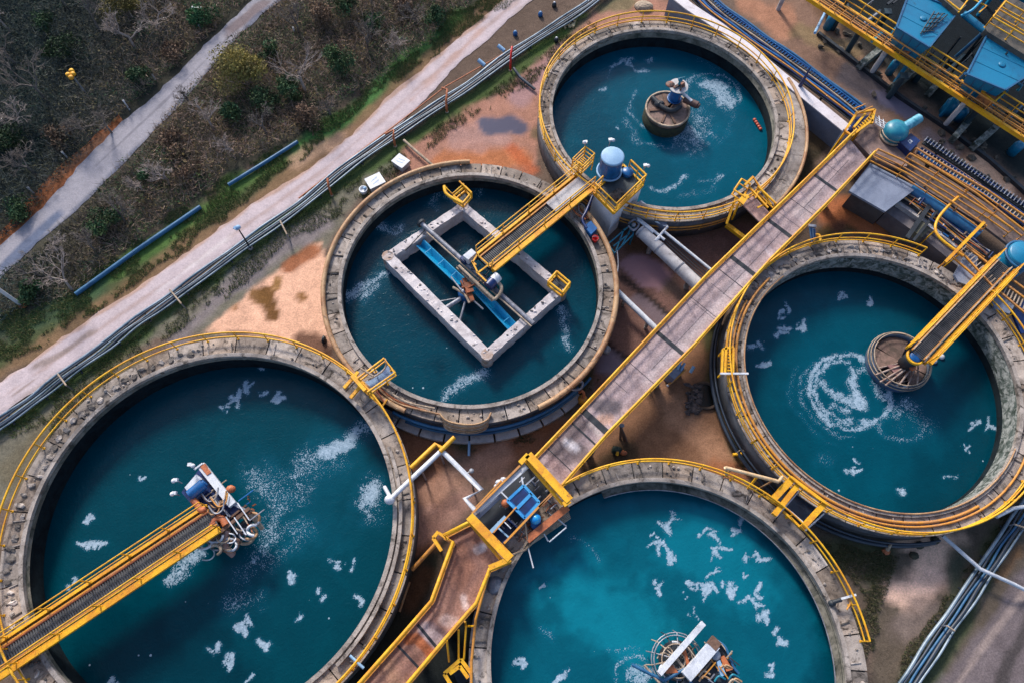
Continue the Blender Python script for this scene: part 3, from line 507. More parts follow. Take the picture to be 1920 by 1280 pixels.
# ------------------------------------------------------------------ clarifier tanks
def arc(cx, cy, r, z, a0, a1, step=.5):
    n = max(2, int(abs(math.radians(a1-a0))*r/step)); return [Vector((cx+r*math.cos(math.radians(a0+(a1-a0)*i/n)), cy+r*math.sin(math.radians(a0+(a1-a0)*i/n)), z)) for i in range(n+1)]
def ang(key, px, py, z=RZ+1.1):
    p = P(px, py, z); return math.degrees(math.atan2(p.y-TK[key][1], p.x-TK[key][0]))
WETSHADE = M('wet_shaded_wall', S(22, 34, 40), S(12, 20, 26), sc1=1.1, rough=.8, bump=.5, bs=8, spec=.1)  # wet lower wall, blackened to carry the shadow band at the waterline
WETSHADEZ = {'A': 1.65, 'B': 1.7, 'C': 1.5, 'D': .6, 'E': 1.75}
def tank(key, label, slabs=30, innerm=None, bot=-2.2, lip=.16, gaps=()):
    cx, cy, R, Ro = TK[key]; rnd = random.Random(key)
    t = T('clarifier_tank', label, 'tank', (cx, cy, 0), 'round clarifier tanks')
    MB().lathe((cx, cy, 0), [(Ro-.16, -.4), (Ro-.05, -.4), (Ro-.05, RZ-.12), (Ro-.16, RZ-.12)], 150, close=True, smooth=True).build('outer_wall', OUTW, t)
    MB().lathe((cx, cy, 0), [(R, bot), (R+.2, bot), (R+.2, RZ-.13), (R, RZ-.13)], 150, close=True).build('inner_wall', innerm or WALL, t)
    MB().lathe((cx, cy, 0), [(R-.012, bot), (R+.05, bot), (R+.05, WETSHADEZ[key]), (R-.012, WETSHADEZ[key])], 150, close=True).build('wet_shade_band', WETSHADE, t)  # wet wall with the water-edge shade put into its colour
    MB().lathe((cx, cy, 0), [(R-.03, RZ-.13), (R+.22, RZ-.13), (R+.22, RZ+lip), (R-.03, RZ+lip)], 150, close=True, smooth=False).build('weir_lip', CONC, t)
    b = MB(); n = slabs
    for i in range(n):
        g = .018; c = rnd.choice((.6, .8, .95, 1.1, 1.3, .9)); hb = rnd.choice((.97, .97, .86, .8)); dz = rnd.uniform(-.02, .02)
        b.lathe((cx, cy, 0), [(R+.225, RZ-.12), (Ro, RZ-.12), (Ro, RZ+dz), (R+.225, RZ+dz)], 6, 2*PI*i/n+g/R*2, 2*PI*(i+1)/n-g/R*2, smooth=False, close=True, col=(c, c*(.5+.5*hb), c*hb))
    b.build('walkway_slab', CONC, t)
    MB().lathe((cx, cy, 0), [(R+.21, RZ-.3), (Ro-.17, RZ-.3), (Ro-.17, RZ-.13), (R+.21, RZ-.13)], 120, close=True).build('walkway_support', DARK, t)
    # loose rubble, pipe stubs and brackets on the rim
    b = MB()
    for i in range(90):
        a = rnd.uniform(0, 2*PI); r = rnd.uniform(R+.35, Ro-.2); s = rnd.uniform(.04, .13)
        b.blob((cx+r*math.cos(a), cy+r*math.sin(a), RZ+s*.4), s, s*rnd.uniform(.5, 1), s*.6, 5, 3, .3, col=rnd.choice((.35, .5, .9, 1.2)))
    for i in range(34):
        a = 2*PI*i/34+rnd.uniform(-.05, .05); p = Vector((cx+(R+.3)*math.cos(a), cy+(R+.3)*math.sin(a), RZ+.05)); q = Vector((cx+(Ro-.15)*math.cos(a+.01), cy+(Ro-.15)*math.sin(a+.01), RZ+.05))
        if rnd.random() < .6: b.bar(p, p.lerp(q, rnd.uniform(.5, 1)), .06, .05, col=rnd.choice((.3, .45, 1.2)))
    rb = b.build('rim_rubble', CONC, t); rb['kind'] = 'stuff'
    return t
tA = tank('A', 'largest round tank at the lower left, full yellow ring railing and bridge to its centre', 34)
railing(tA, arc(*TK['A'][:2], TK['A'][3]-.1, RZ, 0, 360)[:-1], 1.1, (.42,), .065, 2.0, closed=True)
tB = tank('B', 'round tank with a concrete rectangle and cyan troughs standing in its water', 40, lip=.22)
tC = tank('C', 'round tank at the top with a blue column on a round pier in the middle', 34)
railing(tC, arc(*TK['C'][:2], TK['C'][3]-.08, RZ, 0, 360)[:-1], 1.1, (.55, .2), .06, 2.1, closed=True)
tD = tank('D', 'round tank at the right edge with mossy stone inner wall and white swirling foam', 36, ROCK)
railing(tD, arc(*TK['D'][:2], TK['D'][3]-.08, RZ, 66, 398), 1.1, (.5, .2), .06, 2.0)
tE = tank('E', 'round tank at the bottom centre with pale turquoise water and scattered scum', 36)
railing(tE, arc(*TK['E'][:2], TK['E'][3]-.05, RZ, 128, 8), 1.1, (.5,), .06, 1.9)
# extra bands and launder troughs on the rims
cx, cy, R, Ro = TK['B']
b = MB(); b.tube(arc(cx, cy, Ro+.02, RZ+.18, 95, 250), .17, 10); b.build('rim_pipe', TAN, tB)
b = MB(); b.tube(arc(cx, cy, Ro+.0, RZ+.15, -60, 42), .19, 10); b.build('rim_pipe', TAN, tB)
b = MB(); b.tube(arc(cx, cy, Ro+.25, 1.5, 245, 318), .12, 8); b.tube(arc(cx, cy, Ro+.32, 1.0, 250, 325), .1, 8); b.build('skirting_pipe', MBLUE, tB)
b = MB()
for i in range(9): b.lathe((cx, cy, 0), [(Ro+.02, .0), (Ro+.75, .0), (Ro+.75, .35), (Ro+.02, .35)], 5, math.radians(238+i*9), math.radians(238+i*9+8.3), smooth=False, close=True)
b.build('footing', LIGHTC, tB)
cx, cy, R, Ro = TK['C']
b = MB(); b.lathe((cx, cy, 0), [(Ro+.02, RZ-.45), (Ro+1.35, RZ-.45), (Ro+1.35, RZ-.25), (Ro+.02, RZ-.25)], 30, math.radians(-44), math.radians(24), smooth=False, close=True); b.build('side_walkway', CONC, tC)
b = MB(); b.tube(arc(cx, cy, Ro+1.4, RZ-.1, -44, 24), .13, 8); b.build('side_walkway_kerb', TAN, tC)
b = MB(); b.lathe((cx, cy, 0), [(Ro+1.2, 0), (Ro+1.3, 0), (Ro+1.3, RZ-.47), (Ro+1.2, RZ-.47)], 30, math.radians(-44), math.radians(24), close=True); b.build('side_walkway_wall', OUTW, tC)
railing(tC, arc(cx, cy, Ro+.04, .9, 228, 300), .55, (.2,), .07, 2.4, ORG, name='outer_rail')
cx, cy, R, Ro = TK['D']
b = MB(); b.tube(arc(cx, cy, Ro+.35, .5, 150, 285), .14, 8); b.tube(arc(cx, cy, Ro+.3, 1.1, 150, 285), .07, 8); b.build('skirting_pipe', PIPED, tD)
b = MB(); b.tube(arc(cx, cy, R+.55, RZ+.1, 135, 300), .09, 8); b.tube(arc(cx, cy, R+.8, RZ+.1, 150, 330), .07, 8); b.build('rim_pipe', ORG, tD)
b = MB(); b.tube(arc(cx, cy, R+.03, RZ+.22, 130, 330), .05, 6); b.build('lip_pipe', TAN, tD)
cx, cy, R, Ro = TK['E']
b = MB(); b.lathe((cx, cy, 0), [(R-.42, 1.62), (R-.02, 1.62), (R-.02, 1.74), (R-.42, 1.74)], 100, math.radians(-20), math.radians(112), smooth=False, close=True); b.build('launder_trough', WALL, tE)
b = MB(); b.tube(arc(cx, cy, R-.44, 1.78, -20, 112), .03, 6); b.build('launder_edge', GREY, tE)
cx, cy, R, Ro = TK['A']
b = MB(); b.lathe((cx, cy, 0), [(R+.35, RZ+.01), (R+.55, RZ+.01), (R+.55, RZ+.32), (R+.35, RZ+.32)], 60, math.radians(-40), math.radians(28), smooth=False, close=True); b.build('raised_kerb', CONC, tA)
b = MB(); rnd = random.Random(3)
for i in range(46):
    a = math.radians(110+i*3.1); r = R+.7+rnd.uniform(-.25, .25); b.blob((cx+r*math.cos(a), cy+r*math.sin(a), RZ+.06), rnd.uniform(.14, .3), rnd.uniform(.12, .24), .07, 7, 4, .4, col=rnd.choice((.8, 1.2, 1.5, .4)))
b.build('broken_rim_stone', CONC, tA)['kind'] = 'stuff'
b = MB()
for i in range(60):
    a = math.radians(195-i*2.6); r = R+.5+rnd.uniform(-.2, .3)
    cx2, cy2 = TK['D'][0], TK['D'][1]; r = TK['D'][2]+.5+rnd.uniform(-.2, .35); b.blob((cx2+r*math.cos(a), cy2+r*math.sin(a), RZ+.05), rnd.uniform(.12, .26), rnd.uniform(.1, .2), .07, 7, 4, .4, col=rnd.choice((.5, .8, 1.2)))
b.build('broken_rim_stone', CONC, tD)['kind'] = 'stuff'
# ------------------------------------------------------------------ steel bridges
def Vz(p, z): return Vector((p[0], p[1], z))
def steel_bridge(label, a, b, w, z, legs=(), dep=.42, rail=1.1, kick=.0, left=YEL, right=YEL, heavy='r'):
    """a -> b deck centreline in the world; left is on the left hand walking from a to b"""
    a, b = Vz(a, z), Vz(b, z); d = (b-a).normalized(); n = Vector((-d.y, d.x, 0)); L = (b-a).length
    t = T('steel_bridge', label, 'bridge', tuple(a.lerp(b, .5)-Vector((0, 0, dep))))
    m = MB(); k = int(L/.14)
    for i in range(k+1):
        p = a+d*(i*L/k); m.bar(p-n*(w/2-.1), p+n*(w/2-.1), .075, .04, col=random.choice((.6, .8, 1., 1.15)))
    m.bar(a-Vector((0, 0, .06)), b-Vector((0, 0, .06)), w-.3, .04, col=.35)
    m.build('deck_grating', GRATE, t)
    for s, mt, hv in ((1, left, heavy != 'r'), (-1, right, heavy == 'r')):
        q = MB(); e = n*s*(w/2+.08)
        q.bar(a+e+Vector((0, 0, -dep/2+.12)), b+e+Vector((0, 0, -dep/2+.12)), .12, dep)
        q.bar(a+e+Vector((0, 0, .14)), b+e+Vector((0, 0, .14)), .18, .05)
        if hv: q.bar(a+e*1.22+Vector((0, 0, .18)), b+e*1.22+Vector((0, 0, .18)), .22, .2)
        q.build('girder', mt, t)
        railing(t, resample([a+e*1.0+Vector((0, 0, .17)), b+e*1.0+Vector((0, 0, .17))], 2.4), rail, (.5,), .045, 2.4, mt)
    for s in (1, -1): MB().bar(a+n*s*(w/2-.2)+Vector((0, 0, .07)), b+n*s*(w/2-.2)+Vector((0, 0, .07)), .09, .1).build('toe_bar', ORG, t)
    m = MB()
    for i in range(int(L/1.6)+1):
        p = a+d*min(L, i*1.6); m.bar(p-n*(w/2)-Vector((0, 0, .2)), p+n*(w/2)-Vector((0, 0, .2)), .08, .14)
    m.build('cross_beam', DARK, t)
    return t, d, n
a_end = P(398, 968, 2.9); a_st = P(-60, 1273, 2.9)
tb, d, n = steel_bridge('yellow railed bridge running from the lower left corner over the largest tank', a_st, a_end, 1.45, 2.75)
MB().tube([a_st+n*.35+Vector((0, 0, .12)), a_end+n*.35+Vector((0, 0, .12))], .05).tube([a_st-n*.45+Vector((0, 0, .12)), a_end-n*.45+Vector((0, 0, .12))], .04).build('conduit', COP, tb)
b_st, b_end = P(908, 492, 3.0), P(1098, 338, 3.0)
tb, d, n = steel_bridge('yellow bridge from the concrete tower to the middle of the rectangle tank', b_st, b_end, 1.45, 2.95)
MB().bar(b_end-d*3.6+Vector((0, 0, .1)), b_end-d*.2+Vector((0, 0, .1)), 1.0, .1).build('deck_plate', LIGHTC, tb)
d_st, d_end = P(1722, 664, 2.9), P(1884, 494, 2.9)
tb, d, n = steel_bridge('yellow sided bridge from the right edge to the round spoked platform', d_st, d_end, 1.35, 2.75)
MB().tube([d_st-n*.5+Vector((0, 0, .12)), d_end-n*.5+Vector((0, 0, .12))], .05).tube([d_st+n*.45+Vector((0, 0, .12)), d_end+n*.45+Vector((0, 0, .12))], .04).build('conduit', STONE, tb)
# ------------------------------------------------------------------ concrete causeway
ZD = 2.75
def quad_sheet(root, name, A, B_, z, dabs, base, thick=.35, n=160, m=16, mat=None, joints=()):
    """deck surface between two edge polylines (world), with its own thickness"""
    la = lambda p: sum((b-a).length for a, b in zip(p, p[1:]))
    U = resample(A, la(A)/n); L = resample(B_, la(B_)/n); k = min(len(U), len(L)); V = []
    for i in range(k):
        for j in range(m): p = U[i].lerp(L[i], j/(m-1)); V.append((p.x, p.y, z))
    V = np.array(V); Cc, Ww = paint(V[:, 0], V[:, 1], z, base, dabs)
    F_ = gridfaces(m, k); off = len(V)
    per = [i*m for i in range(k)]+[(k-1)*m+j for j in range(1, m)]+[i*m+m-1 for i in range(k-2, -1, -1)]+[j for j in range(m-2, 0, -1)]
    V2 = V[per].copy(); V2[:, 2] -= thick
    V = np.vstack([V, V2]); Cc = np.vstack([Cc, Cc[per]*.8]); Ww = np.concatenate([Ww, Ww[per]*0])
    q = len(per); S_ = [(per[i], per[(i+1) % q], off+(i+1) % q, off+i) for i in range(q)]
    F_ = np.vstack([F_, np.array(S_)[:, ::-1]])
    o = np_mesh(name, V-np.array(root['_o']), F_, {'Col': ('POINT', Cc), 'Wet': ('POINT', Ww)}, mat or DECKM)
    o.parent = root; o['_o'] = root['_o']; return o
Lr = [(1606, 243), (1525, 322), (1330, 510), (1210, 637), (1107, 747), (1002, 857)]; Rr = [(1641, 284), (1556, 375), (1440, 490), (1307, 640), (1135, 815), (1054, 908)]
LW, RW = [Vz(p, ZD) for p in at(Lr, ZD+1.1)], [Vz(p, ZD) for p in at(Rr, ZD+1.1)]
t = T('concrete_causeway', 'long straight concrete walkway with yellow railings between the tanks', 'walkway', tuple(LW[3].lerp(RW[3], .5)-Vector((0, 0, ZD))))
def pz(p, z): return proj(p.x, p.y, z)
dk = [('l', [(1090, 800), (1050, 840), (1080, 845)], 26, 18, (108, 96, 98), .85, 0), ('l', [(1062, 828), (1078, 838)], 11, 8, (232, 226, 232), .9, 0), ('l', [(1110, 795), (1122, 812)], 9, 7, (214, 200, 196), .8, 0), ('l', [(1125, 790), (1140, 785)], 10, 6, (214, 172, 150), .8, 0),
 ('l', [(1035, 870), (1060, 890)], 12, 12, (176, 146, 144), .8, 0), ('l', [(1120, 760), (1150, 765)], 12, 10, (96, 92, 98), .8, 0), ('l', [(1180, 760), (1260, 670)], 3, 5, (140, 122, 126), .7, 0),
 ('l', [(1210, 715), (1330, 590), (1400, 510)], 9, 16, (206, 192, 194), .7, 0), ('l', [(1500, 400), (1540, 350)], 12, 12, (206, 190, 190), .7, 0), ('l', [(1640, 250), (1690, 270)], 20, 16, (150, 118, 108), .8, 0), ('l', [(1580, 330), (1620, 300)], 10, 8, (140, 122, 124), .6, 0),
 ('l', [(1442, 470), (1455, 480)], 8, 6, (226, 214, 220), .7, 0), ('l', [(1415, 440), (1470, 490)], 8, 8, (150, 130, 136), .6, 0)]
quad_sheet(t, 'deck', LW, RW, ZD, dk, (184, 164, 166))
dd = (LW[-1]-LW[0]).normalized()
def crossline(px, py):   # a joint across the deck through a pixel
    c = P(px, py, ZD); k = (RW[2]-LW[2]); k -= k.dot(dd)*dd; kk = k.normalized(); hw = k.length/2
    s = (c-LW[3]).dot(dd); base = LW[3]+dd*s; return base+kk*.05, base+kk*(k.length-.05)
for px, py, wd, cc in ((1552, 346, .25, 1.3), (1461, 428, .3, 1.3), (1395, 500, .34, 1.4), (1375, 526, .05, .5), (1262, 648, .3, 1.4), (1118, 792, .42, 1.5), (1098, 816, .12, .8), (1050, 862, .05, .6), (1330, 585, .03, .6), (1210, 705, .03, .6), (1500, 385, .03, .6)):
    p, q = crossline(px, py); MB().bar(p+Vector((0, 0, .006)), q+Vector((0, 0, .006)), wd, .02, col=cc).build('joint_strip', DARK, t)
jm = MB(); rj = random.Random(4)
for k in (1, 3, 4, 8, 9, 13, 15):
    c = LW[0].lerp(LW[-1], (k+.6)/17.3); kk = RW[2]-LW[2]; kk -= kk.dot(dd)*dd; kn = kk.normalized(); e0, e1 = rj.choice(((.0, 1.), (.0, .55), (.5, 1.), (0., 1.)))
    MB().bar(c+kn*(.1+kk.length*e0*.95)+Vector((0, 0, .002)), c+kn*(kk.length*e1-.1)+Vector((0, 0, .002)), .025, .012).build('slab_seam', DARK, t)
for f0, f1, u in ((.3, .5, .5), (.55, .72, .52), (.05, .22, .45)): MB().bar(LW[0].lerp(LW[-1], f0)+kn*kk.length*u+Vector((0, 0, .002)), LW[0].lerp(LW[-1], f1)+kn*kk.length*(u+.03)+Vector((0, 0, .002)), .022, .012).build('long_seam', DARK, t)
for side in (LW, RW):
    railing(t, resample(side, 2.2), 1.1, (.55,), .075, 2.2, YEL, kick=.12)
    m = MB()
    for p, q in zip(side, side[1:]): m.bar(p+Vector((0, 0, .06)), q+Vector((0, 0, .06)), .14, .12)
    m.build('kerb', YEL if side is RW else ORG, t)
for f in (.1, .3, .5, .7, .9):
    i = LW[0].lerp(LW[-1], f); j = RW[0].lerp(RW[-1], f)
    for p in (i.lerp(j, .15), i.lerp(j, .85)): MB().prism([(p.x-.2, p.y-.2), (p.x+.2, p.y-.2), (p.x+.2, p.y+.2), (p.x-.2, p.y+.2)], -.1, ZD-.36).build('pier', CONC, t)
# landing at the top end
land = [P(*p, ZD) for p in ((1603, 262), (1640, 228), (1722, 272), (1700, 312), (1643, 300), (1632, 292))]
t = T('concrete_landing', 'brown concrete landing at the top end of the long walkway', 'platform', tuple(Vz(P(1670, 265, ZD), 0)))
m = MB(); m.prism(land, 0.0, ZD-.012); m.build('slab', M('landing_concrete', S(150, 124, 116), S(112, 92, 88), sc1=.8, rough=.85, bump=.5, stain=S(196, 180, 178), ss=.9, slo=.58, shi=.7), t)
# ------------------------------------------------------------------ lower walkway
Ll = [(886, 975), (831, 1003), (849, 1014), (809, 1126), (745, 1200), (665, 1290), (600, 1362)]; Rl = [(957, 1050), (917, 1067), (915, 1075), (893, 1130), (856, 1172), (765, 1280), (700, 1360)]
LWl, RWl = [Vz(p, ZD) for p in at(Ll, ZD+1.1)], [Vz(p, ZD) for p in at(Rl, ZD+1.1)]
t = T('concrete_walkway', 'angled brown concrete walkway with thick yellow rails leaving the bottom edge', 'walkway', tuple(Vz(LWl[3].lerp(RWl[3], .5), 0)))
dk = [('l', [(880, 1010), (860, 1080)], 30, 26, (150, 106, 90), .8, 0), ('l', [(868, 1120), (872, 1135)], 8, 7, (226, 204, 200), .85, 0), ('l', [(835, 1160), (850, 1165)], 12, 9, (214, 186, 178), .8, 0), ('l', [(895, 1030), (905, 1025)], 6, 4, (220, 214, 220), .8, .5),
 ('l', [(800, 1180), (840, 1215)], 14, 6, (186, 168, 170), .9, 0), ('l', [(765, 1200), (780, 1195), (830, 1250)], 8, 5, (176, 106, 72), .95, 0), ('l', [(720, 1240), (740, 1275)], 20, 20, (182, 142, 116), .7, 0), ('l', [(870, 1000), (900, 1060), (850, 1150)], 5, 16, (128, 100, 96), .6, 0), ('l', [(810, 1170), (870, 1215)], 6, 5, (120, 100, 104), .8, 0)]
quad_sheet(t, 'deck', LWl, RWl, ZD, dk, (166, 126, 112), n=120, m=20)
p, q = P(741, 1204, ZD+.006), P(785, 1251, ZD+.006); MB().bar(p, q, .13, .02).build('joint_strip', DARK, t); p, q = P(783, 1170, ZD+.006), P(818, 1212, ZD+.006); MB().bar(p, q, .16, .02, col=2.0).build('joint_strip', DARK, t)
for side in (LWl, RWl): railing(t, resample(side, .01) if False else side, 1.1, (.5,), .11, 2.0, YEL, kick=.16)
for side in (LWl, RWl):
    m = MB()
    for p, q in zip(side, side[1:]): m.bar(p+Vector((0, 0, .1)), q+Vector((0, 0, .1)), .2, .2)
    m.build('kerb', ORG, t)
for f in (2, 3, 4, 5):
    for p in (LWl[f].lerp(RWl[min(f, 5)], .2), LWl[f].lerp(RWl[min(f, 5)], .8)): MB().prism([(p.x-.2, p.y-.2), (p.x+.2, p.y-.2), (p.x+.2, p.y+.2), (p.x-.2, p.y+.2)], -.1, ZD-.36).build('pier', CONC, t)
# ------------------------------------------------------------------ machinery bay between the two walkways
zb = ZD
t = T('machinery_bay', 'yellow framed machinery bay bridging the two concrete walkways', 'machinery frame', tuple(Vz(P(975, 955, 0), 0)))
def hbar(m, p0, p1, z, w_, h_, col=1.): return m.bar(P(*p0, z), P(*p1, z), w_, h_, col)
m = MB()
for (p, q, ww, zz) in (((990, 852), (1068, 938), .5, 1.15), ((984, 862), (1055, 945), .18, .75), ((880, 967), (957, 1047), .5, 1.15), ((878, 976), (942, 1052), .18, .75), ((990, 852), (975, 868), .3, 1.15), ((957, 1047), (917, 1064), .3, 1.1), ((1068, 938), (1056, 946), .3, 1.1)):
    hbar(m, p, q, zb+zz, ww, .22 if ww > .2 else .14)
m.build('heavy_beam', YEL, t)
for p in ((990, 856), (1064, 938), (884, 970), (953, 1046), (1028, 897), (919, 1008)):
    q = P(*p, zb+1.0); MB().bar(Vz(q, 0.), q, .22, .22).build('leg', YEL, t)
m = MB()
for (p, q, ww) in (((885, 962), (975, 872), .12), ((975, 868), (990, 860), .12), ((945, 1018), (1038, 920), .12), ((892, 950), (940, 900), .08), ((1010, 950), (1052, 912), .1), ((925, 998), (968, 950), .08)):
    hbar(m, p, q, zb+.75, ww, .12)
m.build('side_rail', ORG, t)
MB().prism([P(*p, zb-.5) for p in ((884, 962), (984, 866), (1060, 945), (960, 1044))], zb-.75, zb-.55).build('floor_plate', DARK, t)
m = MB(); hbar(m, (892, 959), (988, 874), zb+.55, .28, .16); m.build('white_beam', WHT, t)
m = MB(); hbar(m, (890, 968), (936, 925), zb+.2, .55, .1); m.build('side_plate', SLATE, t)
m = MB(); hbar(m, (988, 1012), (1064, 950), zb+.15, .42, .2); m.build('side_beam', COP, t)
m = MB()
for k in range(5): m.tube([P(986-k*2, 1020+k*3, zb-.2-k*.08), P(1066+k*1, 958+k*3, zb-.2-k*.08)], .04, 6)
m.tube([P(955, 1042, zb), P(985, 1030, zb-.1), P(1010, 1005, zb-.2)], .07, 8); m.tube([P(984, 975, zb+.7), P(989, 1012, zb+.2)], .05, 8)
m.build('side_pipe', STONE, t)
m = MB(); rnd = random.Random(5)
for k in range(26):
    x0, y0 = rnd.uniform(905, 1035), 0; s = rnd.uniform(0, 1); u = rnd.uniform(.05, .95); v = rnd.uniform(.1, .9)
    A = (884+100*u+76*v, 962-96*u+80*v); L_ = rnd.uniform(8, 22)
    if rnd.random() < .6: B2 = (A[0]+L_*.72, A[1]-L_*.69)
    else: B2 = (A[0]+L_*.6, A[1]+L_*.65)
    z_ = zb+rnd.uniform(-.35, .1); m.tube([P(*A, z_), P(*B2, z_)], rnd.choice((.03, .05, .08)), 6, col=rnd.choice((.5, .9, 1.2)))
m.build('pipework', GREY, t)
m = MB()
for k in range(12):
    u = rnd.uniform(.1, .9); A = (945+95*u+rnd.uniform(-5, 14), 1022-92*u+rnd.uniform(0, 14)); z_ = zb-.2; m.bar(P(*A, z_), P(A[0]+rnd.uniform(4, 14), A[1]-rnd.uniform(3, 12), z_), .06, .1)
m.build('steel_scrap', RUST, t)['kind'] = 'stuff'
m = MB(); hbar(m, (939, 921), (953, 935), zb+.6, .08, .08); hbar(m, (953, 938), (1003, 893), zb+.45, .08, .08); hbar(m, (978, 893), (981, 910), zb+.5, .1, .06); hbar(m, (943, 975), (958, 990), zb+.75, .06, .06); m.build('white_strut', WHT, t)
m = MB(); m.blob(P(937, 904, zb+.55), .28, .2, .2, 10, 6); m.blob(P(944, 898, zb+.5), .2, .15, .18, 8, 6); m.blob(P(930, 911, zb+.5), .14, .14, .16); m.build('white_valve', WHT, t)
m = MB(); m.lathe(P(948, 943, zb+.2), [(.001, -.2), (.2, -.2), (.27, .1), (.18, .35), (.001, .36)], 14); m.build('valve_body', COP, t)
# blue equipment standing in the bay
def box_on(m, pxs, z0, z1, inset=0., col=1.):
    q = [P(*p, z1) for p in pxs]; c = sum(q, Vector())/len(q); q = [p+(c-p)*inset for p in q]; return m.prism(q, z0, z1, col)
t2 = T('blue_skip', 'bright blue hopper box with two dark openings in the machinery bay', 'hopper', tuple(Vz(P(981, 943, 0), zb-.55)), None)
quad = ((951, 938), (982, 909), (1011, 941), (984, 971))
m = MB(); box_on(m, quad, zb-.55, zb+.7); m.build('body', BLUE, t2)
m = MB(); q4 = [P(*p, zb+.71) for p in quad]
for k in range(4): m.bar(q4[k], q4[(k+1) % 4], .16, .1)
m.bar(q4[0].lerp(q4[3], .5), q4[1].lerp(q4[2], .5), .2, .1); m.build('rim', M('light_blue_paint', S(70, 165, 225), S(45, 140, 210), rough=.4), t2)
m = MB()
for a_, b_ in ((.1, .44), (.56, .9)):
    m.prism([q4[0].lerp(q4[3], a_).lerp(q4[1].lerp(q4[2], a_), u) for u in (.12, .88)]+[q4[0].lerp(q4[3], b_).lerp(q4[1].lerp(q4[2], b_), u) for u in (.88, .12)], zb+.705, zb+.715)
m.build('opening', NAVY, t2)
t2 = T('navy_skip', 'open navy blue trough box with a pale dividing bar in the machinery bay', 'trough', tuple(Vz(P(945, 992, 0), zb-.55)))
quad = ((916, 1000), (948, 968), (972, 990), (938, 1020)); q4 = [P(*p, zb+.35) for p in quad]
m = MB()
for k in range(4): m.bar(q4[k]-Vector((0, 0, .45)), q4[(k+1) % 4]-Vector((0, 0, .45)), .06, .9)
m.prism([q_.lerp(q4[0].lerp(q4[2], .5), .03) for q_ in q4], zb-.54, zb-.4); m.build('body', NAVY, t2)
m = MB(); m.bar(q4[0].lerp(q4[3], .02)+Vector((0, 0, .04)), q4[1]+Vector((0, 0, .04)), .22, .06); m.bar(q4[0].lerp(q4[1], .45)+Vector((0, 0, .05)), q4[3].lerp(q4[2], .45)+Vector((0, 0, .05)), .1, .05); m.build('top_bar', LBLUE, t2)
m = MB(); m.blob((0, 0, 0), .36, .36, .36, 16, 10); o = MB()
t2 = T('blue_float', 'small bright blue ball on a blue drum in the machinery bay', 'float', tuple(P(1004, 984, zb-.55)))
MB().lathe(P(1004, 984, zb-.55), [(.001, 0), (.34, 0), (.3, .7), (.001, .7)], 18).build('drum', BLUE, t2)
MB().blob(P(1004, 972, zb+.4), .34, .34, .34, 18, 12).build('ball', M('bright_blue_plastic', S(25, 150, 235), S(90, 200, 200), sc1=3, lo=.5, hi=.65, rough=.25, bump=.02), t2)
# ------------------------------------------------------------------ tower with the blue tank
zt = 3.45
S_, E_, W_ = P(1151, 399, zt), P(1206, 346, zt), P(1113, 361, zt); N_ = W_+E_-S_
t = T('concrete_tower', 'square pale concrete tower with a yellow railed platform beside two tanks', 'tower', tuple(Vz(S_.lerp(N_, .5), 0)))
ctr = S_.lerp(N_, .5); ins = [Vector(p).lerp(ctr, .02) for p in (S_, E_, N_, W_)]
MB().prism(ins, -.1, zt-.16).build('shaft', TOWC, t)
MB().prism([S_, E_, N_, W_], zt-.155, zt).build('platform', M('platform_steel', S(62, 74, 80), S(40, 52, 60), sc1=2, rough=.6), t)
m = MB()
for p, q in ((S_, E_), (E_, N_), (N_, W_), (W_, S_)): m.bar(p+Vector((0, 0, -.06)), q+Vector((0, 0, -.06)), .14, .26)
m.build('edge_beam', YEL, t)
railing(t, [E_, S_, W_, W_.lerp(N_, .25)], 1.1, (.55, .25), .07, 1.0, YEL); railing(t, [E_, N_.lerp(E_, .25)], 1.1, (.55,), .08, 1.0, YEL)
m = MB(); c = ctr.lerp(S_, .3); m.blob((c.x, c.y, zt+.05), .62, .5, .32, 9, 6, .25); m.build('rubble_heap', M('dark_gravel', S(96, 88, 84), S(40, 44, 48), sc1=5, rough=.95, bump=1), t)
t2 = T('blue_water_tank', 'upright blue cylinder with a pale round lid on the concrete tower', 'tank', tuple(P(1141, 325, zt)))
c = P(1141, 325, zt); R_ = .80
MB().lathe(c, [(R_*.96, .25), (R_, .35), (R_, 1.85), (R_*.97, 1.95)], 40).build('body', BLUE, t2)
MB().lathe(c, [(.001, 2.0), (R_*.9, 1.99), (R_+.03, 1.95), (R_+.03, 1.86), (R_*.9, 1.86)], 40).build('lid', LBLUE, t2)
MB().lathe(c, [(R_+.01, .22), (R_+.14, .22), (R_+.14, .34), (R_+.01, .34)], 40, close=True).build('base_ring', LBLUE, t2)
m = MB()
for k in range(4): a_ = k*PI/2+.4; m.bar((c.x+.6*math.cos(a_), c.y+.6*math.sin(a_), zt), (c.x+.6*math.cos(a_), c.y+.6*math.sin(a_), zt+.3), .12, .12)
m.build('foot', GREY, t2)
o = MB().lathe(P(1176, 326, zt), [(.001, 0), (.42, 0), (.42, .25), (.36, .33), (.001, .34)], 24).build('round_hatch', BLUE); tag(o, 'low round blue hatch behind the blue cylinder on the tower', 'hatch')
def floodlight(px, py, z, h, label, dirx=.2):
    b_ = P(px, py, z); t = T('floodlight', label, 'floodlight', tuple(b_), 'white floodlights on the machinery')
    MB().tube([b_, b_+Vector((0, 0, h))], .04, 6).build('pole', GREY, t)
    c = b_+Vector((0, 0, h)); m = MB(); m.bar(c+Vector((-.13, 0, .05)), c+Vector((.13, .02, .1)), .2, .16); m.blob(c+Vector((dirx, -.06, .12)), .14, .14, .12, 10, 6); m.build('lamp_head', WHT, t)
floodlight(1095, 283, zt, .9, 'white floodlight at the ladder cage left of the blue cylinder', -.1)
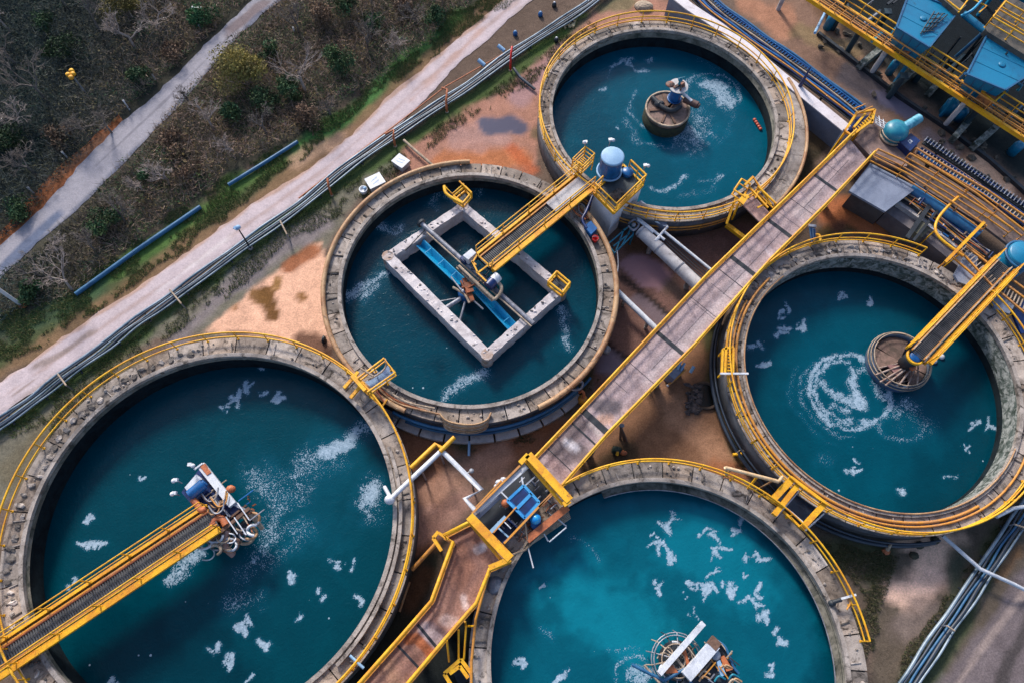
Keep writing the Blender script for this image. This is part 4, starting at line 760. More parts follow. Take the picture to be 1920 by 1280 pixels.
floodlight(1140, 282, zt, 1.1, 'white floodlight just behind the pale lid of the blue cylinder')
floodlight(1205, 326, zt, .9, 'white floodlight on the right corner of the tower railing')
floodlight(341, 905, 2.6, .8, 'white floodlight on the left side of the pump raft', -.1)
floodlight(336, 928, 2.6, .6, 'white floodlight nearest the bridge on the pump raft', -.1)
floodlight(366, 876, 2.6, .7, 'white floodlight at the top corner of the pump raft')
# ladder cage beside the tower
t = T('ladder_cage', 'small yellow ladder cage between the tower bridge and upper tank', 'ladder', tuple(P(1092, 320, RZ)))
m = MB()
cg = [P(*p, zt-.2) for p in ((1072, 312), (1095, 290), (1112, 303), (1090, 326))]
for z_ in (0, .45, .9):
    for k in range(4): m.tube([cg[k]+Vector((0, 0, z_)), cg[(k+1) % 4]+Vector((0, 0, z_))], .05, 6)
for k in range(4): m.tube([Vz(cg[k], RZ), cg[k]+Vector((0, 0, .9))], .05, 6)
m.build('cage', YEL, t)
m = MB()
for k in range(7): m.bar(cg[0].lerp(cg[3], .1)+(cg[1]-cg[0])*(.1+k*.12)+Vector((0, 0, .02)), cg[0].lerp(cg[3], .9)+(cg[1]-cg[0])*(.1+k*.12)+Vector((0, 0, .02)), .07, .05)
m.build('rung', YEL, t)
# blue cabinet and red bucket on the rim beside the tower
m = MB(); box_on(m, ((1095, 423), (1108, 414), (1120, 428), (1108, 440)), RZ, RZ+.5); o = m.build('blue_cabinet', BLUE); tag(o, 'blue box on the tank rim at the foot of the tower', 'cabinet')
t = T('red_bucket', 'bright red bucket on the tank rim just below the tower', 'bucket', tuple(P(1115, 452, RZ)))
c = P(1115, 452, RZ); MB().lathe(c, [(.001, .01), (.17, .01), (.24, .42), (.21, .42), (.15, .06), (.001, .06)], 16).build('body', RED, t); MB().tube([c+Vector((.24*math.cos(a), 0, .4+.22*math.sin(a))) for a in [i*PI/8 for i in range(9)]], .015, 5).build('handle', GREY, t)
o = MB().tube(smooth_path(at([(1112, 365), (1100, 395), (1092, 412), (1100, 428)], RZ+.8)), .1, 8).build('blue_hose', NAVY); tag(o, 'thick dark blue hose hanging down the left side of the tower', 'hose')
t = T('pipe_cluster', 'tangle of orange and pale pipes left of the tower foot', 'pipes', tuple(P(1085, 390, RZ)))
m = MB(); m.tube(smooth_path(at([(1070, 385), (1080, 400), (1098, 412)], RZ+.3)), .07, 8); m.tube(smooth_path(at([(1078, 378), (1090, 398), (1103, 410)], RZ+.2)), .05, 8); m.build('orange_pipe', COP, t)
m = MB(); m.tube(smooth_path(at([(1085, 380), (1096, 388), (1094, 402), (1086, 396), (1085, 382)], RZ+.4)), .05, 8); m.build('pale_pipe', GREY, t)
# teal bracket frame under the tower's right foot
t = T('steel_bracket', 'teal steel bracket frame at the right foot of the tower', 'frame', tuple(P(1165, 450, 1)))
m = MB()
for p, q in (((1140, 458), (1190, 415)), ((1190, 415), (1187, 440)), ((1187, 440), (1152, 475)), ((1152, 475), (1140, 458)), ((1155, 470), (1170, 430)), ((1165, 462), (1185, 425)), ((1150, 462), (1180, 438))): m.tube([P(*p, 1.4), P(*q, 1.4)], .06, 6)
for p in ((1140, 458), (1190, 415), (1187, 440), (1152, 475)): m.tube([P(*p, 1.4), Vz(P(*p, 1.4), 0)], .06, 6)
m.build('frame', TEAL, t)
m = MB(); m.tube(smooth_path(at([(1178, 420), (1190, 412), (1198, 422), (1188, 432), (1178, 424)], 1.7)), .09, 8); m.blob(P(1188, 422, 1.8), .18); m.build('valve', GREY, t)
# ducts from the tower to the causeway
t = T('white_duct', 'fat white duct sloping from the tower to under the long walkway', 'pipe', tuple(P(1250, 475, 0)))
MB().tube([P(1200, 432, 1.5), P(1320, 545, 1.5)], .46, 20).build('pipe', LIGHTC, t)
m = MB(); c0, c1 = P(1200, 432, 1.5), P(1320, 545, 1.5)
for f in (.02, .3, .62, .9): p = c0.lerp(c1, f); q = c0.lerp(c1, f+.015); m.tube([p, q], .5, 20)
m.build('flange', GREY, t)
for f in (.2, .8): p = c0.lerp(c1, f); MB().bar(Vz(p, 0), Vz(p, 1.1), .3, .3).build('support', CONC, t)
t = T('overhead_pipes', 'white pipe frame with thin parallel lines beside the fat white duct', 'pipes', tuple(P(1260, 450, 0)))
m = MB()
for k, (p, q) in enumerate((((1188, 402), (1246, 450)), ((1194, 398), (1252, 425)), ((1252, 425), (1228, 452)), ((1246, 435), (1332, 505)), ((1196, 412), (1225, 436)), ((1228, 452), (1236, 446)))): m.tube([P(*p, 1.9), P(*q, 1.9)], .1, 8)
m.build('white_pipe', WHT, t)
m = MB()
for k in range(4): m.tube([P(1232+k*4, 448-k*3, 1.7), P(1322+k*4, 528-k*3, 1.7)], .035, 6)
m.build('thin_line', DARK, t)
m = MB()
for p in ((1246, 435), (1330, 503), (1228, 452)): m.tube([P(*p, 1.9), Vz(P(*p, 1.9), 0)], .06, 6)
m.build('leg', GREY, t)
o = MB().prism([P(*p, 2.0) for p in ((1190, 382), (1202, 376), (1255, 412), (1246, 425))], 1.2, 2.0).build('dark_cover_box', SLATE); tag(o, 'flat dark cover box between the tower foot and the upper tank', 'cover')
t = T('white_pipe', 'white pipe crossing the puddled yard from tank rim to long walkway', 'pipe', tuple(P(1190, 580, 0)))
MB().tube([P(1152, 541, 1.1), P(1232, 618, 1.1)], .2, 14).build('pipe', WHT, t)
for f in (.25, .8): p = P(1152, 541, 1.1).lerp(P(1232, 618, 1.1), f); MB().bar(Vz(p, 0), Vz(p, .95), .2, .2).build('support', CONC, t)
o = MB().tube(smooth_path(at([(1157, 470), (1159, 500), (1152, 540)], 1.5)), .05, 8).build('thin_riser_pipe', GREY); tag(o, 'thin grey pipe hugging the outer wall of the rectangle tank', 'pipe')
# ------------------------------------------------------------------ concrete rectangle in the middle tank
zf = 2.15; wz = .95
cW, cN, cE, cS = P(727, 480, zf), P(868, 386, zf), P(1053, 540, zf), P(913, 664, zf)
t = T('baffle_frame', 'concrete rectangle frame standing in the water of the middle tank', 'frame', tuple(Vz(cW.lerp(cE, .5), wz)))
for i, (p, q) in enumerate(((cW, cN), (cN, cE), (cE, cS), (cS, cW))):
    m = MB(); d = (q-p).normalized(); L = (q-p).length; k = 26
    nn = Vector((-d.y, d.x, 0)); wd = .3 if i != 3 else .36; rnd = random.Random(i)
    vs = []; 
    for j in range(k+1):
        c = p+d*(-wd*.9+(L+wd*1.8)*j/k if False else L*j/k); lo = wz-.25+rnd.uniform(-.04, .28)*(1 if 2 < j < k-2 else 0)
        hi = zf+rnd.uniform(-.025, .02)+i*.004
        ww = wd+rnd.uniform(-.02, .02)
        vs += [c-nn*ww+Vector((0, 0, lo-zf)), c-nn*ww+Vector((0, 0, hi-zf)), c+nn*ww+Vector((0, 0, hi-zf)), c+nn*ww+Vector((0, 0, lo-zf))]
    fs = [(a*4+b, a*4+(b+1) % 4, a*4+4+(b+1) % 4, a*4+4+b) for a in range(k) for b in range(4)]
    m.add(vs, fs).add(vs[:4], [(3, 2, 1, 0)]).add(vs[-4:], [(0, 1, 2, 3)])
    for j in range(26):
        c = p.lerp(q, rnd.random())+nn*rnd.uniform(-wd, wd)*.8; m.blob(c+Vector((0, 0, .02)), rnd.uniform(.04, .14), rnd.uniform(.04, .1), .05, 5, 3, .3, col=rnd.choice((.25, .4, 1.2, 1.3)))
    m.build('beam', M('frame_concrete', S(226, 218, 220), S(182, 172, 174), sc1=1., lo=.4, hi=.65, rough=.85, bump=.6, stain=S(56, 52, 56), ss=1.2, slo=.62, shi=.72, attr=True), t)
for p in (cW, cN, cE, cS): MB().prism([(p.x+.42*math.cos(a), p.y+.42*math.sin(a)) for a in [i*PI/5 for i in range(10)]], wz-.5, zf+.03).build('corner_post', M('stained_corner', S(206, 194, 192), S(170, 140, 120), sc1=1.4, rough=.85, bump=.6), t)
t = T('grey_cross_pipe', 'long grey pipe with a round end flange laid across the rectangle frame', 'pipe', tuple(P(895, 510, zf)))
MB().tube([P(790, 419, zf+.25), P(1000, 607, zf+.2)], .17, 14).build('pipe', GREY, t)
q = P(790, 419, zf+.25); dv = (P(1000, 607, zf+.2)-q).normalized(); MB().tube([q-dv*.1, q+dv*.06], .34, 20).build('flange', DARK, t)
for k, (p, q) in enumerate((((788, 458), (866, 532)), ((890, 538), (964, 618)))):
    lab = ('upper cyan trough running from frame beam to the central hub', 'lower cyan trough running from the central hub to the frame corner')[k]
    a_, b_ = P(*p, 1.75), P(*q, 1.75); d = (b_-a_).normalized(); nn = Vector((-d.y, d.x, 0))
    m = MB(); pr = [(-.38, .22), (-.30, .24), (0, -.12), (.30, .24), (.38, .22), (.34, .0), (0, -.3), (-.34, .0)]
    vs = [c+nn*u+Vector((0, 0, v)) for c in (a_, b_) for u, v in pr]; m.add(vs, [(i, (i+1) % 8, (i+1) % 8+8, i+8) for i in range(8)]); m.add(vs[:8], [tuple(range(8))]); m.add(vs[8:], [tuple(range(8))[::-1]])
    for f in (.2, .5, .8): c = a_.lerp(b_, f); m.bar(c-nn*.34+Vector((0, 0, .2)), c+nn*.34+Vector((0, 0, .2)), .05, .04)
    o = m.build('cyan_trough', CYAN); tag(o, lab, 'trough', 'cyan troughs inside the rectangle frame')
t = T('scum_drive', 'orange and blue drive hub with struts between the cyan troughs', 'machine', tuple(P(874, 545, wz)))
MB().lathe(P(872, 555, wz), [(.001, -.3), (.5, -.3), (.5, .5), (.38, .7), (.001, .7)], 20).build('drum', BLUE, t)
m = MB(); m.bar(P(870, 522, 2.3), P(886, 565, 2.3), .3, .16); m.bar(P(876, 530, 2.4), P(882, 548, 2.5), .5, .1); m.bar(P(864, 528, 2.2), P(878, 556, 2.2), .12, .3); m.build('bracket', RUST, t)
m = MB(); m.tube(smooth_path(at([(849, 539), (860, 545), (873, 555), (880, 568)], 2.2)), .09, 8); m.build('curved_bar', STONE, t)
for p, q, r_ in (((864, 558), (816, 567), .05), ((864, 560), (832, 580), .16), ((872, 566), (860, 610), .08)): MB().tube([P(*p, 1.8), P(*q, 1.5)], r_, 10).build('strut', GREY, t)
for p, q, r_, mt in (((800, 436, 2.5), (996, 612, 2.45), .06, STONE), ((856, 498, 2.8), (880, 520, 2.8), .05, DARK), ((760, 470, 2.3), (800, 428, 2.3), .04, DARK), ((868, 548, 2.4), (846, 520, 2.3), .06, GREY), ((884, 560, 2.3), (906, 580, 2.1), .06, GREY), ((878, 540, 2.5), (900, 528, 2.7), .06, RUST), ((866, 540, 2.4), (884, 536, 2.4), .1, RUST)): MB().tube([P(*p), P(*q)], r_, 8).build('brace', mt, t)
MB().tube([P(860, 499, 2.75), P(927, 562, 2.75)], .12, 8).bar(P(858, 500, 2.55), P(925, 563, 2.55), .3, .1).build('boom', STONE, t)
MB().tube(smooth_path([P(927, 562, 2.7), P(938, 550, 2.75), P(940, 538, 2.8), P(934, 530, 2.8)]), .12, 8).build('boom_end', STONE, t)
t = T('bridge_end_gear', 'blue and white motors in a yellow frame at the end of the tower bridge', 'machine', tuple(P(905, 515, wz)))
m = MB(); c = P(884, 476, 3.2); m.prism([P(*p, 3.4) for p in ((868, 479), (884, 466), (893, 474), (878, 487))], 2.7, 3.4); m.build('white_cabinet', WHT, t)
m = MB(); a_ = P(918, 534, 3.0); b_ = P(934, 518, 3.0); m.tube([a_, a_.lerp(b_, .5), b_], .34, 16); m.build('motor', WHT, t)
m = MB(); m.tube([a_-(b_-a_)*.2, a_.lerp(b_, .45)], .36, 16); m.prism([P(*p, 2.9) for p in ((862, 484), (876, 474), (884, 484), (871, 492))], 2.5, 2.95); m.build('blue_casing', NAVY, t)
m = MB(); rnd = random.Random(9)
for k in range(26): p = (rnd.uniform(880, 935), 0); y = 470+(p[0]-880)*1.1+rnd.uniform(-2, 28); m.bar(P(p[0], y, rnd.uniform(2.4, 2.9)), P(p[0]+rnd.uniform(-9, 9), y+rnd.uniform(-9, 9), rnd.uniform(2.4, 2.9)), .07, .07, col=rnd.choice((.6, 1., 3.)))
m.build('small_steelwork', DARK, t)
m = MB()
for p, q in (((886, 492), (895, 478)), ((895, 478), (920, 500)), ((886, 492), (896, 512)), ((896, 512), (925, 490)), ((893, 510), (912, 528)), ((884, 490), (893, 497))): m.bar(P(*p, 3.3), P(*q, 3.3), .1, .1)
m.build('yellow_frame', YEL, t)
def basket(label, pts, z, curved=False):
    q = [P(*p, z) for p in pts]; t = T('service_basket', label, 'basket', tuple(sum(q, Vector())/len(q)-Vector((0, 0, .6))), 'yellow service baskets on the rectangle frame')
    m = MB()
    for zz in (0, -.55):
        for a_, b_ in zip(q, q[1:]+q[:1]): m.tube([a_+Vector((0, 0, zz)), b_+Vector((0, 0, zz))], .085, 8)
    for a_ in q: m.tube([a_, a_-Vector((0, 0, .55))], .07, 6)
    m.build('cage', YEL, t); m = MB(); m.prism([p.lerp(sum(q, Vector())/len(q), .12) for p in q], z-.62, z-.56); m.bar(q[0].lerp(q[1], .5)-Vector((0, 0, .2)), q[2].lerp(q[3], .5)-Vector((0, 0, .2)), .05, .05, col=3.); m.build('floor', DARK, t); return t
basket('yellow basket on the right corner of the concrete rectangle', [(1028, 528), (1044, 509), (1069, 530), (1055, 549)], 2.75)
tb = basket('yellow basket with curved arm on the top corner of the concrete rectangle', [(850, 368), (872, 350), (884, 362), (868, 381)], 2.7)
MB().tube(smooth_path(at([(833, 349), (836, 362), (850, 373), (868, 382)], 2.8)), .12, 8).tube(at([(834, 350), (848, 364), (870, 345)], 2.8), .06, 6).tube(at([(861, 340), (884, 362)], 2.9), .07, 6).build('arm', YEL, tb)
# ------------------------------------------------------------------ islands and machines in the tanks
rnd = random.Random(21)
t = T('round_pier', 'round concrete pier in the top tank with brown mechanism on it', 'pier', tuple(P(1252, 222, 1.0)))
c = P(1252, 205, 1.75); c0 = Vz(c, .5)
MB().lathe(c0, [(.001, -1), (1.72, -1), (1.74, 1.2), (1.62, 1.24), (.001, 1.25)], 44, smooth=False).build('drum', M('pier_concrete', S(150, 122, 112), S(108, 92, 84), sc1=1.2, rough=.85, bump=.6, stain=S(46, 50, 40), ss=1.5, slo=.55, shi=.65), t)
MB().lathe(c0, [(1.66, 1.22), (1.8, 1.22), (1.8, 1.34), (1.66, 1.34)], 44, close=True).build('rim', STONE, t)
MB().lathe(c0, [(1.745, -.7), (1.8, -.7), (1.8, 1.0), (1.745, 1.0)], 44, close=True).build('skirt', M('algae_skirt', S(58, 62, 40), S(30, 38, 34), sc1=3, rough=.9, bump=.8), t)
m = MB(); m.tube(smooth_path(at([(1222, 182), (1232, 192), (1246, 204), (1262, 208), (1276, 200)], 2.0)), .2, 8); m.blob(P(1236, 195, 2.0), .42, .32, .25, 9, 6, .15); m.build('dark_pipe', DARK, t)
m = MB()
for k in range(7): a = rnd.uniform(0, 2*PI); m.bar((c.x, c.y, 1.8), (c.x+1.5*math.cos(a), c.y+1.5*math.sin(a), 1.8), rnd.uniform(.05, .3), .08, col=rnd.choice((.7, 1., 1.2)))
m.build('radial_plate', BROWN, t)
m = MB(); a_, b_ = P(1283, 186, 2.3), P(1308, 198, 2.4); m.tube([a_, b_], .28, 14); m.tube([b_, b_+(b_-a_)*.12], .2, 12); m.build('drive_motor', M('brown_motor', S(96, 66, 60), S(70, 52, 50), rough=.5), t)
MB().bar(P(1279, 174, 2.6), P(1297, 190, 2.6), .2, .12).build('white_arm', WHT, t)
t = T('blue_column', 'blue column rising from the round pier with a cluttered brown top plate', 'column', tuple(P(1264, 186, 1.78)))
cb = P(1264, 186, 1.78); MB().lathe(cb, [(.001, 0), (.46, 0), (.46, 1.35), (.001, 1.35)], 26, smooth=False).lathe(cb, [(.46, .0), (.58, 0), (.58, .1), (.46, .1)], 26, close=True).build('shaft', BLUE, t)
ct = cb+Vector((0, 0, 1.35)); MB().lathe(ct, [(.001, 0), (.72, 0), (.76, .1), (.001, .12)], 24, smooth=False).build('top_plate', LIGHTC, t)
m = MB(); m.blob(ct+Vector((-.65, .1, .1)), .38, .34, .1, 12, 6); m.bar(ct+Vector((-.4, -.3, .2)), ct+Vector((.4, .3, .2)), .2, .12); m.bar(ct+Vector((.1, -.5, .2)), ct+Vector((.2, .4, .25)), .14, .2); m.blob(ct+Vector((.3, 0, .25)), .2, .2, .2, 8, 5, .2); m.build('mechanism', M('brown_mechanism', S(150, 96, 78), S(60, 50, 52), sc1=3, lo=.45, hi=.55, rough=.6), t)
MB().tube([ct+Vector((0, 0, .1)), ct+Vector((0, .05, .9))], .12, 8, r2=.06).tube([ct+Vector((-.25, 0, .85)), ct+Vector((.3, .1, .95))], .03, 6).blob(ct+Vector((0, .05, .7)), .2, .2, .15, 8, 5).build('mast', TEAL, t)
m = MB(); a_, b_ = P(1415, 225, .58), P(1426, 242, .58)
for k in range(5): m.blob(a_.lerp(b_, k/4), .15, .15, .12, 10, 6)
o = m.build('orange_float', M('orange_red_plastic', S(210, 92, 66), rough=.5)); tag(o, 'small orange-red float string on the water of the top tank', 'float')
# right tank: spoked round platform
zc = .95; c = P(1689, 675, zc); t = T('spoked_platform', 'round brown platform with spokes at the end of the right tank bridge', 'platform', tuple(Vz(c, .3)))
Rp = 2.02; MB().lathe(Vz(c, 0), [(Rp-.14, -.8), (Rp, -.8), (Rp, zc), (Rp-.14, zc)], 44, close=True).build('shell', M('platform_shell', S(60, 92, 130), S(84, 96, 106), sc1=1, rough=.6), t)
m = MB()
for r_, z_ in ((Rp+.02, zc+.02), (Rp-.12, zc+.2), (Rp+.1, zc-.25)): m.lathe(Vz(c, 0), [(r_, z_), (r_+.06, z_), (r_+.06, z_+.06), (r_, z_+.06)], 44, close=True)
m.build('hoop', STONE, t)
MB().lathe(Vz(c, 0), [(.001, .4), (Rp-.15, .4), (Rp-.15, .45), (.001, .45)], 44, smooth=False).build('floor', DARK, t)
m = MB()
for a0, a1, cc, z_ in ((150, 205, 1.25, .8), (60, 145, .8, .74), (285, 330, 1.2, .8), (332, 372, 1.3, .84), (225, 245, .9, .7), (255, 275, .8, .72)):
    m.prism([(c.x, c.y)]+[(c.x+(Rp-.2)*math.cos(math.radians(a0+(a1-a0)*k/6)), c.y+(Rp-.2)*math.sin(math.radians(a0+(a1-a0)*k/6))) for k in range(7)], z_-.1, z_, col=(cc, cc*.95, cc*.9))
m.build('wedge_plate', M('wedge_brown', S(136, 112, 104), S(96, 82, 74), sc1=2, rough=.85, bump=.5, attr=True), t)
m = MB(); hub = P(1722, 672, 1.5)
for px, py in ((1640, 703), (1650, 716), (1660, 722), (1685, 722), (1700, 728), (1720, 722), (1645, 690)): m.tube([hub, P(px, py, zc+.1)], rnd.choice((.05, .07, .1)), 6, col=rnd.choice((.8, 1., 1.2)))
for k in range(10): m.tube([P(rnd.uniform(1665, 1720), rnd.uniform(680, 720), zc), P(rnd.uniform(1665, 1720), rnd.uniform(680, 720), zc+.1)], .03, 5)
m.build('spoke', M('spoke_steel', S(170, 150, 140), S(120, 84, 70), sc1=2, rough=.6), t)
MB().prism([P(*p, 1.25) for p in ((1664, 684), (1690, 680), (1706, 672), (1716, 688), (1694, 694), (1680, 702))], 1.1, 1.25).build('star_plate', M('pink_brown_plate', S(158, 116, 112), rough=.7), t)
t2 = T('drive_head', 'navy capped drive head ringed in yellow where bridge meets spoked platform', 'machine', tuple(P(1717, 672, 1.2)))
c = P(1717, 668, 2.6); MB().lathe(c, [(.001, -1.3), (.5, -1.3), (.5, -.1), (.001, -.1)], 20).build('body', DARK, t2); MB().blob(c, .42, .42, .16, 18, 8).build('cap', BLUE, t2)
MB().lathe(c, [(.46, -.12), (.6, -.12), (.6, .05), (.46, .05)], 22, close=True).build('ring', YEL, t2); MB().blob(P(1711, 689, 1.8), .22, .22, .2).build('orange_cap', COP, t2)
for k, (px, py) in enumerate(((1751, 676), (1765, 668))): o = MB().blob(P(px, py, .08), .24, .22, .16, 12, 7).build('white_buoy', WHT); tag(o, ('white buoy nearest the spoked platform in the right tank', 'white buoy farther right, beside the yellow girder of the right tank bridge')[k], 'buoy', 'white buoys by the spoked platform')
t = T('blue_drum', 'teal blue domed drum at the right edge above the right tank', 'tank', tuple(P(1902, 490, .5)))
c = P(1906, 486, 2.5); MB().lathe(Vz(c, 0), [(1.0, 0), (1.0, 3.25), (.9, 3.34), (.001, 3.42)], 36).build('body', HOPB, t); MB().lathe(Vz(c, 0), [(1.02, 3.0), (1.2, 3.0), (1.2, 3.12), (1.02, 3.12)], 36, close=True).build('hoop', MBLUE, t)
# left tank: pump raft
zr = 2.3; t = T('pump_raft', 'cluttered machine platform with blue motor at the centre of the largest tank', 'machine', tuple(Vz(P(405, 940, 1.2), 1.2)))
MB().prism([P(*p, zr) for p in ((380, 870), (340, 922), (398, 992), (466, 955), (438, 940), (400, 892))], zr-.35, zr).build('deck', NAVY, t)
MB().bar(P(378, 872, zr+.3), P(437, 946, zr+.3), .46, .3).bar(P(380, 868, zr+.48), P(364, 880, zr+.48), .1, .1).build('white_channel', WHT, t)
MB().prism([P(*p, zr+.35) for p in ((346, 913), (368, 888), (379, 897), (353, 922))], zr, zr+.35).build('white_cover', WHT, t)
MB().prism([P(*p, zr+.5) for p in ((374, 873), (384, 868), (396, 885), (388, 890))], zr+.35, zr+.5).build('pink_plate', COP, t)
a_, b_ = P(356, 928, zr+.6), P(382, 906, zr+.6); MB().tube([a_, a_.lerp(b_, .5), b_], .34, 18).tube([b_, b_+(b_-a_)*.12], .22, 14).build('motor', BLUE, t)
m = MB(); m.tube(smooth_path(at([(362, 936), (370, 946), (378, 956), (388, 952)], zr+.5)), .2, 10); m.build('orange_hose', COP, t); m = MB(); m.blob(P(433, 916, zr+.2), .3, .25, .2, 8, 5); m.build('orange_cap', COP, t); m = MB(); m.tube(smooth_path(at([(396, 992), (404, 974), (416, 972), (424, 984)], zr+.3)), .22, 10); m.build('orange_hose', COP, t)
for k in range(9):
    x0, y0 = rnd.uniform(372, 400), rnd.uniform(920, 950); m = MB(); m.tube(smooth_path(at([(x0, y0), (x0+12, y0+14), (x0+26, y0+8), (x0+30, y0-12)], zr+.35+k*.04)), .045, 6); m.build('hose', rnd.choice((TAN, GREY, STONE, ORG)), t)
MB().bar(P(396, 1012, zr+.25), P(468, 952, zr+.25), .2, .2).bar(P(392, 1002, zr+.1), P(462, 946, zr+.1), .12, .14).build('brown_beam', BROWN, t)
MB().bar(P(352, 918, zr+.1), P(398, 985, zr+.1), .1, .12).bar(P(437, 944, zr+.2), P(466, 958, zr+.2), .14, .14).bar(P(402, 935, zr+.2), P(432, 968, zr+.2), .1, .1).build('pale_beam', GREY, t)
MB().tube([P(466, 957, zr), P(492, 991, 1.4)], .2, 12, r2=.13).build('leg_pipe', STONE, t)
MB().tube(smooth_path([P(427, 992, zr), P(422, 1012, 2.0), P(427, 1030, 1.7), P(438, 1040, 1.4)]), .19, 10).build('curved_outlet', M('pink_pipe', S(190, 152, 142), S(150, 110, 100), rough=.6), t)
for k in range(34):
    x0, y0 = rnd.uniform(378, 478), 0; y0 = 1016-(x0-378)*.42+rnd.uniform(-8, 28); r_ = rnd.uniform(7, 19); a0 = rnd.uniform(0, 360); z_ = rnd.uniform(1.7, 2.6)
    m = MB(); m.tube(smooth_path([P(x0+r_*math.cos(math.radians(a0+s)), y0+r_*.8*math.sin(math.radians(a0+s)), z_+.1*math.sin(s)) for s in range(0, 230, 40)], 3), rnd.choice((.04, .06, .085)), 6); m.build('cable_loop', rnd.choice((STONE, GREY, TAN, WHT, BROWN)), t)
MB().bar(P(436, 1002, 1.9), P(470, 975, 1.9), .5, .3).build('lower_casing', DARK, t)
for k in range(16):
    u_ = rnd.uniform(0, 1); a_ = P(385+85*u_+rnd.uniform(-6, 6), 925+30*u_+rnd.uniform(-12, 34), zr+rnd.uniform(.05, .5)); MB().bar(a_, a_+Vector(rnd.choice(((.9, -.95, 0), (.75, .7, 0), (.4, -.45, .1), (.5, .45, 0)))), .06, .06).build('lattice_bar', rnd.choice((GREY, STONE, WHT, COP, BLUE)), t)
m = MB()
for k in range(22): x0 = rnd.uniform(395, 480); y0 = 985-(x0-395)*.45+rnd.uniform(-26, 20); m.bar(P(x0, y0, zr+rnd.uniform(0, .3)), P(x0+rnd.uniform(-9, 9), y0+rnd.uniform(-8, 8), zr+rnd.uniform(0, .3)), .08, .08)
m.build('bracket_scrap', RUST, t)['kind'] = 'stuff'
# bottom tank: aerator machine
z5 = 2.4; t = T('aerator_machine', 'tangled machine with white booms standing in the bottom tank', 'machine', tuple(P(1300, 1260, 1.5)))
MB().bar(P(1319, 1167, z5+.3), P(1236, 1262, z5+.3), .3, .22).build('white_boom', WHT, t)
MB().bar(P(1340, 1206, z5+.4), P(1286, 1268, z5+.4), .62, .35).build('white_duct', WHT, t)
MB().bar(P(1344, 1198, z5+.45), P(1333, 1212, z5+.45), .6, .3).build('rusty_duct_end', BROWN, t)
MB().prism([P(*p, z5) for p in ((1342, 1200), (1368, 1222), (1384, 1262), (1370, 1290), (1300, 1320), (1270, 1290))], z5-.4, z5).build('dark_base', DARK, t)
MB().tube(smooth_path(at([(1342, 1199), (1358, 1210), (1368, 1230), (1376, 1250), (1385, 1262)], z5+.2)), .08, 8).build('rim_bar', MBLUE, t)
MB().prism([P(*p, z5+.25) for p in ((1350, 1232), (1358, 1228), (1374, 1254), (1362, 1258))], z5, z5+.25).build('pink_panel', COP, t)
MB().prism([P(*p, z5+.3) for p in ((1344, 1240), (1350, 1236), (1362, 1264), (1352, 1268))], z5, z5+.3).build('pale_panel', LBLUE, t)
MB().prism([P(*p, z5+.1) for p in ((1248, 1242), (1262, 1246), (1272, 1260), (1250, 1262))], z5-.2, z5+.1).build('orange_panel', COP, t)
MB().lathe(P(1270, 1238, 1.2), [(.001, 0), (1.1, 0), (1.1, .15), (.001, .2)], 26, smooth=False).build('dark_disc', DARK, t)
for rr_, zz_ in ((1.45, 2.1), (1.3, 2.3), (.85, 2.35), (.4, 2.4)): c_ = P(1270, 1238, zz_); MB().lathe(c_, [(rr_, 0), (rr_+.06, 0), (rr_+.06, .06), (rr_, .06)], 34, close=True).build('hoop', GREY if rr_ > 1 else STONE, t)
for k in range(14): a = 2*PI*k/14; c_ = P(1270, 1238, 2.25); MB().tube([c_+Vector((.3*math.cos(a), .3*math.sin(a), .1)), c_+Vector((1.45*math.cos(a+.2), 1.45*math.sin(a+.2), 0)), c_+Vector((1.6*math.cos(a+.2), 1.6*math.sin(a+.2), -1.0))], .035, 6).build('cage_bar', rnd.choice((GREY, STONE, DARK)), t)
for k in range(18): a_ = P(rnd.uniform(1300, 1375), rnd.uniform(1215, 1278), z5+rnd.uniform(.05, .4)); MB().bar(a_, a_+Vector(rnd.choice(((.8, .85, 0), (-.5, .6, .1), (.6, -.4, 0), (.3, .4, .2)))), .06, .06).build('lattice_bar', rnd.choice((GREY, BLUE, STONE, ORG, DARK)), t)
for k in range(17):
    a = rnd.uniform(0, 2*PI); x0, y0 = 1270+26*math.cos(a), 1240+24*math.sin(a); r_ = rnd.uniform(7, 15); z_ = rnd.uniform(1.8, 2.4)
    m = MB(); m.tube(smooth_path([P(x0+r_*math.cos(math.radians(a*57+s)), y0+r_*math.sin(math.radians(a*57+s)), z_) for s in range(0, 270, 40)], 3), rnd.choice((.04, .05, .07)), 6); m.build('cable_loop', rnd.choice((GREY, STONE, DARK, WHT)), t)
for p, q, r_, mt in (((1185, 1245), (1245, 1275), .1, MBLUE), ((1245, 1275), (1285, 1252), .1, MBLUE), ((1285, 1252), (1300, 1290), .1, MBLUE), ((1208, 1246), (1245, 1290), .07, STONE), ((1290, 1275), (1320, 1255), .06, ORG), ((1280, 1212), (1292, 1250), .12, COP), ((1262, 1225), (1285, 1255), .08, STONE), ((1310, 1268), (1345, 1225), .05, STONE)): MB().tube([P(*p, z5), P(*q, z5)], r_, 8).build('tube', mt, t)
for k in range(8): x0, y0 = rnd.uniform(1305, 1372), rnd.uniform(1255, 1285); MB().tube(smooth_path([P(x0, y0, z5+.2), P(x0+8, y0-10, z5+.3), P(x0+20, y0-4, z5+.2)], 3), .06, 6).build('hose', rnd.choice((TEAL, TAN, STONE)), t)
MB().blob(P(1342, 1227, z5+.3), .3, .3, .1, 14, 5).build('round_fitting', GREY, t)
